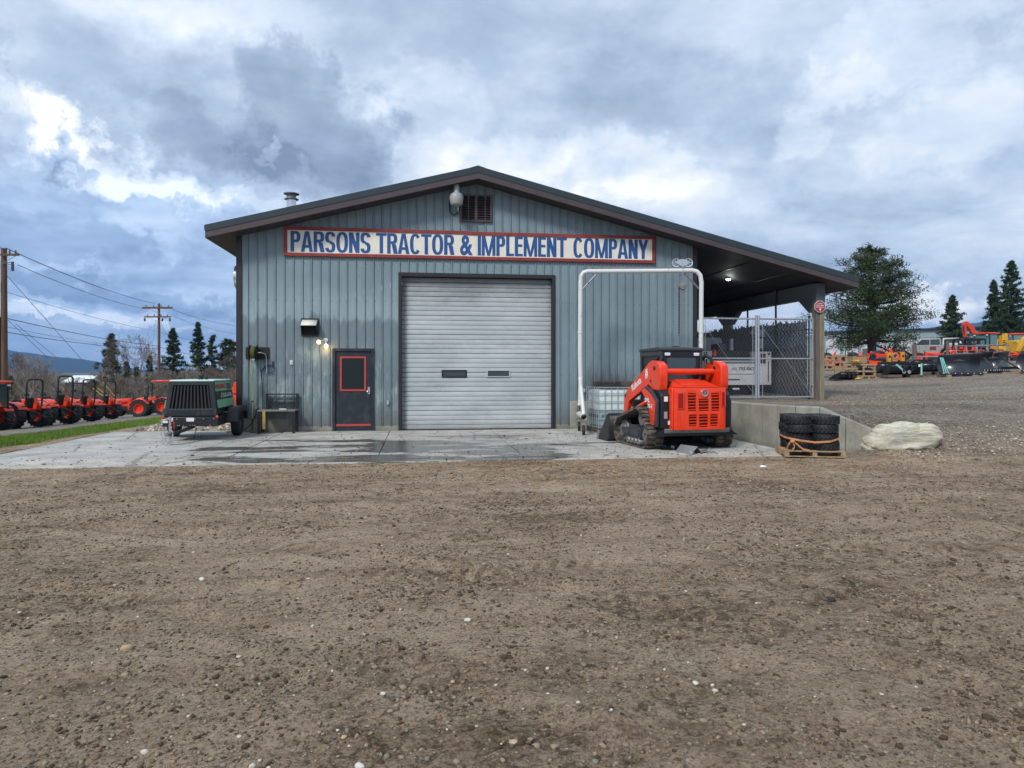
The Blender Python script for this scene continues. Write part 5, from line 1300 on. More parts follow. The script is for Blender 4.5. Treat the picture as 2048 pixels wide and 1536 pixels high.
# lift arms
for s in (-1, 1):
    x0, x1 = sorted((s * .585, s * .755)); xo = s * .745
    m = MB(); m.prism([(-.09, 1.20), (.14, 1.14), (.42, 1.30), (.46, 1.74), (.26, 1.80), (.02, 1.775), (-.12, 1.70), (-.14, 1.64), (-.14, 1.33)], 'x', x0, x1); m.build('arm_knuckle', ORANGE, CL, bev=.018)
    m = MB(); x2, x3 = sorted((s * .63, s * .735)); m.prism([(.30, 1.36), (.30, 1.775), (.46, 1.74), (1.86, 1.13), (1.98, 1.0), (2.02, .62), (1.96, .30), (1.80, .28), (1.78, .72), (1.66, .92)], 'x', x2, x3); m.build('lift_arm', ORANGE, CL, bev=.014)
    m = MB(); m.cyl((s * .575, .12, 1.64), (s * .765, .12, 1.64), .042, n=16); m.cyl((s * .60, .30, 1.38), (s * .762, .30, 1.38), .03, n=14); m.cyl((s * .60, 1.88, 1.04), (s * .745, 1.88, 1.04), .035, n=14); m.build('pivot_pin', BLACKP, CL)
    m = MB(); m.cyl((s * .68, .46, 1.34), (s * .68, .86, .86), .055, n=14); m.build('lift_cylinder', BLACKP, CL); MB().cyl((s * .68, .30, 1.52), (s * .68, .46, 1.34), .03, n=12).build('cylinder_rod', CHROME, CL)
    m = MB(); m.tube([(s * .60, .20, 1.74), (s * .55, .22, 1.86), (s * .50, .35, 1.90), (s * .52, .55, 1.80), (s * .58, .75, 1.62)], .035, 10); m.build('hydraulic_hose', RUBBER, CL)
    m = MB(); m.cyl((s * .76, .35, .98), (s * .76, 1.1, .78), .05, n=8); m.build('link_bar', ORANGE, CL)
    m = MB(); m.prism([(1.84, .42), (2.06, .42), (2.10, .85), (2.02, .90)], 'x', *sorted((s * .45, s * .50))); m.build('quick_attach', BLACKP, CL)
MB().cyl((-.60, .16, 1.575), (.60, .16, 1.575), .060, n=18).build('cross_tube', ORANGE, CL)
m = MB(); text('Kubota', .52, .15, WHITE, CL, (-.737, 1.42, 1.10), (R(0), R(0), R(-90)), bold=.02).rotation_euler = Euler((0, R(-23.5), R(-90)), 'XYZ')
k_ = [c for c in CL.children if c.name.startswith('lettering')][-1]
k_.matrix_local = Matrix.Translation((-.737, 1.42, 1.135)) @ Matrix.Rotation(R(-90), 4, 'Z') @ Matrix.Rotation(R(-23.5), 4, 'Y')
m = MB(); m.prism([(.47, 1.46), (.61, 1.42), (.63, 1.60), (.50, 1.64)], 'x', -.739, -.7365); m.build('warning_label', WHITE, CL)
m = MB()
for (y, z) in ((.50, 1.48), (.57, 1.46), (.51, 1.60), (.60, 1.57), (.55, 1.53)): m.box(-.741, -.739, y - .012, y + .012, z - .014, z + .014)
m.build('label_marks', BLACK, CL, smooth=None)
# cab
CB = thing('cab'); CB.parent = CL
def post(b, p, q, w): b.tube([p, q], w, 6)
for s in (-1, 1):
    xr = sorted((s * .42, s * .49))
    MB().prism([(.40, 1.15), (.46, 1.15), (.52, 2.0), (.42, 2.0)], 'x', *xr).build('cab_pillar', GREYP, CB, bev=.01)
    MB().prism([(1.50, 1.15), (1.57, 1.15), (1.62, 2.0), (1.55, 2.0)], 'x', *xr).build('cab_pillar', GREYP, CB, bev=.01)
    MB().prism([(.402, .80), (1.578, .80), (1.568, 1.21), (.462, 1.21)], 'x', s * .425, s * .485).build('cab_side', GREYP, CB, bev=.012)
    MB().prism([(.50, 1.90), (1.58, 1.90), (1.618, 1.998), (.442, 1.998)], 'x', s * .426, s * .486).build('roof_rail', GREYP, CB, bev=.012)
b = MB(); b.prism([(.40, 2.0), (1.66, 2.0), (1.66, 2.06), (.55, 2.085), (.40, 2.06)], 'x', -.50, .50); b.build('cab_roof', GREYP, CB, bev=.02)
b = MB(); b.box(-.415, .415, .405, .46, 1.15, 1.27); b.box(-.415, .415, .42, .47, 1.87, 2.0); b.box(-.415, -.34, .41, .46, 1.27, 1.87); b.box(.34, .415, .41, .46, 1.27, 1.87); b.build('rear_frame', BLACKP, CB, bev=.008)
MB().box(-.345, .345, .435, .445, 1.26, 1.88).build('rear_window', GLASS, CB)
for x in (-.33, .33): MB().box(x - .06, x + .06, .385, .42, 1.90, 1.965).build('work_light', LENS, CB, bev=.01)
for s in (-1, 1):
    MB().box(*sorted((s * .440, s * .448)), .50, 1.54, 1.22, 1.90).build('side_window', GLASS, CB)
    m = MB()
    for k in range(14): z_ = 1.24 + k * .05; m.cyl((s * .47, .50, z_), (s * .47, 1.54, z_), .0045, n=4, caps=False)
    for k in range(18): y_ = .53 + k * .058; m.cyl((s * .472, y_, 1.22), (s * .472, y_, 1.90), .0045, n=4, caps=False)
    m.build('window_grille', BLACKP, CB, smooth=None)
MB().ball((.1, .95, 2.08), (.10, .10, .05)).build('roof_beacon', BLACKP, CB)
b = MB(); b.box(-.41, .41, 1.52, 1.55, .9, 1.25); b.build('front_panel', BLACKP, CB)
b = MB(); b.box(-.22, .22, .62, 1.1, 1.0, 1.12); b.box(-.22, .22, .55, .66, 1.12, 1.72); b.build('seat', BLACKP, CB, bev=.03)
for x in (-.60, .60): MB().box(x - .018, x + .018, -.215, -.20, .52, .60).build('bolt_plate', LENS, CL)
MB().box(-.70, -.62, -.206, -.200, .98, 1.08).build('safety_label', WHITE, CL); MB().box(-.70, -.63, -.206, -.200, .64, .78).build('safety_label', GREYL, CL)
# bucket
BK = thing('bucket'); BK.parent = CL
prof_b = [(2.92, .015), (2.20, .03), (2.08, .12), (2.06, .55), (2.16, .62)]
m = MB(); v = []; 
for x in (-1.06, 1.06):
    for p in prof_b: v.append((x, p[0], p[1]))
m.add(v, [(i, i + 1, i + 6, i + 5) for i in range(4)]); o = m.build('bucket_shell', BLACKP, BK, smooth=30); q = o.modifiers.new('t', 'SOLIDIFY'); q.thickness = .018
for s in (-1, 1): m = MB(); m.prism([(2.90, .02), (2.20, .03), (2.08, .12), (2.06, .55), (2.20, .62), (2.34, .50)], 'x', *sorted((s * 1.04, s * 1.065))); m.build('bucket_side', BLACKP, BK, bev=.004)
MB().box(-1.07, 1.07, 2.86, 3.02, .004, .028).build('cutting_edge', STEEL, BK); MB().box(-1.075, -1.02, 2.84, 2.95, .02, .20).build('side_cutter', STEEL, BK, bev=.01)
MB().box(-.95, -.80, 2.045, 2.052, .38, .50).build('bucket_label', WHITE, BK)
KEEP = ('track', 'tread_blocks', 'idler_wheel', 'track_roller', 'drive_sprocket', 'track_frame', 'frame_cover')
seen = set()
def squeeze(o, oy=0.0):
    for c in o.children:
        if c.type == 'MESH' and c.name.split('.')[0] not in KEEP and c.data.name not in seen and not c.name.startswith('lettering'):
            seen.add(c.data.name)
            for v in c.data.vertices:
                if v.co.y > .5: v.co.y = .5 + (v.co.y - .5) * .84
        elif c.name.startswith('lettering') and c.location.y > .5: c.location.y = .5 + (c.location.y - .5) * .84
        squeeze(c)
squeeze(CL)
# scraps lying behind the loader
ALU = mat('bent_aluminium', (.33, .36, .36), .4, .6)
for (px, t_, lab, rz, sc_) in ((1378, 13.75, 'bent grey angle flashing scrap lying under the loader rear', 20, 1.0), (1412, 13.9, 'flat crumpled aluminium scrap right of the angle flashing', -30, .8), (1345, 14.3, 'dark broken casting lying beside the left track', 70, .7)):
    x, y = Q(px, t_); t = thing('metal_scrap', lab, 'scrap', (x, y, .0), R(rz), 'metal scraps under the loader')
    m = MB(); w_ = .16 * sc_; m.add([(-w_, -.22, 0), (0, -.24, w_ * (.9 if sc_ == 1 else .35)), (w_, -.2, 0), (-w_, .22, 0), (0, .24, w_ * (.9 if sc_ == 1 else .35)), (w_, .2, 0), (w_ * 1.5, -.1, .04)], [(0, 1, 4, 3), (1, 2, 5, 4), (2, 6, 5)])
    o = m.build('sheet_piece', ALU if sc_ != .7 else BLACKP, t, smooth=None); q = o.modifiers.new('t', 'SOLIDIFY'); q.thickness = .012
    for k in range(3):
        m = MB(); m.cbox((rnd.uniform(-.15, .15), rnd.uniform(-.2, .2), .03), (.10, .06, .05), (rnd.random(), rnd.random(), rnd.random())); m.build('fragment', ALU if k else BLACKP, t)

# ---------------------------------------------------------------- trailer compressor
GREENL = mat('pale_green_paint', (.46, .64, .54), .4, var=.06, vscale=3); GREEN = mat('mid_green_paint', (.17, .40, .24), .45, var=.08, vscale=3); DKG = mat('dark_green_black_paint', (.007, .014, .016), .45, dirt=(.05, .05, .045), dscale=4)
GTX = mat('pale_green_lettering', (.42, .58, .46), .5); REDL = mat('red_lettering', (.45, .02, .03), .5)
cx0, cy0 = Q(381, 15.95)
TR = thing('trailer_compressor', 'green and black towable air compressor with its drawbar toward the viewer', 'compressor', (cx0, cy0, 0), R(3))
# body: front at local y=0, rear y=1.95; z .78..1.38 canopy over a black base
hw = .555
MB().prism([(.10, 1.345), (.13, 1.385), (1.92, 1.385), (1.96, 1.34)], 'x', -.475, .475).build('roof_panel', GREENL, TR, bev=.02)
m = MB(); m.prism([(-hw + .02, .60), (hw - .02, .60), (hw - .09, 1.345), (-hw + .09, 1.345)], 'y', .16, 1.93); m.build('canopy_body', DKG, TR, bev=.02)
for s in (-1, 1):
    for (z0, z1, mt, nm, y0, y1) in ((1.12, 1.33, GREEN, 'upper_side_panel', .12, 1.92), (.93, 1.115, DKG, 'middle_side_panel', .12, 1.92), (.74, .925, GREEN, 'lower_side_panel', .12, 1.90)):
        m = MB(); xw = lambda z: hw - (z - .74) * .12
        m.add([(s * xw(z0), y0, z0), (s * xw(z0), y1, z0), (s * xw(z1), y1, z1), (s * xw(z1), y0, z1)], [(0, 1, 2, 3)]); o = m.build(nm, mt, TR, smooth=None); q = o.modifiers.new('t', 'SOLIDIFY'); q.thickness = .03
def side_text(t_, w_, h_, m_, y, z): 
    o = text(t_, w_, h_, m_, TR, (hw + .018 - (z - .74) * .12, y, z), (0, 0, R(90)), bold=.03); o.rotation_euler = Euler((R(-6.8), 0, R(90)), 'XYZ'); return o
side_text('MOJONNS', .92, .14, REDL, .16, 1.15); side_text('TUX', .55, .14, DKG, 1.22, 1.15)
side_text('SULLAIR', 1.0, .10, GTX, .72, .97); side_text('185', .26, .07, BLACK, .18, .76); side_text('1867', .34, .12, BLACK, 1.15, .775)
m = MB(); m.lathe([(.035, 0), (.062, 0), (.062, .004), (.035, .004)], 20, (hw + .016 - .28 * .12, .60, 1.02), 'x', close=True); m.build('round_emblem', GTX, TR)
# front louvre face, tapering upward
m = MB(); fr = [(-hw - .01, .56), (hw + .01, .56), (.50, 1.34), (-.48, 1.34)]
x0b, x1b, x0t, x1t, zb_, zt_ = -.44, .44, -.37, .37, .74, 1.26
m.add([(-hw - .01, 0, .56), (hw + .01, 0, .56), (.485, .06, 1.36), (-.47, .06, 1.36), (x0b, 0.0, zb_), (x1b, 0.0, zb_), (x1t, .05, zt_), (x0t, .05, zt_)], [(0, 1, 5, 4), (1, 2, 6, 5), (2, 3, 7, 6), (3, 0, 4, 7)])
o = m.build('front_frame', DKG, TR, smooth=None); q = o.modifiers.new('t', 'SOLIDIFY'); q.thickness = .10; q.offset = 1 if False else -1
q = o.modifiers.new('b', 'BEVEL'); q.width = .02; q.segments = 3; q.limit_method = 'ANGLE'; q.angle_limit = R(35)
for k in range(11):
    f_ = (k + .5) / 11; xb_, xt_ = x0b + (x1b - x0b) * f_, x0t + (x1t - x0t) * f_
    m = MB(); m.add([(xb_ - .018, .02, zb_), (xb_ + .018, .02, zb_), (xt_ + .015, .07, zt_), (xt_ - .015, .07, zt_), (xb_ - .018, .06, zb_), (xb_ + .018, .06, zb_), (xt_ + .015, .11, zt_), (xt_ - .015, .11, zt_)], [(0, 1, 2, 3), (4, 5, 6, 7), (0, 3, 7, 4), (1, 2, 6, 5)]); m.build('louvre_bar', BLACKP, TR, smooth=None)
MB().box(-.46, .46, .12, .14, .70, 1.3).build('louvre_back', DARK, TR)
b = MB(); b.box(-hw - .03, hw + .03, -.02, 1.95, .20 + .14, .555); b.build('base_frame', BLACKP, TR, bev=.012)
for z_ in (.50, .42): MB().box(-.36, .30, -.028, -.021, z_, z_ + .012).build('base_rib', GREYP, TR)
for (x0, x1, z0, z1) in ((-.08, .08, .455, .535), (-.44, -.36, .455, .54)): MB().box(x0, x1, -.030, -.021, z0, z1).build('rating_plate', LENS, TR)
MB().box(-.58, -.47, -.030, -.021, .425, .475).build('yellow_plate', M_CREAM, TR)
m = MB()
for x in (-.5, -.28, -.10, .10, .28, .50):
    m.cyl((x, -.021, .51), (x, -.034, .51), .012, n=8)
for x in (-.26, -.22, -.14, .0, .06, .10, .42): m.cyl((x, -.021, .365), (x, -.034, .365), .011, n=8)
m.build('bolt_heads', CHROME, TR, smooth=None)
for s in (-1, 1):
    m = MB(); m.prism([(.78, .38), (.90, .62), (1.05, .72), (1.95, .72), (2.08, .62), (2.12, .38), (2.02, .38), (1.95, .58), (1.05, .60), (.92, .38)], 'x', *sorted((s * .585, s * .86))); m.build('fender', BLACKP, TR, bev=.015)
    m = MB(); m.prism([(.80, .38), (1.0, .66), (1.95, .66), (2.05, .38)], 'x', *sorted((s * .575, s * .583))); m.build('fender_liner', BLACKP, TR)
    t_ = link_mesh('tyre', None, TR, (s * .72, 1.47, .335), (0, R(90), 0)) if False else None
    m = MB(); m.lathe([(.19, -.085), (.27, -.10), (.315, -.095), (.335, -.07), (.336, -.028), (.328, -.024), (.328, -.018), (.336, -.014), (.336, .014), (.328, .018), (.328, .024), (.336, .028), (.335, .07), (.315, .095), (.27, .10), (.19, .085)], 34, (s * .72, 1.47, .336), 'x', close=True); m.build('tyre', RUBBER, TR)
    m = MB(); m.lathe([(0, s * .05), (.06, s * .06), (.08, s * .03), (.17, s * .02), (.195, s * .07), (.195, -s * .08), (.17, -s * .06), (0, -s * .06)], 26, (s * .72, 1.47, .336), 'x'); m.build('rim', GREYP, TR)
    MB().cyl((s * .57, -.03, .56), (s * .57, -.045, .56), .03, n=12).build('reflector', ORANGE, TR)
MB().cyl((-.7, 1.47, .336), (.7, 1.47, .336), .03, n=8).build('axle', BLACKP, TR)
m = MB(); m.tube([(0.02, .2, .33), (-.12, -.35, .26), (-.22, -.78, .235)], .045, 4); m.build('drawbar', STEEL if False else GREYP, TR)
m = MB(); m.lathe([(.022, -.03), (.055, -.03), (.055, .03), (.022, .03)], 16, (-.24, -.90, .235), 'z', close=True); m.cbox((-.225, -.82, .235), (.09, .10, .08)); m.build('lunette_eye', STEEL, TR)
m = MB(); m.cyl((-.26, -.62, .05), (-.26, -.62, .60), .028, n=12); m.cyl((-.26, -.62, .56), (-.42, -.66, .53), .014, n=8); m.cyl((-.42, -.66, .53), (-.42, -.66, .47), .02, n=8); m.cbox((-.26, -.62, .03), (.10, .10, .012)); m.build('jack', CHROME, TR)
m = MB(); m.tube([(-.20, -.52, .30), (-.22, -.56, .52), (-.19, -.60, .50), (-.17, -.62, .34)], .012, 6); m.build('breakaway_cable', mat('red_cable', (.4, .02, .02), .5), TR)
for (xa, xb, zl_, yy_) in ((-.36, -.16, .02, -.84), (-.31, -.21, .07, -.78)):
    m = MB(); cv = [(xa + .02 * math.sin(k * 1.3), .40 - (.40 - zl_ - .05) * k / 8) for k in range(9)]; cv += [((xa + xb) / 2 - (xb - xa) / 2 * math.cos(k * math.pi / 6), zl_ + .05 - .05 * math.sin(k * math.pi / 6)) for k in range(1, 6)]; cv += [(xb - .02 * math.sin(k * 1.1), zl_ + .05 + (.40 - zl_ - .05) * k / 8) for k in range(9)]
    for k in range(len(cv) - 1):
        a, b_ = Vector((cv[k][0], yy_, cv[k][1])), Vector((cv[k + 1][0], yy_, cv[k + 1][1])); c_ = (a + b_) / 2; L_ = (b_ - a).length; an = math.atan2(b_.x - a.x, b_.z - a.z)
        m.cbox(c_, (.026, .009, L_ * 1.15) if k % 2 else (.009, .026, L_ * 1.15), (0, an, 0))
    m.build('safety_chain', CHROME, TR, smooth=None)
m = MB(); m.cyl((.0, .95, 1.385), (.0, .95, 1.46), .055, n=14); m.lathe([(.0, 1.50), (.07, 1.49), (.075, 1.46), (.055, 1.455)], 14, (0, .95, 0)); m.build('exhaust_cap', BLACKP, TR)
m = MB(); m.cyl((.16, .8, 1.38), (.16, .8, 1.44), .03, n=12); m.tube([(.14, .8, 1.44), (.15, .8, 1.475), (.18, .8, 1.44)], .01, 6); m.build('lifting_eye', BLACKP, TR)
MB().cyl((.1, .1, .3), (.07, -.02, .05), .012, n=6).build('support_rod', BLACKP, TR)
# ---------------------------------------------------------------- tractors
def lug_tyre(R0, w, n, rim):
    m = MB(); m.lathe([(rim, -w * .40), (R0 * .78, -w * .5), (R0 * .92, -w * .46), (R0 * .945, -w * .3), (R0 * .945, w * .3), (R0 * .92, w * .46), (R0 * .78, w * .5), (rim, w * .40)], 26, ax='x', close=True)
    for k in range(n):
        for s in (-1, 1):
            a = 2 * math.pi * (k + (.5 if s > 0 else 0)) / n; mm = Matrix.Rotation(a, 3, 'X'); c = mm @ Vector((s * w * .25, 0, R0 * .965))
            m.cbox(c, (w * .56, R0 * .10, R0 * .075), mm @ Matrix.Rotation(s * R(32), 3, 'Z'))
    return m.mesh(RUBBER, 'tyre', 35)
def rim_mesh(r, w, mt):
    m = MB(); m.lathe([(0, -w * .1), (r * .3, -w * .12), (r * .35, -w * .02), (r * .85, -w * .05), (r * .9, -w * .42), (r * 1.03, -w * .45), (r * 1.03, w * .45), (r * .9, w * .42), (r * .85, w * .05), (r * .35, w * .02), (r * .3, w * .12), (0, w * .1)], 24, ax='x')
    for k in range(6): a = k * R(60); m.cyl((-w * .14, r * .22 * math.cos(a), r * .22 * math.sin(a)), (w * .14, r * .22 * math.cos(a), r * .22 * math.sin(a)), r * .035, n=6)
    return m.mesh(mt, 'rim', 40)
RT, FT = lug_tyre(.60, .40, 17, .33), lug_tyre(.36, .24, 15, .19)
RRM, FRM = rim_mesh(.33, .36, ORANGE), rim_mesh(.19, .22, ORANGE)
SMV = mat('fluorescent_orange_sign', (.90, .10, .015), .4); SMVR = mat('sign_red_border', (.40, .02, .02), .4)
def wheel(par, x, y, rear, R0):
    s = 1 if x > 0 else -1
    w = thing('rear_wheel' if rear else 'front_wheel'); w.parent = par; w.location = (x, y, R0)
    link_mesh('tyre', RT if rear else FT, w); link_mesh('rim', RRM if rear else FRM, w); return w
def tractor(label, loc, rz, roof=None, loader=False, group='orange tractors parked in a row', scale=1.0, nm='compact_tractor', cat='tractor', smv=True):
    """front toward +y"""
    t = thing(nm, label, cat, loc, rz, group); t.scale = (scale,) * 3
    m = MB(); m.prism([(.55, .72), (2.10, .72), (2.16, .80), (2.14, 1.12), (1.7, 1.24), (.60, 1.30)], 'x', -.30, .30); m.build('hood', ORANGE, t, bev=.05)
    MB().box(-.24, .24, 2.155, 2.17, .78, 1.10).build('front_grille', BLACKP, t)
    m = MB(); m.box(-.26, .26, -.25, 1.9, .42, .72); m.box(-.18, .18, -.42, .2, .45, .85); m.build('chassis', BLACKP, t, bev=.02)
    for s in (-1, 1):
        m = MB(); arc = [(.64 * math.cos(a), .60 + .68 * math.sin(a)) for a in [R(v) for v in (25, 45, 65, 90, 115, 135, 150)]]; inn = [(y * .95, .60 + (z - .60) * .94) for y, z in arc]
        m.prism(arc + inn[::-1], 'x', *sorted((s * .40, s * .88))); m.prism([(.5, .72)] + arc[:-1] + [(-.45, .9)], 'x', *sorted((s * .395, s * .42))); m.build('fender', ORANGE, t, bev=.012)
        MB().box(*sorted((s * .55, s * .75)), -.60, -.57, 1.05, 1.12).build('tail_light', RED_DK, t)
        wheel(t, s * .70, .0, True, .62); wheel(t, s * .58, 1.62, False, .37)
        m = MB(); m.box(*sorted((s * .28, s * .62)), .38, .85, .48, .52); m.build('footstep', BLACKP, t)
    m = MB(); m.box(-.55, .55, 1.59, 1.65, .34, .42); m.build('front_axle', BLACKP, t)
    m = MB(); m.box(-.26, .26, -.15, .25, .95, 1.06); m.prism([(-.18, 1.05), (-.10, 1.05), (-.18, 1.48), (-.25, 1.46)], 'x', -.24, .24); m.build('seat', BLACKP, t, bev=.03)
    m = MB(); m.lathe([(.17, -.012), (.20, -.012), (.20, .012), (.17, .012)], 20, close=True); m.cyl((0, 0, 0), (0, .02, -.25), .02, n=6); m.cbox((0, 0, 0), (.36, .03, .015))
    o = m.build('steering_wheel', BLACKP, t, loc=(0, .52, 1.48)); o.rotation_euler = (R(30), 0, 0)
    m = MB(); m.prism([(.45, .72), (.66, .72), (.62, 1.32), (.5, 1.36)], 'x', -.24, .24); m.build('dash', BLACKP, t, bev=.02)
    if roof == 'cab':
        for x in (-.62, .62):
            for y in (-.45, .72): MB().box(x - .035, x + .035, y - .035, y + .035, .95, 2.25).build('cab_post', BLACKP, t)
        for q in ((-.59, .59, -.46, -.45, 1.15, 2.2), (-.59, .59, .72, .73, 1.3, 2.2), (-.635, -.625, -.41, .69, 1.1, 2.2), (.625, .635, -.41, .69, 1.1, 2.2)): MB().box(*q).build('cab_window', mat_cabglass, t)
        MB().box(-.72, .72, -.62, .92, 2.25, 2.38).build('cab_roof', ORANGE, t, bev=.05)
        for x in (-.5, .5): MB().box(x - .08, x + .08, -.65, -.60, 2.12, 2.20).build('rear_light', LENS, t)
    else:
        m = MB(); m.tube([(-.42, -.42, .80), (-.44, -.48, 1.5), (-.44, -.50, 2.15), (-.40, -.50, 2.27), (-.30, -.50, 2.33), (.30, -.50, 2.33), (.40, -.50, 2.27), (.44, -.50, 2.15), (.44, -.48, 1.5), (.42, -.42, .80)], .042, 8); m.build('roll_bar', BLACKP, t)
        for s in (-1, 1): m = MB(); m.cbox((s * .44, -.50, 1.62), (.13, .13, .10)); m.cbox((s * .52, -.54, 1.62), (.05, .07, .07)); m.build('roll_bar_hinge', BLACKP, t)
        if roof == 'canopy': 
            m = MB(); m.prism([(-.75, 2.38), (.85, 2.36), (.80, 2.46), (-.1, 2.50), (-.70, 2.46)], 'x', -.58, .58); m.build('canopy', ORANGE, t, bev=.04)
    if smv:
        m = MB(); m.prism([(-.165, -.005), (.165, -.005), (.020, .30), (-.020, .30)], 'y', -.005, .005); o = m.build('slow_vehicle_sign', SMV, t, loc=(0, -.60, 1.18)); o.rotation_euler = (R(-6), 0, 0)
        m = MB(); m.prism([(-.19, -.02), (.19, -.02), (.19, .005), (.026, .325), (-.026, .325), (-.19, .005)], 'y', .006, .010); m.build('sign_border', SMVR, o)
    m = MB()
    for s in (-1, 1): m.tube([(s * .18, -.40, .75), (s * .40, -.85, .50)], .025, 5); m.tube([(s * .22, -.35, .42), (s * .38, -.95, .36)], .03, 5)
    m.tube([(0, -.45, .80), (0, -.80, .70)], .03, 5); m.build('hitch_arms', BLACKP, t)
    if loader:
        for s in (-1, 1):
            m = MB(); m.prism([(.62, .45), (.80, .45), (.82, 1.25), (.64, 1.30)], 'x', *sorted((s * .36, s * .44))); m.build('loader_post', ORANGE, t)
            m = MB(); m.prism([(.66, 1.14), (.72, 1.26), (1.9, 1.02), (2.62, .32), (2.52, .24), (1.8, .88)], 'x', *sorted((s * .37, s * .43))); m.build('loader_arm', ORANGE, t, bev=.01)
        m = MB(); m.prism([(2.5, .05), (3.1, .02), (2.62, .30), (2.55, .55), (2.48, .55)], 'x', -.85, .85); m.build('loader_bucket', BLACKP, t)
    return t
mat_cabglass = GLASS
NORTH = YAW  # view heading
def place(px, t): x, y = Q(px, t); return (x, y, gz(x, y) - .02)
tl = [(-24, 27.5, 80, 'cab', False, 'orange tractor with a cab roof, cut by the left edge of the picture', .83),
      (52, 29.6, 78, None, False, 'orange tractor with a plain black roll bar, first one right of the wooden pole', .88),
      (113, 32.4, 80, None, False, 'orange tractor with the tallest roll bar in the row, in front of the white-roofed shed', .97),
      (162, 36.5, 80, None, False, 'orange tractor with roll bar between the tallest one and the yellow poles', .95),
      (206, 41.0, 80, None, False, 'orange tractor in front of the yellow slanting poles', .97),
      (285, 47.0, 100, None, True, 'orange loader tractor seen from its side, under the far utility pole', .95),
      (332, 51.0, 98, 'canopy', False, 'orange tractor with an orange canopy behind the trailer compressor', 1.0)]
for px, t_, hd, rf, ld, lab, sc_ in tl: tractor(lab, place(px, t_), -YAW + R(hd), rf, ld, scale=sc_)
# yellow slanting poles and thin rods seen behind the row
YEL = mat('yellow_marker_paint', (.62, .38, .04), .5)
x0, y0 = Q(205, 46.0)
t = thing('yellow_ramp_poles', 'three slanting yellow bars behind the tractor row', 'bars', (x0, y0, gz(x0, y0)))
def yp(px, py, tt): q = Q(px, tt); return Vector((q[0] - x0, q[1] - y0, zat(py, tt) - gz(x0, y0)))
for a, b_ in (((186, 777, 46), (219, 802, 46.5)), ((195, 776, 46), (222, 798, 46.6)), ((205, 764, 46), (231, 794, 46.8))): MB().cyl(yp(*a), yp(*b_), .035, n=6).build('bar', YEL, t)
MB().cyl(yp(219, 802, 46.5) , yp(219, 822, 46.5), .05, n=6).build('bar_support', BLACKP, t)
# backhoe boom by the corner
x0, y0 = Q(472, 40.0); zg = gz(x0, y0)
t = thing('backhoe_arm', 'orange folded backhoe arm standing by the left corner of the workshop', 'backhoe', (x0, y0, zg))
z1 = lambda py: zat(py, 40.0) - zg
m = MB(); m.prism([(-.28, z1(784)), (-.05, z1(764)), (.08, z1(764)), (.14, z1(785)), (-.05, z1(787))], 'y', -.12, .12); m.build('bucket', ORANGE, t, bev=.02)
m = MB(); m.prism([(-.22, z1(789)), (.15, z1(790)), (.06, z1(812)), (-.08, z1(812))], 'y', -.10, .10); m.build('dipper', ORANGE, t, bev=.02)
m = MB(); m.cyl((-.3, 0, z1(782)), (.08, 0, z1(760)), .03); m.box(-.12, .10, -.3, .3, -.1, z1(812)); m.box(-.9, .9, .2, 1.2, .3, 1.0); m.build('arm_base', GREYP, t)

# ---------------------------------------------------------------- utility poles and wires
INS = mat('insulator_glaze', (.05, .05, .055), .3)
def upole(px, t_, ytop, r0, lab, arms, side_n=6):
    x, y = Q(px, t_); zg = gz(x, y); h = zat(ytop, t_) - zg
    t = thing('utility_pole', lab, 'utility pole', (x, y, zg - .1), -YAW); MB().cyl((0, 0, 0), (0, 0, h + .1), r0, r0 * .72, 14).build('pole', M_POLE, t)
    for (py, xa, xb, th) in arms:
        z = zat(py, t_) - zg + .1; a, b = xa * t_ / F, xb * t_ / F
        MB().box(a, b, -r0 - .12, -r0, z - th / 2, z + th / 2).build('crossarm', M_POLE, t)
        m = MB()
        for f_ in (.15, .85) if a < -.3 else (.85,):
            xx = a + (b - a) * f_; m.cyl((xx, -r0 - .05, z - .05), (0, -r0, z - .55), .02, n=4)
        m.build('brace', STEEL, t)
        for k in range(side_n if a < -.3 else 3):
            xx = a + (b - a) * (k + .5) / (side_n if a < -.3 else 3)
            if abs(xx) < .2: continue
            m = MB(); m.lathe([(.0, .22), (.035, .20), (.05, .12), (.035, .10), (.06, .06), (.03, 0)], 8, (xx, -r0 - .06, z + th / 2)); m.build('insulator', INS, t)
    return t, zg, h
t, zg, h = upole(8, 42, 497, .215, 'thick brown utility pole at the left edge, with a single-sided crossarm', [(511, 0, 36, .12)])
m = MB()
for k, (py, xx) in enumerate(((525, 26), (531, 24))): m.cyl((0.1, -.2, zat(528, 42) - zg + .1), (xx * 42 / F, -.3, zat(py, 42) - zg + .1), .02, n=5)
m.cyl((.72, -.3, zat(522, 42) - zg), (.72, -.3, zat(540, 42) - zg), .08, n=8); m.build('cutout_fuse', INS, t)
MB().box(-.30, -.16, -.4, -.2, zat(575, 42) - zg, zat(556, 42) - zg).build('equipment_box', GREYL, t)
MB().cyl((-.12, -.22, .2), (-.12, -.20, h * .62), .05, n=8).build('conduit', DGALV, t)
t2, zg2, h2 = upole(318, 76, 607, .17, 'distant utility pole with two crossarms above the pine trees', [(616, -31, 29, .20), (634, -27, 26, .14)], 4)
m = MB()
for xx in (-26, 9, 24): m.cyl((xx * 76 / F, -.25, zat(635, 76) - zg2), (xx * 76 / F, -.25, zat(641, 76) - zg2), .10, n=8)
m.build('transformer_cans', INS, t2)
WIRE = mat('wire_black', (.035, .037, .042), .5)
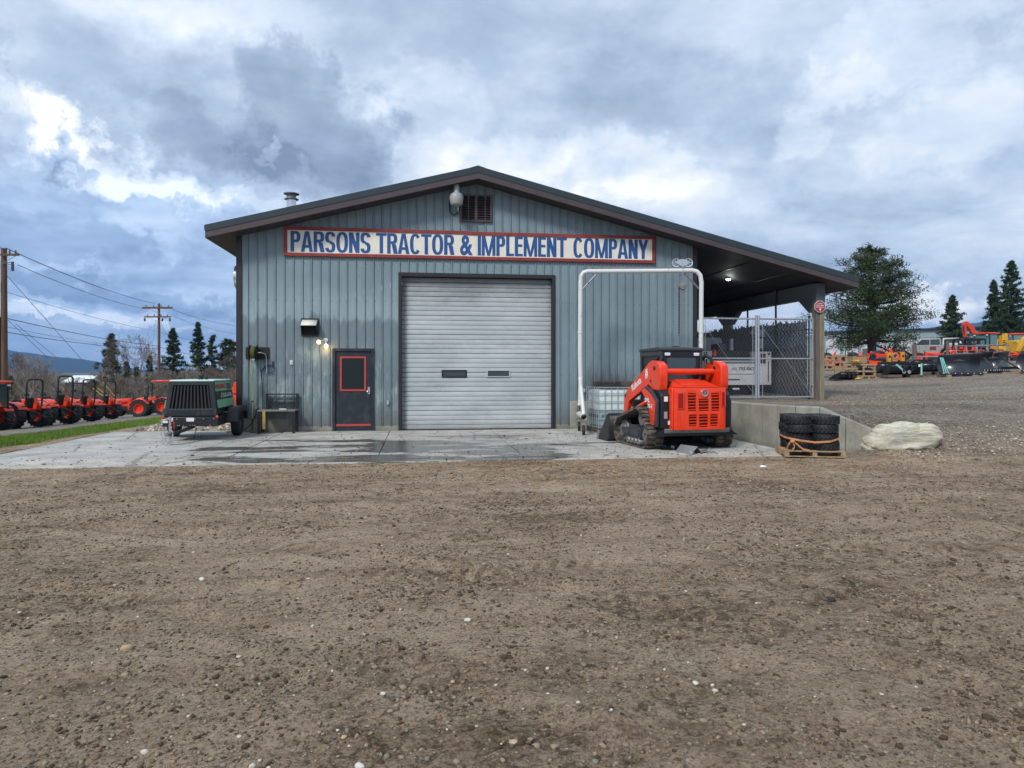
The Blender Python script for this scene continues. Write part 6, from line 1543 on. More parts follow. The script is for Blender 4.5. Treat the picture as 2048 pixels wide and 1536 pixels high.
def wire(a, b_, sag, r, lab, mid=None):
    (pa, ya, ta), (pb, yb, tb) = a, b_
    A = Vector((*Q(pa, ta), zat(ya, ta))); B = Vector((*Q(pb, tb), zat(yb, tb))); n = 24
    pts = [(A.lerp(B, k / n) - A) - Vector((0, 0, 4 * sag * (k / n) * (1 - k / n))) for k in range(n + 1)]
    return MB().tube(pts, r, 4).build('overhead_wire', WIRE, None, lab, 'wire', 'overhead wires on the left', loc=A, smooth=None)
wl_ = [((-60, 466, 40), (12, 500, 42), .05, .018, 'top wire leaving the left edge of the picture above the near utility pole'),
       ((12, 496, 42), (309, 607, 76), .35, .026, 'uppermost thick wire from the near pole top to the far pole top'),
       ((36, 530, 42), (287, 617, 76), .30, .020, 'second wire from the near pole crossarm to the far pole crossarm'),
       ((10, 583, 42), (318, 663, 76), .22, .014, 'thin middle wire between the two utility poles'),
       ((10, 636, 42), (318, 692, 76), .20, .026, 'thick lower wire with splices between the two utility poles'),
       ((10, 653, 42), (318, 694, 76), .35, .012, 'faint thin wire just above the lowest cable'),
       ((10, 664, 42), (318, 697, 76), .25, .026, 'lowest cable between the two utility poles'),
       ((345, 619, 76), (480, 652, 95), .3, .018, 'wire running right from the far pole crossarm to the workshop roof'),
       ((345, 632, 76), (480, 668, 95), .3, .014, 'second wire running right from the far pole'),
       ((318, 664, 76), (480, 693, 95), .3, .016, 'third wire running right from the far pole across the pine tops'),
       ((318, 694, 76), (480, 720, 95), .3, .022, 'lowest cable running right from the far pole past the pines'),
       ((12, 549, 42), (166, 722, 47), 0, .014, 'long guy wire slanting down right from the near pole'),
       ((16, 640, 42), (96, 716, 47), 0, .012, 'short guy wire slanting down from the near pole, left of its pair'),
       ((32, 648, 42), (114, 716, 47), 0, .012, 'short guy wire slanting down from the near pole, right of its pair'),
       ((311, 640, 76), (296, 770, 74), 0, .012, 'guy wire dropping left from the far pole'),
       ((322, 645, 76), (332, 668, 76), 0, .012, 'short drop wire under the far pole crossarms')]
for a, b_, sg_, r, lab in wl_: wire(a, b_, sg_, r, lab)

# ---------------------------------------------------------------- trees
def leaf_mat(name, c0, c1):
    s = NM(name, .7); v = s.noise(.9, 5, .6); f = s.noise(7, 4, .6)
    col = s.ramp(s.math('ADD', s.math('MULTIPLY', v, .6), s.math('MULTIPLY', f, .4)), [(.36, c0), (.62, c1)]); s.b.inputs['Specular IOR Level'].default_value = .2
    return s.out(col)
PINE = leaf_mat('pine_needles', (.016, .028, .012), (.065, .090, .032))
FIRM = leaf_mat('dark_fir_needles', (.014, .030, .014), (.050, .080, .034))
DEADN = mat('dead_twigs', (.10, .075, .06), .9, var=.3)
BARK = mat('dark_bark', (.045, .034, .028), .9, var=.3, vscale=6)
TWIG = mat('bare_grey_brown_twigs', (.16, .125, .10), .9, var=.35, vscale=1.5, obj=False)
TWIGP = mat('pale_bare_bark', (.25, .22, .19), .9, var=.2, vscale=2)
def tufts(centers, rad, n, L, w, rg, up=.25):
    """needle bunches: narrow blades that fan out round each centre"""
    C = np.repeat(np.asarray(centers, float), n, 0); k = len(C)
    d = rg.normal(size=(k, 3)); d[:, 2] += up; d /= np.linalg.norm(d, axis=1)[:, None]
    C = C + rg.normal(size=(k, 3)) * np.repeat(np.atleast_1d(rad) * np.ones(len(centers)), n)[:, None] * np.array([1, 1, .6])
    s = np.cross(d, rg.normal(size=(k, 3))); s /= np.linalg.norm(s, axis=1)[:, None]
    ll = L * rg.uniform(.6, 1.3, k)[:, None]; ww = w * rg.uniform(.7, 1.3, k)[:, None]
    V = np.stack([C - s * ww * .5, C + s * ww * .5, C + d * ll + s * ww * .15, C + d * ll - s * ww * .15], 1).reshape(-1, 3)
    return V, np.arange(k * 4).reshape(k, 4)
def conifer(px, t_, ytop, ybase, half_px, lab, kind='fir', seed=1, lean=0, nbr=70, group=None, crown0=.12, fat=1.0):
    rg = np.random.default_rng(seed); x, y = Q(px, t_); zg = min(gz(x, y), zat(ybase, t_)); h = zat(ytop, t_) - zg; Rm = half_px * t_ / F
    T = thing('pine_tree' if kind != 'fir' else 'fir_tree', lab, 'tree', (x, y, zg - .2), 0, group)
    r0 = max(.10, h * .022) * fat
    tr_pts = [(lean * math.sin(k / 6 * 2) * .3 + rg.normal() * .05 * (k > 0), rg.normal() * .05 * (k > 0), h * k / 8) for k in range(9)]
    MB().tube(tr_pts, [r0 * (1 - .88 * (k / 8)) for k in range(9)], 8).build('trunk', BARK, T)
    def tp(z): f_ = min(max(z / h * 8, 0), 7.999); i = int(f_); a = Vector(tr_pts[i]); return a.lerp(Vector(tr_pts[i + 1]), f_ - i)
    br = MB(); cen = []; rad = []
    for k in range(nbr):
        f_ = crown0 + (1 - crown0) * ((k + rg.uniform(0, 1)) / nbr); az = k * 2.399 + rg.normal() * .4
        if kind == 'pine':      # broad, domed, irregular
            prof_ = float(np.interp(f_, [.1, .2, .33, .5, .68, .84, 1.0], [.70, .90, 1.0, .96, .78, .54, .20])); L = Rm * prof_ * rg.uniform(.60, 1.08); rise = .34 * (min(f_, .8) - .34) + rg.normal() * .12
        elif kind == 'slim':
            prof_ = (1 - f_) ** .8 * .95 + .08; L = Rm * prof_ * rg.uniform(.55, 1.15); rise = rg.normal() * .08 + .05
        else:
            prof_ = (1 - f_) ** .75 * (1 - .35 * max(0, .25 - f_) / .25) + .02; L = Rm * prof_ * rg.uniform(.72, 1.12); rise = -.10 + .3 * f_ + rg.normal() * .06
        p0 = tp(h * f_); d = Vector((math.cos(az), math.sin(az), rise)); p1 = p0 + d * L * .5 + Vector((0, 0, -.03 * L)); p2 = p0 + d * L + Vector((0, 0, L * (.10 if kind == 'pine' else -.02)))
        br.tube([p0, p1, p2], [max(.02, r0 * .32 * (1 - f_ * .6)), r0 * .16, r0 * .04], 5)
        nc = max(3, int(L / (.34 if kind != 'pine' else .34)))
        for j in range(nc):
            g_ = (.30 if kind == 'pine' else .18) + (.75 if kind == 'pine' else .85) * (j + rg.uniform(0, 1)) / nc
            q = (p0.lerp(p1, g_ * 2) if g_ < .5 else p1.lerp(p2, g_ * 2 - 1)); side = rg.normal() * .22 * L * g_
            cen.append((q.x - math.sin(az) * side, q.y + math.cos(az) * side, q.z + rg.normal() * .06 * L + .05)); rad.append((.10 + .03 * L) * (1.45 if kind == 'pine' else .9) * (.35 + .65 * min(1, prof_ * 1.6)))
    cen += [tuple(tp(h * .985)), tuple(tp(h * .96))]; rad += [.05, .08]
    br.build('branches', BARK, T, smooth=None)
    sc_ = t_ / 60
    V, Fc = tufts(cen, rad, 40 if kind != 'pine' else 46, .21 * sc_ ** .5, .062 * sc_, rg)
    link_mesh('crown', np_mesh('crown', V, Fc, [PINE if kind in ('pine', 'slim') else FIRM]), T)
    return T
conifer(222, 78, 666, 800, 46, 'slender pine with open branches left of the far utility pole', 'slim', 3, nbr=62, crown0=.22)
conifer(347, 88, 655, 800, 42, 'broad dark fir right beside the far utility pole', 'fir', 4, nbr=80, crown0=.05)
conifer(396, 86, 643, 800, 35, 'tallest narrow fir of the group left of the workshop', 'fir', 5, nbr=80, crown0=.05)
conifer(424, 92, 668, 800, 28, 'thin fir with a bare tip between the tallest fir and the workshop corner', 'slim', 6, nbr=46, crown0=.1)
conifer(458, 90, 678, 800, 36, 'pine partly hidden by the left corner of the workshop', 'pine', 7, nbr=60, crown0=.15)
conifer(273, 84, 733, 803, 15, 'small dark fir in the undergrowth left of the pole base', 'fir', 8, nbr=40, crown0=.04)
conifer(253, 88, 722, 803, 16, 'small fir behind the yellow bars', 'fir', 9, nbr=40, crown0=.04)
conifer(300, 84, 712, 803, 16, 'bushy fir at the left foot of the far utility pole', 'fir', 10, nbr=46, crown0=.04)
conifer(188, 84, 762, 803, 14, 'low dark fir beside the white-roofed shed', 'fir', 31, nbr=36, crown0=.02)
conifer(22, 70, 752, 812, 14, 'low dark bush-like fir right of the near pole', 'fir', 32, nbr=36, crown0=.02)
conifer(1742, 57, 496, 712, 112, 'large spreading ponderosa pine right of the lean-to post', 'pine', 11, nbr=96, crown0=.17, fat=1.9)
conifer(1906, 92, 590, 690, 40, 'medium pine standing alone behind the storage building', 'fir', 12, nbr=80, crown0=.08)
conifer(2022, 96, 521, 690, 52, 'tall pine at the right edge, behind the storage building', 'fir', 13, nbr=110, crown0=.08)
conifer(1988, 93, 560, 690, 34, 'shorter pine left of the tall one at the right edge', 'fir', 14, nbr=80, crown0=.06)
conifer(2075, 90, 560, 690, 40, 'pine cut by the right edge of the picture', 'fir', 15, nbr=80, crown0=.06)
# bare trees
def bare_mesh(seed, h, spread=1.0, depth=6, m_=TWIG, r0=.12, upright=.75):
    rg = random.Random(seed); V, Fc = [], []
    def seg(a, b, ra, rb):
        d = (b - a).normalized(); u = d.orthogonal().normalized(); w = d.cross(u); o = len(V)
        for p, r in ((a, ra), (b, rb)):
            for k in range(3): t = 2.094 * k; V.append(tuple(p + (u * math.cos(t) + w * math.sin(t)) * r))
        for k in range(3): Fc.append((o + k, o + (k + 1) % 3, o + 3 + (k + 1) % 3, o + 3 + k))
    def grow(p, d, L, r, k):
        n = 2; 
        for i in range(n):
            d2 = (d + Vector((rg.gauss(0, .10), rg.gauss(0, .10), rg.gauss(0, .05)))).normalized(); q = p + d2 * L / n; seg(p, q, r, r * .85); p, d, r = q, d2, r * .85
        if k == 0: return
        for j in range(rg.choice((2, 3, 3))):
            a = rg.uniform(0, 6.28); tilt = rg.uniform(.3, .75) * spread; u = d.orthogonal().normalized(); w = d.cross(u)
            nd = (d * math.cos(tilt) + (u * math.cos(a) + w * math.sin(a)) * math.sin(tilt) + Vector((0, 0, .16 * upright))).normalized()
            grow(p, nd, L * rg.uniform(.62, .86), max(r * .62, .012), k - 1)
    grow(Vector((0, 0, 0)), Vector((rg.gauss(0, .05), rg.gauss(0, .05), 1)).normalized(), h * .27, r0, depth)
    return np_mesh('bare_tree', np.array(V), np.array(Fc), [m_])
bm_ = [bare_mesh(s, 6.5, .75, 6, TWIG if s % 3 else TWIGP, .09) for s in range(21, 27)]
gr = 'leafless trees in the thicket on the left'
rb = random.Random(3)
for k in range(58):
    px = 12 + k * 8.2 + rb.uniform(-5, 5); t_ = rb.uniform(64, 84)
    x, y = Q(px, t_); hs = (1.0 if px < 175 else .72) * rb.uniform(.62, 1.05)
    if 120 < px < 190: hs *= .62
    o = link_mesh('bare_tree', bm_[k % 6], None, (x, y, gz(x, y) - .2), (0, 0, rb.uniform(0, 6)), (hs * 1.1, hs * 1.1, hs))
    setp(o, 'thin leafless tree in the brown thicket beyond the parked tractors', 'tree', gr)
big_b = bare_mesh(41, 10.5, 1.0, 7, TWIG, .20)
for px, t_, s_, lab in ((292, 80, .95, 'crooked bare deciduous tree just left of the far utility pole'), (262, 88, .90, 'pale bare tree between the slender pine and the far pole'), (452, 82, .72, 'bare tree by the left corner of the workshop')):
    x, y = Q(px, t_); o = link_mesh('bare_tree', big_b, None, (x, y, gz(x, y) - .2), (0, 0, px), (s_,) * 3); setp(o, lab, 'tree')
# undergrowth that nobody could count
def brush(name, lab, pts_fn, n, m_, L, w, seed):
    rg = np.random.default_rng(seed); P_ = np.array([pts_fn(rg) for _ in range(n)]); V, Fc = tufts(P_, .5, 10, L, w, rg, up=1.2)
    o = link_mesh(name, np_mesh(name, V, Fc, [m_])); setp(o, lab, 'undergrowth', kind='stuff')
def bp_(rg):
    px = rg.uniform(-60, 480); t_ = rg.uniform(66, 90); x, y = Q(px, t_); return (x, y, gz(x, y) + abs(rg.normal()) * .8)
brush('undergrowth', 'brown brush at the foot of the thicket on the left', bp_, 3800, TWIG, 1.1, .05, 5)
brush('evergreen_undergrowth', 'dark green shrubs low in the thicket on the left', lambda rg: (lambda q: (q[0], q[1], gz(*q) + abs(rg.normal()) * .9))(Q(rg.choice([20, 185, 240, 300, 360, 420, 470]) + rg.normal() * 16, rg.uniform(70, 86))), 1300, FIRM, .5, .09, 6)
# ---------------------------------------------------------------- hills
def hill(name, lab, prof, t_, m_, depth=1500):
    V = []; n = len(prof); K = 14; fr = []
    xs = np.linspace(prof[0][0], prof[-1][0], 220); hs = np.interp(xs, [p[0] for p in prof], [p[1] for p in prof])
    rows = []
    for j in range(K):
        f_ = j / (K - 1); tt = t_ - depth * (1 - f_) * .6 if j < K - 1 else t_
        for i, px in enumerate(xs):
            x, y = Q(px, tt); top = zat(hs[i], t_); z = -20 + (top + 20) * math.sin(f_ * math.pi / 2) ** .9
            z += (N1(np.array(px * .05 + j * .7), np.array(j * .6 + 3.0)) * 14 + N2(np.array(px * .3), np.array(j * 2.1)) * 4) * (1 if j < K - 1 else .35) * f_; V.append((x, y, float(z)))
    Fc = [(j * 220 + i, j * 220 + i + 1, (j + 1) * 220 + i + 1, (j + 1) * 220 + i) for j in range(K - 1) for i in range(219)]
    o = link_mesh(name, np_mesh(name, np.array(V), np.array(Fc), [m_], smooth=True)); o['kind'] = 'structure'; o['label'] = lab
s = NM('forested_hill', .95); M_HILL = s.out(s.ramp(s.noise(.012, 10, .7), [(.35, (.006, .020, .030)), (.65, (.018, .040, .046))]), None, s.bump(s.noise(.05, 8, .7), .8, 12))
hill('hills', 'blue forested ridge on the horizon at left', [(-900, 668), (-300, 660), (0, 698), (60, 706), (120, 716), (200, 724), (270, 738), (330, 745), (420, 752), (520, 760), (700, 765)], 3600, M_HILL)
hill('hills', 'blue forested ridge behind the storage building at right', [(1500, 700), (1700, 690), (1810, 668), (1850, 658), (1900, 650), (1960, 646), (2050, 640), (2300, 615), (2800, 610)], 3300, M_HILL)
# ---------------------------------------------------------------- sheds on the left
x, y = Q(155, 120); 
t = thing('farm_shed', 'low brick-red shed with a white roof behind the tractors', 'building', (x, y, gz(x, y) - .3), -YAW)
zz = lambda py: zat(py, 120) - gz(x, y) + .3
MB().box(-2.1, 2.1, 0, 6, 0, zz(762)).build('wall', mat('brick_red_wall', (.16, .055, .035), .85, var=.3), t)
m = MB(); m.prism([(-.8, zz(763)), (2.5, zz(751)), (2.5, zz(752) - .1), (-.8, zz(763) - .15)], 'x', -2.15, 2.15); m.build('roof', mat('white_metal_roof', (.72, .76, .80), .5), t)
MB().box(-1.0, 1.1, -.05, 0, zz(782), zz(768)).build('window', mat('pale_window', (.35, .42, .5), .2), t)
# long storage building right
M_STOR = mat('white_storage_siding', (.52, .54, .57), .5, var=.06, vscale=.3, obj=False); M_STORB = mat('pale_blue_siding', (.30, .38, .43), .5, var=.08, vscale=.5, obj=False); M_STT = mat('blue_steel_trim', (.20, .29, .35), .5)
A = Vector((*Q(1648, 100), 0)); B = Vector((*Q(2014, 97), 0)); L = (B - A).length; ang = math.atan2(B.y - A.y, B.x - A.x)
zb = zat(702, 99) - .4
t = thing('storage_building', 'long white storage building with blue posts and roll-up doors behind the pines', 'building', (A.x, A.y, zb), ang)
za = lambda py: zat(py, 99) - zb
k = int(L / .55)
for i in range(int(L / .9)):
    x0_ = i * .9; m = MB(); zt1 = za(664) + (za(655) - za(664)) * x0_ / L; m.box(x0_ + .02, x0_ + .82, -.02, .1, za(676), zt1); m.box(x0_ + .82, x0_ + .90, -.06, .1, za(676), zt1); m.build('siding_panel', M_STORB, t)
MB().box(-.1, L + .1, -.05, 9, -1.2, .05).build('floor_slab', M_CURB, t)
nd = 10
for i in range(nd):
    x0_ = L * i / nd; x1_ = L * (i + 1) / nd
    MB().box(x0_ + .22, x1_ - .22, .05, .1, .05, za(677)).build('roll_up_door', M_STOR, t); MB().box(x0_ - .20, x0_ + .20, -.08, .2, 0, za(677)).build('door_post', M_STT, t)
m = MB(); m.prism([(-.5, za(664) - .02), (9, za(660)), (9, za(660) + .15), (-.5, za(664) + .12)], 'x', -.3, L + .3); o = m.build('roof', mat('dark_blue_roof_edge', (.05, .08, .11), .5), t)
o.rotation_euler = (0, -math.atan2(za(655) - za(664), L), 0)
MB().box(0, L, 8.8, 9, 0, za(665)).build('back_wall', M_STORB, t); MB().box(L - .1, L, .1, 8.8, 0, za(655) - .1).build('end_wall', M_STORB, t); MB().box(0, .1, .1, 8.8, 0, za(665)).build('end_wall', M_STORB, t)
# ---------------------------------------------------------------- yard on the right
def rplace(px, t_): x, y = Q(px, t_); return (x, y, gz(x, y))
def faces(px, t_, extra=0): return -YAW + R(extra)
TEAL = mat('teal_strap', (.25, .62, .60), .6); AMBER = mat('yellow_orange_paint', (.62, .27, .015), .45)
NAVY = mat('blue_black_plow_paint', (.016, .024, .034), .35, var=.2, vscale=2, coat=.3)
def mw(px, t_): return px * t_ / F       # metres for a width in pixels at that depth
def crate(px, t_, wpx, hpx, ins, lab, base=None):
    p = rplace(px, t_); t = thing('shipping_crate', lab, 'crate', p, faces(px, t_), 'timber-framed shipping crates'); w = mw(wpx, t_); h = mw(hpx, t_); d = .8
    b0 = base or 0
    for x_ in (-w / 2, 0, w / 2):
        for y_ in (0, d): MB().box(x_ - .04, x_ + .04, y_ - .03, y_ + .03, b0, b0 + h).build('upright', M_PALLET, t)
    for z_ in (b0 + .06, b0 + h * .45, b0 + h - .05):
        for y_ in (-.035, d + .035): MB().box(-w / 2 - .05, w / 2 + .05, y_ - .015, y_ + .015, z_ - .04, z_ + .04).build('rail', M_PALLET, t)
    for k in range(3): MB().box(-w / 2, w / 2, k * d / 3 + .02, k * d / 3 + .14, b0 + .0, b0 + .02).build('deck_board', M_PALLET, t)
    for (mt, x0, x1, z0, z1) in ins:
        m = MB(); m.box(x0 * w, x1 * w, .12, d - .12, b0 + z0 * h, b0 + z1 * h); m.build('packed_part', mt, t, bev=.05)
        m = MB(); m.cyl((x0 * w + .08, .08, b0 + (z0 + .2) * h), (x1 * w - .05, .08, b0 + (z1 - .1) * h), .035); m.cyl(((x0 + x1) / 2 * w, .06, b0 + z0 * h), ((x0 + x1) / 2 * w, .05, b0 + (z0 + z1) / 2 * h), .07); m.build('packed_rod', BLACKP, t)
    return t
crate(1654, 33.0, 24, 24, [(ORANGE, -.45, -.02, .05, .35), (BLACKP, .05, .42, .1, .55)], 'timber crate with orange and black parts, just right of the lean-to post', .36)
crate(1680, 33.5, 24, 26, [(ORANGE, -.42, .42, .05, .62)], 'timber crate holding a bright orange attachment, second from the lean-to post', .42)
crate(1700, 32.2, 26, 22, [(BLACKP, -.4, .1, .05, .5), (STEEL, .12, .42, .05, .4)], 'low timber crate with grey and black parts in front of the orange ones')
crate(1727, 32.4, 44, 28, [(BLACKP, -.42, .46, .05, .72)], 'wide timber crate of black tines beside the big pine')
# wooden box, tarp
p = rplace(1720, 34.5); t = thing('wooden_box', 'closed yellowish wooden box behind the wide crate', 'box', (p[0], p[1], p[2] + .55), -YAW); MB().box(-.35, .35, 0, .6, 0, .33).build('box', M_PALLET, t, bev=.01); MB().box(-.37, .37, -.02, .62, .333, .36).build('lid', M_PALLET, t); MB().box(-.38, .38, 0, .6, -.55, -.003).build('base_box', BLACKP, t)
p = rplace(1712, 32.2)
o = link_mesh('crumpled_tarp', rock_mesh((.42, .3, .14), 9, 4, .9, YEL), None, (p[0], p[1], p[2] + .76)); setp(o, 'crumpled yellow tarp lying on the low crates', 'tarp')
o = link_mesh('strap_scrap', rock_mesh((.35, .2, .12), 11, 3, .6, YEL), None, (*Q(1715, 31.2), gz(*Q(1715, 31.2)) + .05)); setp(o, 'yellow strap scrap on the gravel before the crates', 'strap')
for px, wpx, lab in ((1700, 36, 'bare wooden pallet on the gravel under the black tines, left one'), (1738, 32, 'bare wooden pallet on the gravel, right one before the wide crate')):
    p = rplace(px, 31.6); t = thing('wooden_pallet', lab, 'pallet', p, -YAW + R(4)); w = mw(wpx, 31.6) / 2
    for k in range(5): MB().box(-w, w, k * .2, k * .2 + .1, .09, .11).build('deck_board', M_PALLET, t)
    for x_ in (-w + .04, 0, w - .04): MB().box(x_ - .04, x_ + .04, 0, .9, 0, .088).build('stringer', M_PALLET, t)
# loader buckets
def bucket(px, t_, wpx, hpx, lab, turn=0, mt=BLACKP, straps=False, nm='loader_bucket', cat='bucket', zup=.12):
    p = rplace(px, t_); t = thing(nm, lab, cat, p, -YAW + R(turn), 'black loader buckets'); w = mw(wpx, t_) / 2; h = mw(hpx, t_)
    pr = [(-.42, h * .9), (-.46, h * .62), (-.36, h * .2), (-.12, .02), (.45, .0)]; m = MB(); v = []
    for x_ in (-w, w):
        for q in pr: v.append((x_, q[0], q[1] + zup))
    m.add(v, [(i, i + 1, i + 6, i + 5) for i in range(4)]); o = m.build('shell', mt, t, smooth=30); q = o.modifiers.new('t', 'SOLIDIFY'); q.thickness = .02
    for s in (-1, 1): m = MB(); m.prism([(a, b + zup) for a, b in pr] + [(.0, h * .6 + zup)], 'x', *sorted((s * w, s * (w + .02)))); m.build('end_plate', mt, t)
    m = MB(); m.box(-w, w, -.44, -.38, h * .9 + zup, h * .96 + zup); m.build('top_lip', mt, t, bev=.01)
    for x_ in (-.25, .25): m = MB(); m.prism([(-.48, .15 * h + zup), (-.60, .3 * h + zup), (-.58, .75 * h + zup), (-.46, .85 * h + zup)], 'x', x_ * w - .03, x_ * w + .03); m.build('mounting_hook', mt, t)
    for x_ in (-.7, .7): MB().box(x_ * w - .3, x_ * w + .3, -.4, .4, 0, zup - .002).build('skid_timber', M_OLDWOOD, t)
    if straps:
        m = MB(); m.cbox((-w * .45, -.50, h * .55 + zup), (.05, .02, h * .9), (0, R(-48), 0)); m.cbox((-w * .38, -.52, h * .55 + zup), (.03, .02, h * .9), (0, R(-48), 0)); m.build('strap', TEAL, t)
        m = MB(); m.cbox((w * .93, -.47, h * .45 + zup), (.06, .03, h * .95)); m.build('strap', TEAL, t)
        m = MB()
        for xx in (-.11, .11): m.lathe([(0, -.03), (.03, -.03), (.035, -.015), (.075, -.02), (.08, 0), (.0, .02)], 16, (-w * .05 + xx, -.52, h * .24 + zup), 'y')
        m.build('hose_reel', GREYL, t); MB().box(w * .74, w * .86, -.475, -.468, h * .66 + zup, h * .86 + zup).build('label', WHITE, t)
    return t
bucket(1685, 31.4, 36, 17, 'small black bucket with a slanted side lying before the crates', 12, zup=.02)
bucket(1764, 33.0, 28, 22, 'square blue-black attachment box right of the big pine', 2, NAVY)
bucket(1803, 31.4, 60, 24, 'big black bucket tied with teal straps and two white reels', -3, BLACKP, True)
bucket(1857, 32.4, 56, 20, 'long black bucket between the strapped one and the snow plows', 6, NAVY)
# snow plows
def plow(px, t_, wpx, hpx, lab, turn, vee=False):
    p = rplace(px, t_); t = thing('snow_plow', lab, 'snow plow', p, -YAW + R(turn), 'blue-black snow plow blades'); w = mw(wpx, t_) / 2; h = mw(hpx, t_)
    def blade(xa, xb, skew):
        m = MB(); v = []; n = 9
        for i in range(2):
            x_ = (xa, xb)[i]; hh = h * (1.0 if i == 0 else 1.08)
            for k in range(n): a = k / (n - 1); v.append((x_, skew * abs(x_) - .05 + .26 * math.sin(math.pi * a * .9), .08 + hh * a))
        m.add(v, [(k, k + 1, n + k + 1, n + k) for k in range(n - 1)]); o = m.build('blade', NAVY, t, smooth=60); q = o.modifiers.new('t', 'SOLIDIFY'); q.thickness = .02
        m = MB(); m.cbox(((xa + xb) / 2, skew * abs((xa + xb) / 2) - .04, .12), (abs(xb - xa), .02, .12), (0, 0, math.atan2(skew * (abs(xb) - abs(xa)), xb - xa))); m.build('wear_edge', NAVY, t)
        m = MB()
        for k in range(7): f_ = (k + .5) / 7; x_ = xa + (xb - xa) * f_; m.ball((x_, skew * abs(x_) - .06, .13), .022, 6, 4)
        m.build('bolts', LENS, t, smooth=None)
    if vee: blade(-w, -.02, .25); blade(.02, w, .25)
    else: blade(-w, w, 0)
    m = MB(); m.box(-w * .5, w * .5, .25, .32, h * .3, h * .4); m.box(-.3, .3, .3, 1.1, .2, .3)
    for s in (-1, 1): m.cyl((s * .5, .3, .3), (s * .25, 1.2, h * .95), .03); 
    m.build('push_frame', BLACKP, t)
    m = MB()
    for s in (-1, 1): m.cyl((s * (w - .06), .1, h * 1.0), (s * (w - .06), .12, h * 1.35), .012)
    m.build('marker_rods', ORANGE, t)
    m = MB(); m.cbox((0, .15 if not vee else .06, h * .80), (.42, .012, .035), (R(22), 0, 0)); m.cbox((0, .135 if not vee else .05, h * .85), (.18, .012, .02), (R(22), 0, 0)); m.build('maker_emblem', STEEL, t)
    if vee:
        m = MB(); m.cyl((-.5, .02, h * .8), (-.02, -.02, h * .25), .01); m.cyl((.5, .02, h * .8), (.02, -.02, h * .25), .01); m.cyl((0, -.02, h * .6), (0, -.03, h * .25), .01); m.build('emblem_lines', GREENL if False else M_WOODP, t)
    for x_ in (-.6, .6): MB().box(x_ * w - .1, x_ * w + .1, -.1, .9, -.02, .07).build('pallet_runner', M_PALLET, t)
    return t
plow(1922, 30.4, 84, 40, 'straight snow plow blade, left of the two big ones, with teal straps at its edge', -4)
plow(1990, 31.5, 78, 38, 'V-shaped snow plow blade with a thin line emblem, right of the straight one', 3, True)
plow(2062, 30.2, 56, 38, 'dark snow plow blade cut by the right edge of the picture', 18)
t = thing('strap_bundle', 'teal ratchet straps hanging over the left edge of the straight plow', 'strap', (*Q(1883, 30.2), gz(*Q(1883, 30.2))), -YAW)
for k in range(3): MB().cbox((k * .07, -.05, .52), (.035, .02, .70), (0, R(-14 - k * 3), 0)).build('strap', TEAL, t)
# steel racks standing on the plows' far side
for px, t_, lab in ((1945, 33.6, 'grey steel rack behind the straight plow'), (1985, 34.0, 'grey steel rack behind the V plow')):
    p = rplace(px, t_); t = thing('steel_rack', lab, 'rack', (p[0], p[1], p[2] - .1), -YAW, 'grey racks behind the plows')
    m = MB()
    for k in range(4): m.cyl((-.75 + k * .5, 0, .9), (-.6 + k * .5, .3, 1.28), .03, n=5)
    m.cyl((-.8, 0, .92), (.9, 0, .92), .035, n=5); m.cyl((-.6, .3, 1.28), (1.0, .3, 1.28), .035, n=5); m.build('rails', STEEL, t)
    for x_ in (-.75, .8): MB().cyl((x_, .0, 0), (x_, 0, .92), .03, n=5).build('leg', STEEL, t)
# wooden posts
for px, t_, y0, hw_, lab in ((1730, 35.5, 697, 5.0, 'grey round-topped timber post left of the pine trunk'), (1829, 38, 689, 4.2, 'grey timber post in front of the pickup nose'), (1895, 40, 683, 3.4, 'grey timber post at the pickup tail')):
    p = rplace(px, t_); h = zat(y0, t_) - p[2]; r = mw(hw_, t_)
    o = MB().cyl((0, 0, -.1), (0, 0, h), r, r * .94, 12).build('timber_post', M_OLDWOOD, None, lab, 'post', 'grey timber posts', loc=p, bev=.02)
# hydraulic augers / yellow units
for px, t_, mt, lab in ((1779, 33.5, AMBER, 'yellow-orange hydraulic unit, left one behind the strapped bucket'), (1806, 33.5, AMBER, 'taller yellow-orange hydraulic unit behind the strapped bucket'), (1791, 33.8, ORF, 'faded orange ring-shaped attachment between the two yellow units')):
    p = rplace(px, t_); t = thing('hydraulic_unit', lab, 'attachment', p, -YAW); MB().box(-.30, .30, 0, .5, 0, .60).build('base', BLACKP, t)
    if mt is AMBER:
        MB().box(-.08, .08, -.02, .14, .60, 1.05).build('motor_case', mt, t, bev=.015)
        for z_ in (.80,): MB().box(-.045, .045, -.030, -.021, z_, z_ + .10).build('plate', BLACKP, t)
        MB().cyl((0, .1, 1.05), (0, .1, 1.18), .03).build('hose_port', BLACKP, t)
    else:
        MB().lathe([(.09, -.05), (.16, -.05), (.16, .05), (.09, .05)], 18, (0, .05, .86), 'y', close=True).build('ring', mt, t); MB().box(-.13, .13, .02, .08, .6, .74).build('foot', mt, t)
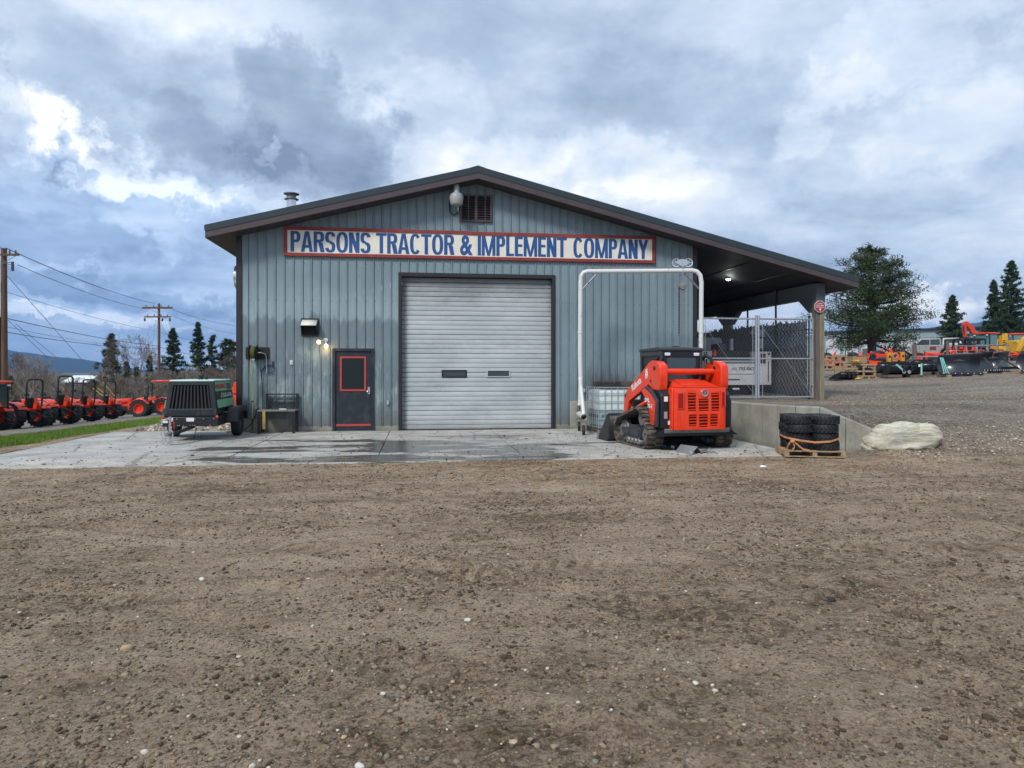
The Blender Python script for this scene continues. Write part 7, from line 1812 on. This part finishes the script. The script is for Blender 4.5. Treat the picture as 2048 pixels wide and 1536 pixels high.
# orange mower/loader mass by the pine trunk
def implement(px, t_, lab, seed, w=1.4, h=.75, zup=0.0):
    p = rplace(px, t_); rg = random.Random(seed); t = thing('orange_implement', lab, 'farm implement', p, -YAW + R(rg.uniform(-50, 50)) + (math.pi if rg.random() < .4 else 0)); h *= rg.uniform(.75, 1.15); k0, k1, k2 = rg.uniform(.25, .7), rg.uniform(.2, .6), rg.uniform(.55, 1.0)
    m = MB(); m.prism([(-w / 2, zup + .1), (-w * .42, zup + h * k0), (-w * .1, zup + h * k1), (w * .2, zup + h * .45), (w * .5, zup + h * k2), (w * .5, zup + h * k2 * .75), (w * .26, zup + .2), (w * .1, zup + .05)], 'y', 0, .10); m.build('frame_arm', ORANGE, t, bev=.01)
    m = MB(); m.prism([(-w / 2, zup + .1), (-w * .42, zup + h * k0), (-w * .1, zup + h * k1), (w * .2, zup + h * .45), (w * .5, zup + h * k2), (w * .5, zup + h * k2 * .75), (w * .26, zup + .2), (w * .1, zup + .05)], 'y', .7, .80); m.build('frame_arm', ORANGE, t, bev=.01)
    MB().box(-w * .45, w * .3, .1, .7, zup + .02, zup + h * .30).build('deck', ORANGE, t, bev=.03)
    m = MB(); m.ball((w * .12, .4, zup + h * .55), (w * .22, .35, h * .22)); m.build('black_cover', BLACKP, t)
    for x_ in (-.4, .42): MB().lathe([(.04, -.06), (.17, -.07), (.18, 0), (.17, .07), (.04, .06)], 16, (x_ * w, -.08, zup + .18), 'y', close=True).build('wheel', RUBBER, t)
    m = MB(); m.cyl((-w * .3, .1, zup + h * .3), (-w * .25, .1, zup + h * 1.05), .025); m.cyl((-w * .25, .1, zup + h * 1.05), (w * .05, .1, zup + h * 1.05), .025); m.build('guard_rail', BLACKP, t)
    return t
implement(1757, 37.5, 'orange mower deck with a black chute at the foot of the big pine', 3, 1.5, .8, .15)
implement(1762, 41, 'orange implement frame just behind the mower deck at the pine', 5, 1.5, .7, .35)
tractor('small orange ride-on tractor left of the pickup truck', rplace(1798, 47), -YAW + R(70), None, False, None, .62, 'ride_on_tractor', 'tractor', smv=False)
implement(1706, 39, 'orange implement with a raised arm behind the wooden box', 12, 1.3, .8, .35)
tractor('small orange tractor in front of the pickup nose, behind the long bucket', rplace(1838, 46), -YAW + R(-120), None, True, None, .58, 'compact_tractor', 'tractor', smv=False)
tractor('small orange loader tractor behind the left end of the straight plow', rplace(1912, 45), -YAW + R(130), None, True, None, .70, 'compact_tractor', 'tractor', smv=False)
bucket(1835, 35.5, 40, 18, 'black bucket standing behind the long one, under the pickup', 10, BLACKP)
bucket(1780, 35.5, 40, 20, 'black bucket behind the strapped one', -8, BLACKP)
bucket(1900, 34.5, 46, 20, 'black attachment behind the left end of the straight plow', 8, NAVY)
implement(1662, 40, 'orange loader arm behind the crates by the lean-to post', 6, .9, .7, .45)
for px, t_, zup, lab in ((1985, 38, .55, 'low orange frame lying behind the V plow'), (1953, 36.5, .65, 'low orange frame lying behind the straight plow')): implement(px, t_, lab, 9, 1.9, .45, zup)
# pickup truck, silver, nose to the left
SILV = mat('silver_car_paint', (.36, .36, .355), .35, .35, var=.04, dirt=(.22, .19, .16), dscale=3, dlo=.55, dhi=.85)
def pickup():
    p = rplace(1853, 66); t = thing('pickup_truck', 'silver pickup truck with a white bed canopy and a dark red door sign', 'pickup truck', (p[0], p[1], p[2]), -YAW + R(-32))
    # local +x = rear, -x = nose; near side faces -y
    body = [(-2.35, .62), (-2.35, 1.05), (-2.2, 1.18), (-1.05, 1.28), (-.98, 1.28), (2.85, 1.28), (2.88, .62), (2.05, .55), (1.95, .85), (1.72, 1.02), (1.40, 1.02), (1.18, .85), (1.08, .50), (-1.25, .50), (-1.35, .85), (-1.55, 1.0), (-1.85, 1.0), (-2.05, .85), (-2.12, .60)]
    MB().prism(body, 'y', -.95, .95).build('body', SILV, t, bev=.03)
    m = MB(); m.prism([(-1.1, 1.285), (-.42, 1.86), (-.3, 1.90), (1.15, 1.90), (1.22, 1.285)], 'y', -.80, .80); m.build('cab_roof', SILV, t, bev=.05)
    m = MB(); m.prism([(1.26, 1.285), (1.30, 1.92), (2.55, 1.92), (2.85, 1.285)], 'y', -.88, .88); m.build('bed_canopy', WHITEP, t, bev=.05)
    for q in ([(-.85, 1.33), (-.34, 1.80), (.25, 1.82), (.25, 1.33)], [(.33, 1.33), (.33, 1.82), (1.05, 1.82), (1.10, 1.33)]):
        m = MB(); m.prism(q, 'y', -.812, -.802); m.build('side_window', GLASS, t)
    m = MB(); m.prism([(1.42, 1.45), (1.42, 1.80), (2.40, 1.80), (2.58, 1.45)], 'y', -.892, -.882); m.build('canopy_window', GLASS, t)
    m = MB()
    for k in range(4): m.box(1.5 + k * .27, 1.6 + k * .27, -.90, -.893, 1.74, 1.80)
    m.build('window_catches', WHITEP, t)
    MB().box(.30, .80, -.957, -.951, .82, 1.16).build('door_sign', mat('dark_red_sign', (.16, .02, .02), .5), t)
    for x_ in (.29, 1.16, -.55): MB().box(x_ - .008, x_ + .008, -.954, -.950, .60, 1.27).build('door_gap', BLACK, t)
    for x_ in (-.02, .95): MB().box(x_ - .08, x_ + .08, -.975, -.951, 1.12, 1.15).build('door_handle', BLACKP, t)
    for x_ in (-1.70, 1.56):
        for s in (-1, 1):
            MB().lathe([(.20, -.12), (.36, -.13), (.39, -.08), (.39, .08), (.36, .13), (.20, .12)], 24, (x_, s * .82, .39), 'y', close=True).build('tyre', RUBBER, t); MB().lathe([(0, s * .06), (.08, s * .10), (.20, s * .06), (.22, s * .11), (.22, -.1)], 20, (x_, s * .82, .39), 'y').build('rim', STEEL, t)
    MB().box(-2.42, -2.33, -.92, .92, .50, .72).build('front_bumper', STEEL, t, bev=.02); MB().box(2.86, 2.95, -.92, .92, .50, .72).build('rear_bumper', STEEL, t, bev=.02)
    MB().box(-2.36, -2.25, -.955, -.60, .88, 1.06).build('headlight', LENS, t, bev=.02); MB().box(2.80, 2.885, -.957, -.80, .95, 1.22).build('tail_light', RED_DK, t)
    MB().box(-.98, -.78, -1.20, -.99, 1.30, 1.50).build('mirror', BLACKP, t, bev=.02); MB().box(-2.0, 2.7, -.7, .7, .32, .52).build('underbody', BLACK, t)
    return t
pickup()
# utility vehicle with black soft cover
def utv():
    p = rplace(1930, 56); t = thing('utility_vehicle', 'orange utility vehicle under a black canopy top, on a low trailer right of the pickup', 'utility vehicle', p, -YAW + R(8)); z = .55; L = mw(30, 56)
    MB().box(-L, L, -.7, .7, z, z + .35).build('body', ORANGE, t, bev=.06)
    m = MB(); m.prism([(-L, z + .35), (-L * .9, z + .62), (-L * .4, z + .72), (-L * .1, z + .35)], 'y', -.6, .6); m.build('hood', ORANGE, t, bev=.04)
    m = MB(); m.prism([(L * .1, z + .35), (L * .3, z + .68), (L * .7, z + .66), (L * .9, z + .35)], 'y', -.55, .55); m.build('cargo_cover', ORANGE, t, bev=.04)
    m = MB(); m.prism([(-L * 1.05, z + 1.12), (-L * .9, z + 1.26), (L * .95, z + 1.26), (L * 1.05, z + 1.10)], 'y', -.78, .78); m.build('canopy_top', BLACKP, t, bev=.04)
    for x_ in (-.98, -.32, .40, .98):
        for s in (-1, 1): MB().box(x_ * L - .05, x_ * L + (.22 if x_ == .40 else .05), s * .72 - .03, s * .72 + .03, z + .3, z + 1.15).build('cage_post', BLACKP, t)
    m = MB(); m.prism([(-L * .30, z + .35), (-L * .38, z + 1.1), (-L * .05, z + 1.1), (-L * .08, z + .35)], 'y', -.76, -.745); m.build('side_curtain', BLACKP, t)
    for x_ in (-.65, .7):
        for s in (-1, 1): MB().lathe([(.14, -.1), (.28, -.11), (.30, 0), (.28, .11), (.14, .1)], 18, (x_ * L, s * .72, z - .02), 'y', close=True).build('tyre', RUBBER, t)
    MB().box(-L * 1.1, L * 1.2, -.8, .8, z - .36, z - .28).build('trailer_deck', BLACKP, t); 
    for x_ in (-.2, .3): MB().lathe([(.10, -.08), (.26, -.09), (.26, .09), (.10, .08)], 16, (x_ * L, -.9, z - .30), 'y', close=True).build('trailer_wheel', RUBBER, t)
    m = MB(); m.prism([(-L * 1.0, z - .1), (-L * .2, z + .2), (-L * .45, z - .22), (-L * .9, z - .24)], 'y', -.86, -.82); m.build('grey_ramp', GREYL, t)
utv()
# excavator arm behind
t_ = 59.0; p = rplace(1938, t_); zb = p[2]; t = thing('mini_excavator', 'red-orange excavator whose folded arm rises above the black canopy', 'excavator', p, -YAW)
def ez(px, py): return (mw(px - 1938, t_), zat(py, t_) - zb)
RO = mat('red_orange_paint', (.60, .045, .02), .4)
m = MB(); m.prism([ez(1924, 650), ez(1928, 643), ez(1934, 643), ez(1948, 655), ez(1951, 668), ez(1943, 667), ez(1938, 658), ez(1933, 652)], 'y', -.12, .12); m.build('boom', RO, t, bev=.02)
m = MB(); m.prism([ez(1925, 648), ez(1932, 650), ez(1932, 674), ez(1927, 674)], 'y', -.10, .10); m.build('dipper', RO, t, bev=.02)
MB().cyl((ez(1925, 652)[0], -.15, ez(0, 652)[1]), (ez(1926, 668)[0], -.15, ez(0, 668)[1]), .04).build('ram', BLACKP, t)
m = MB(); m.box(-.2, .9, .2, 1.2, .6, 1.5); m.build('upper_body', GREYP, t, bev=.05); MB().box(-.4, 1.0, -.6, .7, 0, .55).build('undercarriage', BLACKP, t, bev=.1)
mat_cabglass = mat('teal_cab_glass', (.10, .20, .21), .1, spec=.8)
tractor('red-orange cab tractor with teal windows right of the black canopy vehicle', place(1970, 60), -YAW + R(-62), 'cab', True, None, 1.0, 'cab_tractor', 'tractor', smv=False)
tractor('red-orange cab tractor at the right edge behind the yellow machines', place(2032, 62), -YAW + R(-105), 'cab', False, None, 1.0, 'cab_tractor', 'tractor', smv=False)
# yellow machines
YM = mat('machine_yellow', (.60, .33, .02), .45, dirt=(.15, .10, .05))
for px, t_, lab, f_ in ((2008, 50, 'yellow forklift-like machine with a raised mast between the cab tractors', 1), (2050, 46, 'yellow loader arm and wheel cut by the right edge of the picture', 0)):
    p = rplace(px, t_); t = thing('yellow_machine', lab, 'machine', p, -YAW)
    if f_:
        MB().box(-.32, .30, 0, 1.0, .75, 1.20).build('body', YM, t, bev=.04); MB().box(-.12, .14, 0, .4, 1.2, 1.95).build('mast', YM, t, bev=.02)
        MB().box(.16, .36, .1, .5, 1.4, 2.1).build('mast_head', YM, t, bev=.04); MB().cyl((-.48, .1, .8), (-.36, .1, 1.7), .04).build('lever_bar', YM, t); MB().box(-.5, .5, 0, 1.2, .2, .74).build('base', BLACKP, t, bev=.05)
        for z_ in (1.3, 1.42, 1.54): MB().box(-.09, .11, -.012, -.002, z_, z_ + .06).build('mast_slot', BLACK, t)
    else:
        m = MB(); m.prism([(-.5, .85), (-.1, 1.75), (.3, 1.9), (.3, 1.6), (.0, 1.3), (-.3, .8)], 'y', 0, .25); m.build('arm', YM, t, bev=.03); MB().box(-.25, 1.2, .3, 1.4, .5, 1.6).build('body', YM, t, bev=.08)
        MB().lathe([(.0, -.05), (.22, -.06), (.24, -.1), (.24, .1)], 18, (0, -.05, .45), 'y').build('rim', YM, t); MB().lathe([(.24, -.14), (.42, -.15), (.45, 0), (.42, .15), (.24, .14)], 20, (0, -.05, .45), 'y', close=True).build('tyre', RUBBER, t)
# road signs of lawn equipment edges: metal table
p = rplace(1870, 36); t = thing('steel_frame_table', 'rusty steel frame table behind the long black bucket', 'table', p, -YAW)
m = MB(); m.box(-.7, .9, 0, .6, .62, .68); m.build('table_top', GREYL, t)
for x_ in (-.65, .85):
    for y_ in (.03, .57): MB().cyl((x_, y_, -.05), (x_, y_, .62), .03, n=6).build('leg', GREYL, t)

# ---------------------------------------------------------------- service truck inside the lean-to
def service_truck():
    ty = 1.75; xl, xr = P(1404, 700, ty).x, P(1543, 700, ty).x; zg = gz(9.5, ty + 1); p = ((xl + xr) / 2, ty, zg)
    t = thing('service_truck', 'white service truck with tool cabinets parked tail-out behind the chain link gate', 'truck', p)
    def X(px): return P(px, 700, ty).x - p[0]
    def Zz(py): return P(1480, py, ty).z - zg
    TW = mat('service_body_white', (.50, .52, .53), .45, dirt=(.3, .27, .22), dscale=3, dlo=.55, dhi=.8)
    MB().box(X(1404), X(1424), 0, 2.6, Zz(778), Zz(702)).build('left_cabinet', TW, t, bev=.012)
    MB().box(X(1511), X(1543), 0, 2.6, Zz(770), Zz(703)).build('right_cabinet', TW, t, bev=.012)
    MB().box(X(1425), X(1510), .03, .09, Zz(748), Zz(725)).build('tailgate', TW, t, bev=.008)
    MB().box(X(1425), X(1510), .0, .10, Zz(770), Zz(749)).build('bumper_panel', TW, t, bev=.008)
    MB().box(X(1425), X(1510), -.01, .06, Zz(724.5), Zz(721)).build('tailgate_rail', GALV, t)
    MB().box(X(1455), X(1480), -.012, -.001, Zz(760), Zz(758)).build('step_slot', BLACK, t)
    text('755-062', X(1509) - X(1478), Zz(734) - Zz(740.5), BLACK, t, (X(1478), .026, Zz(740.5)), bold=.02); MB().box(X(1464), X(1475), .020, .029, Zz(740), Zz(735)).build('shaded_prefix', GREYL, t)  # grey block paints in the shaded, unreadable number prefix
    for px, ys in ((1409, (710, 722, 729)), (1526, (713, 721))):
        for k, yy_ in enumerate(ys):
            m = MB(); m.lathe([(0, -.02), (.055, -.02), (.06, 0)], 16, (X(px), 0, Zz(yy_ )), 'y'); m.build('tail_lamp' if k != 1 else 'backup_lamp', RED_DK if k != 1 else BLACKP, t)
        MB().box(X(px) - .085, X(px) + .085, -.006, -.001, Zz(ys[-1]) - .09, Zz(ys[0]) + .09).build('lamp_plate', BLACK, t, bev=.002)
    MB().cyl((X(1536), -.02, Zz(763)), (X(1536), -.02, Zz(722)), .012).build('grab_rail', BLACKP, t); m = MB(); m.prism([(X(1538), Zz(711)), (X(1541), Zz(708)), (X(1538), Zz(705)), (X(1535), Zz(708))], 'y', -.004, -.001); m.build('diamond_mark', BLACK, t)
    MB().box(X(1424), X(1511), .1, 2.6, Zz(752), Zz(746)).build('bed_floor', BLACKP, t)
    MB().box(X(1428), X(1506), .2, 1.0, Zz(722), Zz(700)).build('load_box', BLACKP, t, bev=.03)
    m = MB(); m.box(X(1445), X(1462), .3, .9, Zz(704), Zz(686)); m.build('engine_unit', mat('dark_blue_unit', (.02, .04, .07), .5), t, bev=.03)
    MB().box(X(1475), X(1481), .5, .62, Zz(722), Zz(676)).build('crane_post', TW, t, bev=.01); m = MB(); m.prism([(X(1473), Zz(709)), (X(1487), Zz(709)), (X(1481), Zz(700)), (X(1475), Zz(700))], 'y', .48, .66); m.build('crane_foot', TW, t)
    m = MB(); m.prism([(X(1429), Zz(712)), (X(1436), Zz(712)), (X(1432.5), Zz(697))], 'y', .1, .2); m.build('safety_cone', ORANGE, t)
    m = MB(); m.box(X(1526), X(1536), .3, .6, Zz(696), Zz(676)); m.build('tank_box', TW, t, bev=.01); m = MB(); m.box(X(1525), X(1537), .2, .6, Zz(673), Zz(658)); m.build('pump_head', GALV, t, bev=.02); MB().cyl((X(1512), .4, Zz(664)), (X(1541), .4, Zz(664)), .07).build('pump_motor', GREYL, t)
    m = MB(); m.cyl((X(1531), .4, Zz(703)), (X(1531), .4, Zz(660)), .05); m.build('pump_post', GREYP, t)
    MB().box(X(1440), X(1505), .3, 5.2, Zz(790), Zz(772)).build('chassis', BLACK, t)
    MB().box(X(1465), X(1478), -.02, .0, Zz(779), Zz(776)).build('licence_plate', LENS, t)
    for s, px in ((-1, 1415), (1, 1528)):
        MB().lathe([(.2, -.14), (.40, -.15), (.42, 0), (.40, .15), (.2, .14)], 24, (X(px), 1.2, .41), 'x', close=True).build('tyre', RUBBER, t)
        MB().box(X(px) - .18, X(px) + .18, .55, .57, .15, Zz(771)).build('mud_flap', BLACKP, t)
    m = MB(); m.box(X(1418), X(1520), 2.7, 5.0, .5, 1.9); m.build('cab', TW, t, bev=.1)
service_truck()

# ---------------------------------------------------------------- ground cover
rg = np.random.default_rng(11)
def ico():
    bm = bmesh.new(); bmesh.ops.create_icosphere(bm, subdivisions=1, radius=1); V = np.array([v.co[:] for v in bm.verts]); Fc = np.array([[v.index for v in f.verts] for f in bm.faces]); bm.free(); return V, Fc
IV, IF = ico()
def scatter(name, lab, pos, size, flat, mats, mi, sink=.35, cat='gravel', rough=.25):
    n = len(pos); k = len(IV); S_ = size[:, None] * rg.uniform(.65, 1.35, (n, 3)) * np.array([1, 1, flat]); 
    base = IV[None] * (1 + rg.uniform(-rough, rough, (n, k, 1)))
    V = base * S_[:, None]; a = rg.uniform(0, 6.28, n); c, s_ = np.cos(a)[:, None], np.sin(a)[:, None]
    V = np.stack([V[..., 0] * c - V[..., 1] * s_, V[..., 0] * s_ + V[..., 1] * c, V[..., 2]], -1)
    z = terrain(pos[:, 0], pos[:, 1]) if pos.shape[1] == 2 else pos[:, 2]
    V += np.stack([pos[:, 0], pos[:, 1], z + S_[:, 2] * (1 - sink * 2)], -1)[:, None]
    Fc = (IF[None] + (np.arange(n) * k)[:, None, None]).reshape(-1, 3)
    o = link_mesh(name, np_mesh(name, V.reshape(-1, 3), Fc, mats, np.repeat(mi, len(IF)), smooth=False)); setp(o, lab, cat, kind='stuff'); return o
PEB = [mat('pebble_grey', (.20, .175, .145), .8, dirt=(.20, .15, .10), dscale=60, dlo=.45, dhi=.6), mat('pebble_tan', (.30, .225, .15), .85, dirt=(.18, .13, .085), dscale=60, dlo=.45, dhi=.6), mat('pebble_red', (.19, .10, .065), .8, dirt=(.18, .13, .085), dscale=60, dlo=.45, dhi=.6), mat('pebble_white', (.52, .47, .39), .7, dirt=(.24, .18, .12), dscale=60, dlo=.5, dhi=.65), mat('pebble_dark', (.085, .072, .058), .8), mat('pebble_green', (.19, .185, .145), .8, dirt=(.18, .13, .085), dscale=60, dlo=.45, dhi=.6)]
def cam_pts(n, tmin, tmax, power=1.0, px0=-80, px1=2130):
    """ground positions inside the part of the yard in view"""
    t_ = (tmin ** power + rg.random(n) * (tmax ** power - tmin ** power)) ** (1 / power); u = (rg.uniform(px0, px1, n) - 1024) / F
    return np.stack([t_ * (cs * u + sn), CY + t_ * (cs - sn * u)], 1)
p = cam_pts(34000, 2.5, 12.6, 1.25); p = p[p[:, 1] < -6.62]
clump = N1(p[:, 0] * 1.1 + 4, p[:, 1] * 1.6) + N2(p[:, 0] * 3, p[:, 1] * 4) * .6; p = p[rg.random(len(p)) < .32 + 1.1 * np.clip(clump + .05, 0, .6)]
sz = .003 + rg.gamma(1.35, .0030, len(p)); sz = np.minimum(sz, .016)
scatter('loose_gravel', 'mixed pebbles scattered over the brown dirt in the foreground', p, sz, .62, PEB, rg.choice(6, len(p), p=[.30, .29, .08, .06, .17, .10]))
CLOD = [mat('mud_clod_dark', (.060, .038, .020), .95), mat('mud_clod_brown', (.14, .098, .060), .95), mat('mud_clod_pale', (.26, .20, .135), .95)]
p = cam_pts(150000, 2.5, 13.0, 1.1); p = p[p[:, 1] < -6.60]
clump = N2(p[:, 0] * .9 + 7, p[:, 1] * 1.8 + 3) + N1(p[:, 0] * 4, p[:, 1] * 5) * .8; p = p[rg.random(len(p)) < .10 + 1.3 * np.clip(clump, 0, .7)]
scatter('mud_clods', 'small clods of mud over the brown dirt in the foreground', p,   .003 + rg.gamma(1.2, .0030, len(p)).clip(0, .018), .6, CLOD, rg.choice(3, len(p), p=[.42, .35, .23]), cat='mud clods', rough=.4)
# gravel bank round the boulder
n = 16000; p = np.stack([rg.uniform(7.9, 15.5, n), rg.uniform(-7.9, -3.0, n)], 1)
band_ = np.exp(-((p[:, 1] + 6.9 - (p[:, 0] - 9) * .28) / .75) ** 2) ; p = p[(rg.random(n) < band_ * .95) & (sdist(p[:, 0], p[:, 1]) * np.where(p[:, 0] < 8.8, 1, 0) > -.02)]
p = p[~((p[:, 0] < 8.9) & (p[:, 1] > -6.7) & (sdist(p[:, 0], p[:, 1]) < .13))]
scatter('gravel_bank', 'loose grey and white gravel spread around the boulder', p, .007 + rg.gamma(1.5, .0045, len(p)), .65, PEB, rg.choice(6, len(p), p=[.32, .2, .08, .22, .10, .08]))
# washed stones behind the trailer, along the slab
n = 4200; p = np.stack([rg.uniform(-7.4, -4.7, n), rg.uniform(.66, 2.6, n)], 1)
scatter('washed_stones', 'bed of pale washed stones behind the compressor beside the workshop wall', p, .022 + rg.gamma(1.5, .010, len(p)), .7, [PEB[0], PEB[1], PEB[3], PEB[5]], rg.choice(4, len(p), p=[.35, .2, .3, .15]))
# upper yard grit, seen at a low angle
n = 15000; t_ = rg.uniform(16, 32, n); u = (rg.uniform(1655, 2100, n) - 1024) / F; p = np.stack([t_ * (cs * u + sn), CY + t_ * (cs - sn * u)], 1); p = p[(p[:, 0] > 9) & (p[:, 1] > -4)]
scatter('upper_gravel', 'grey gravel strewn over the upper yard on the right', p, .005 + rg.gamma(1.3, .0035, len(p)), .55, PEB, rg.choice(6, len(p), p=[.34, .28, .06, .12, .12, .08]))
# mud and crumbs dropped on the apron
n = 4200; p = np.stack([rg.uniform(-7.6, 7.0, n), rg.uniform(-6.5, -.4, n)], 1); p = p[rg.random(len(p)) < .2 + .8 * sst(p[:, 1], -4.8, -6.5) + .3 * (p[:, 0] > 2)]; p3 = np.column_stack([p, np.full(len(p), .003)])
scatter('apron_crumbs', 'crumbs of mud and grit dropped on the concrete apron', p3, .004 + rg.gamma(1.2, .005, len(p)).clip(0, .03), .5, CLOD + [PEB[0]], rg.choice(4, len(p)), cat='mud crumbs')
# straw-coloured wood chips
n = 1300; p = np.stack([rg.normal(3.2, 2.6, n), rg.normal(-7.9, 1.0, n)], 1); p = p[p[:, 1] < -6.6]; cx = terrain(p[:, 0], p[:, 1])
k = len(p); a = rg.uniform(0, 3.14, k); L_ = rg.uniform(.010, .05, k); w_ = L_ * .22; d = np.stack([np.cos(a) * L_, np.sin(a) * L_, rg.normal(0, .003, k)], 1); s_ = np.stack([-np.sin(a) * w_, np.cos(a) * w_, 0 * a], 1); c = np.column_stack([p, cx + .009])
o = link_mesh('wood_chips', np_mesh('wood_chips', np.stack([c - d - s_, c + d - s_, c + d + s_, c - d + s_], 1).reshape(-1, 3), np.arange(k * 4).reshape(k, 4), [mat('pale_wood_chip', (.46, .27, .12), .8)])); setp(o, 'pale orange wood chips on the dirt in front of the loader', 'wood chips', kind='stuff')
# single larger stones one can point to
def stone(px, py, wpx, mt, lab, seed):
    t_ = H * F / (py - HOR); x, y = Q(px, t_); w = wpx * t_ / F
    o = link_mesh('stone', rock_mesh((w, w * .8, w * .6), seed, 3, .25, mt), None, (x, y, float(terrain(np.array([x]), np.array([y]))[0]) + w * .16), (0, 0, seed)); setp(o, lab, 'stone')
WSt = mat('white_stone', (.55, .53, .48), .7, var=.1, bump=.2); TSt = mat('tan_stone', (.40, .30, .19), .75, var=.2, bump=.2); DSt = mat('dark_mud_lump', (.03, .024, .02), .9, bump=.4); RSt = mat('brown_red_stone', (.16, .07, .05), .75, bump=.2); GSt = mat('grey_stone', (.20, .20, .19), .7, bump=.2)
for a in ((252, 1303, 26, TSt, 'largest tan stone on the dirt at lower left', 1), (404, 1155, 15, WSt, 'white flat stone on the dirt left of the middle', 2), (935, 1232, 15, WSt, 'white stone near the centre of the dirt yard', 3),
          (1664, 1193, 17, DSt, 'dark mud lump on the dirt below the tyre pallet', 4), (1391, 1362, 15, WSt, 'small pale stone at lower right of the middle', 5), (1027, 1487, 20, TSt, 'tan stone near the bottom edge of the picture', 6),
          (688, 1478, 14, TSt, 'round tan pebble near the bottom edge, left of the middle', 7), (905, 1358, 13, TSt, 'beige stone in the pebble patch below the centre', 8), (766, 1392, 12, WSt, 'pointed white stone in the dark patch at lower left of centre', 9),
          (868, 1295, 11, RSt, 'red-brown stone in the middle of the dirt', 10), (1700, 1213, 11, GSt, 'pale stone just right of the dark mud lump', 11), (720, 1530, 24, WSt, 'long white stone at the very bottom edge', 12), (1840, 1110, 12, DSt, 'dark lump on the dirt at right', 13)): stone(*a)
x, y = Q(1838, H * F / (1009 - HOR)); zz = float(terrain(np.array([x]), np.array([y]))[0])
t = thing('broken_board_scrap', 'long splintered orange-brown wood scrap on the dirt at right', 'wood scrap', (x, y, zz + .01)); MB().cbox((0, 0, .012), (.30, .035, .018), (0, 0, .1)).build('splinter', M_PALLET, t); MB().cbox((.13, .02, .014), (.26, .015, .014), (0, 0, -.12)).build('splinter', M_PALLET, t)
x, y = Q(1526, H * F / (932 - HOR)); o = link_mesh('crumpled_paper', rock_mesh((.12, .08, .05), 21, 3, .6, WHITE), None, (x, y, float(terrain(np.array([x]), np.array([y]))[0]) + .015)); setp(o, 'white crumpled paper on the dirt below the loader', 'litter')
# ---------------------------------------------------------------- grass strip on the left
def m_grass():
    s = NM('short_green_grass', .85); v = s.noise(1.4, 7, .65); f = s.noise(30, 5, .7)
    col = s.ramp(s.math('ADD', s.math('MULTIPLY', v, .5), s.math('MULTIPLY', f, .5)), [(.36, (.060, .115, .010)), (.52, (.125, .205, .016)), (.66, (.215, .26, .035))]); return s.out(col, None, s.bump(f, .8, .03))
M_GRASS = m_grass()
def gpt(px, py):     # where the sight line meets the terrain
    lo, hi = 6.0, 90.0
    tt = lo
    while tt < hi:
        x, y = Q(px, tt)
        if zat(py, tt) <= gz(x, y): return x, y
        tt += .05
    return Q(px, 30)
lowE = [(-60, 900), (0, 896), (80, 886), (170, 872), (250, 858), (330, 850), (420, 849)]; upE = [(-60, 884), (0, 878), (80, 869), (170, 856), (250, 845), (330, 834), (420, 826)]
la, ua = [gpt(*q) for q in lowE], [gpt(*q) for q in upE]
V = []; K = 10; xsamp = 60
def interp(lst, f_): f_ *= len(lst) - 1; i = min(int(f_), len(lst) - 2); a, b = lst[i], lst[i + 1]; g_ = f_ - i; return (a[0] + (b[0] - a[0]) * g_, a[1] + (b[1] - a[1]) * g_)
for i in range(xsamp + 1):
    a, b = interp(la, i / xsamp), interp(ua, i / xsamp)
    for j in range(K + 1):
        f_ = j / K; x = a[0] + (b[0] - a[0]) * f_ + .08 * math.sin(i * 1.7) * (j in (0, K)); y = a[1] + (b[1] - a[1]) * f_; V.append((x, y, float(terrain(np.array([x]), np.array([y]))[0]) + .035 * (1 if 0 < j < K else -.8)))
o = link_mesh('lawn_strip', np_mesh('lawn_strip', np.array(V), np.array([(i * (K + 1) + j, (i + 1) * (K + 1) + j, (i + 1) * (K + 1) + j + 1, i * (K + 1) + j + 1) for i in range(xsamp) for j in range(K)]), [M_GRASS], smooth=True)); o['kind'] = 'structure'; o['label'] = 'green grass strip left of the apron'
n = 26000; C = []
f1, f2 = rg.random(n), rg.random(n)
for a_, b_ in zip(f1, f2):
    p0, p1 = interp(la, a_), interp(ua, a_); C.append((p0[0] + (p1[0] - p0[0]) * b_, p0[1] + (p1[1] - p0[1]) * b_))
C = np.array(C); zt = terrain(C[:, 0], C[:, 1]); C3 = np.column_stack([C, zt + .02])
d = rg.normal(size=(n, 3)) * .35; d[:, 2] = 1; L_ = rg.uniform(.04, .10, n)[:, None]; s_ = rg.normal(size=(n, 3)); s_[:, 2] = 0; s_ /= np.linalg.norm(s_, axis=1)[:, None]; s_ *= .007
o = link_mesh('grass_blades', np_mesh('grass_blades', np.stack([C3 - s_, C3 + s_, C3 + d * L_], 1).reshape(-1, 3), np.arange(n * 3).reshape(n, 3), [M_GRASS])); setp(o, 'short green grass blades on the strip left of the apron', 'grass', kind='stuff')
# ---------------------------------------------------------------- air
hz = MB().box(-7000, 7000, -3500, 7000, -40, 330).build('haze', None, None, 'thin blue haze in the air', None, kind='stuff', smooth=None)
hz.data.materials.clear(); hm = bpy.data.materials.new('thin_haze'); hm.use_nodes = True; nt = hm.node_tree
for n in list(nt.nodes): nt.nodes.remove(n)
pv = nt.nodes.new('ShaderNodeVolumePrincipled'); pv.inputs['Color'].default_value = (.24, .52, 1.0, 1); pv.inputs['Density'].default_value = 1.4e-4; pv.inputs['Anisotropy'].default_value = .2
mo = nt.nodes.new('ShaderNodeOutputMaterial'); nt.links.new(pv.outputs[0], mo.inputs['Volume']); hz.data.materials.append(hm)
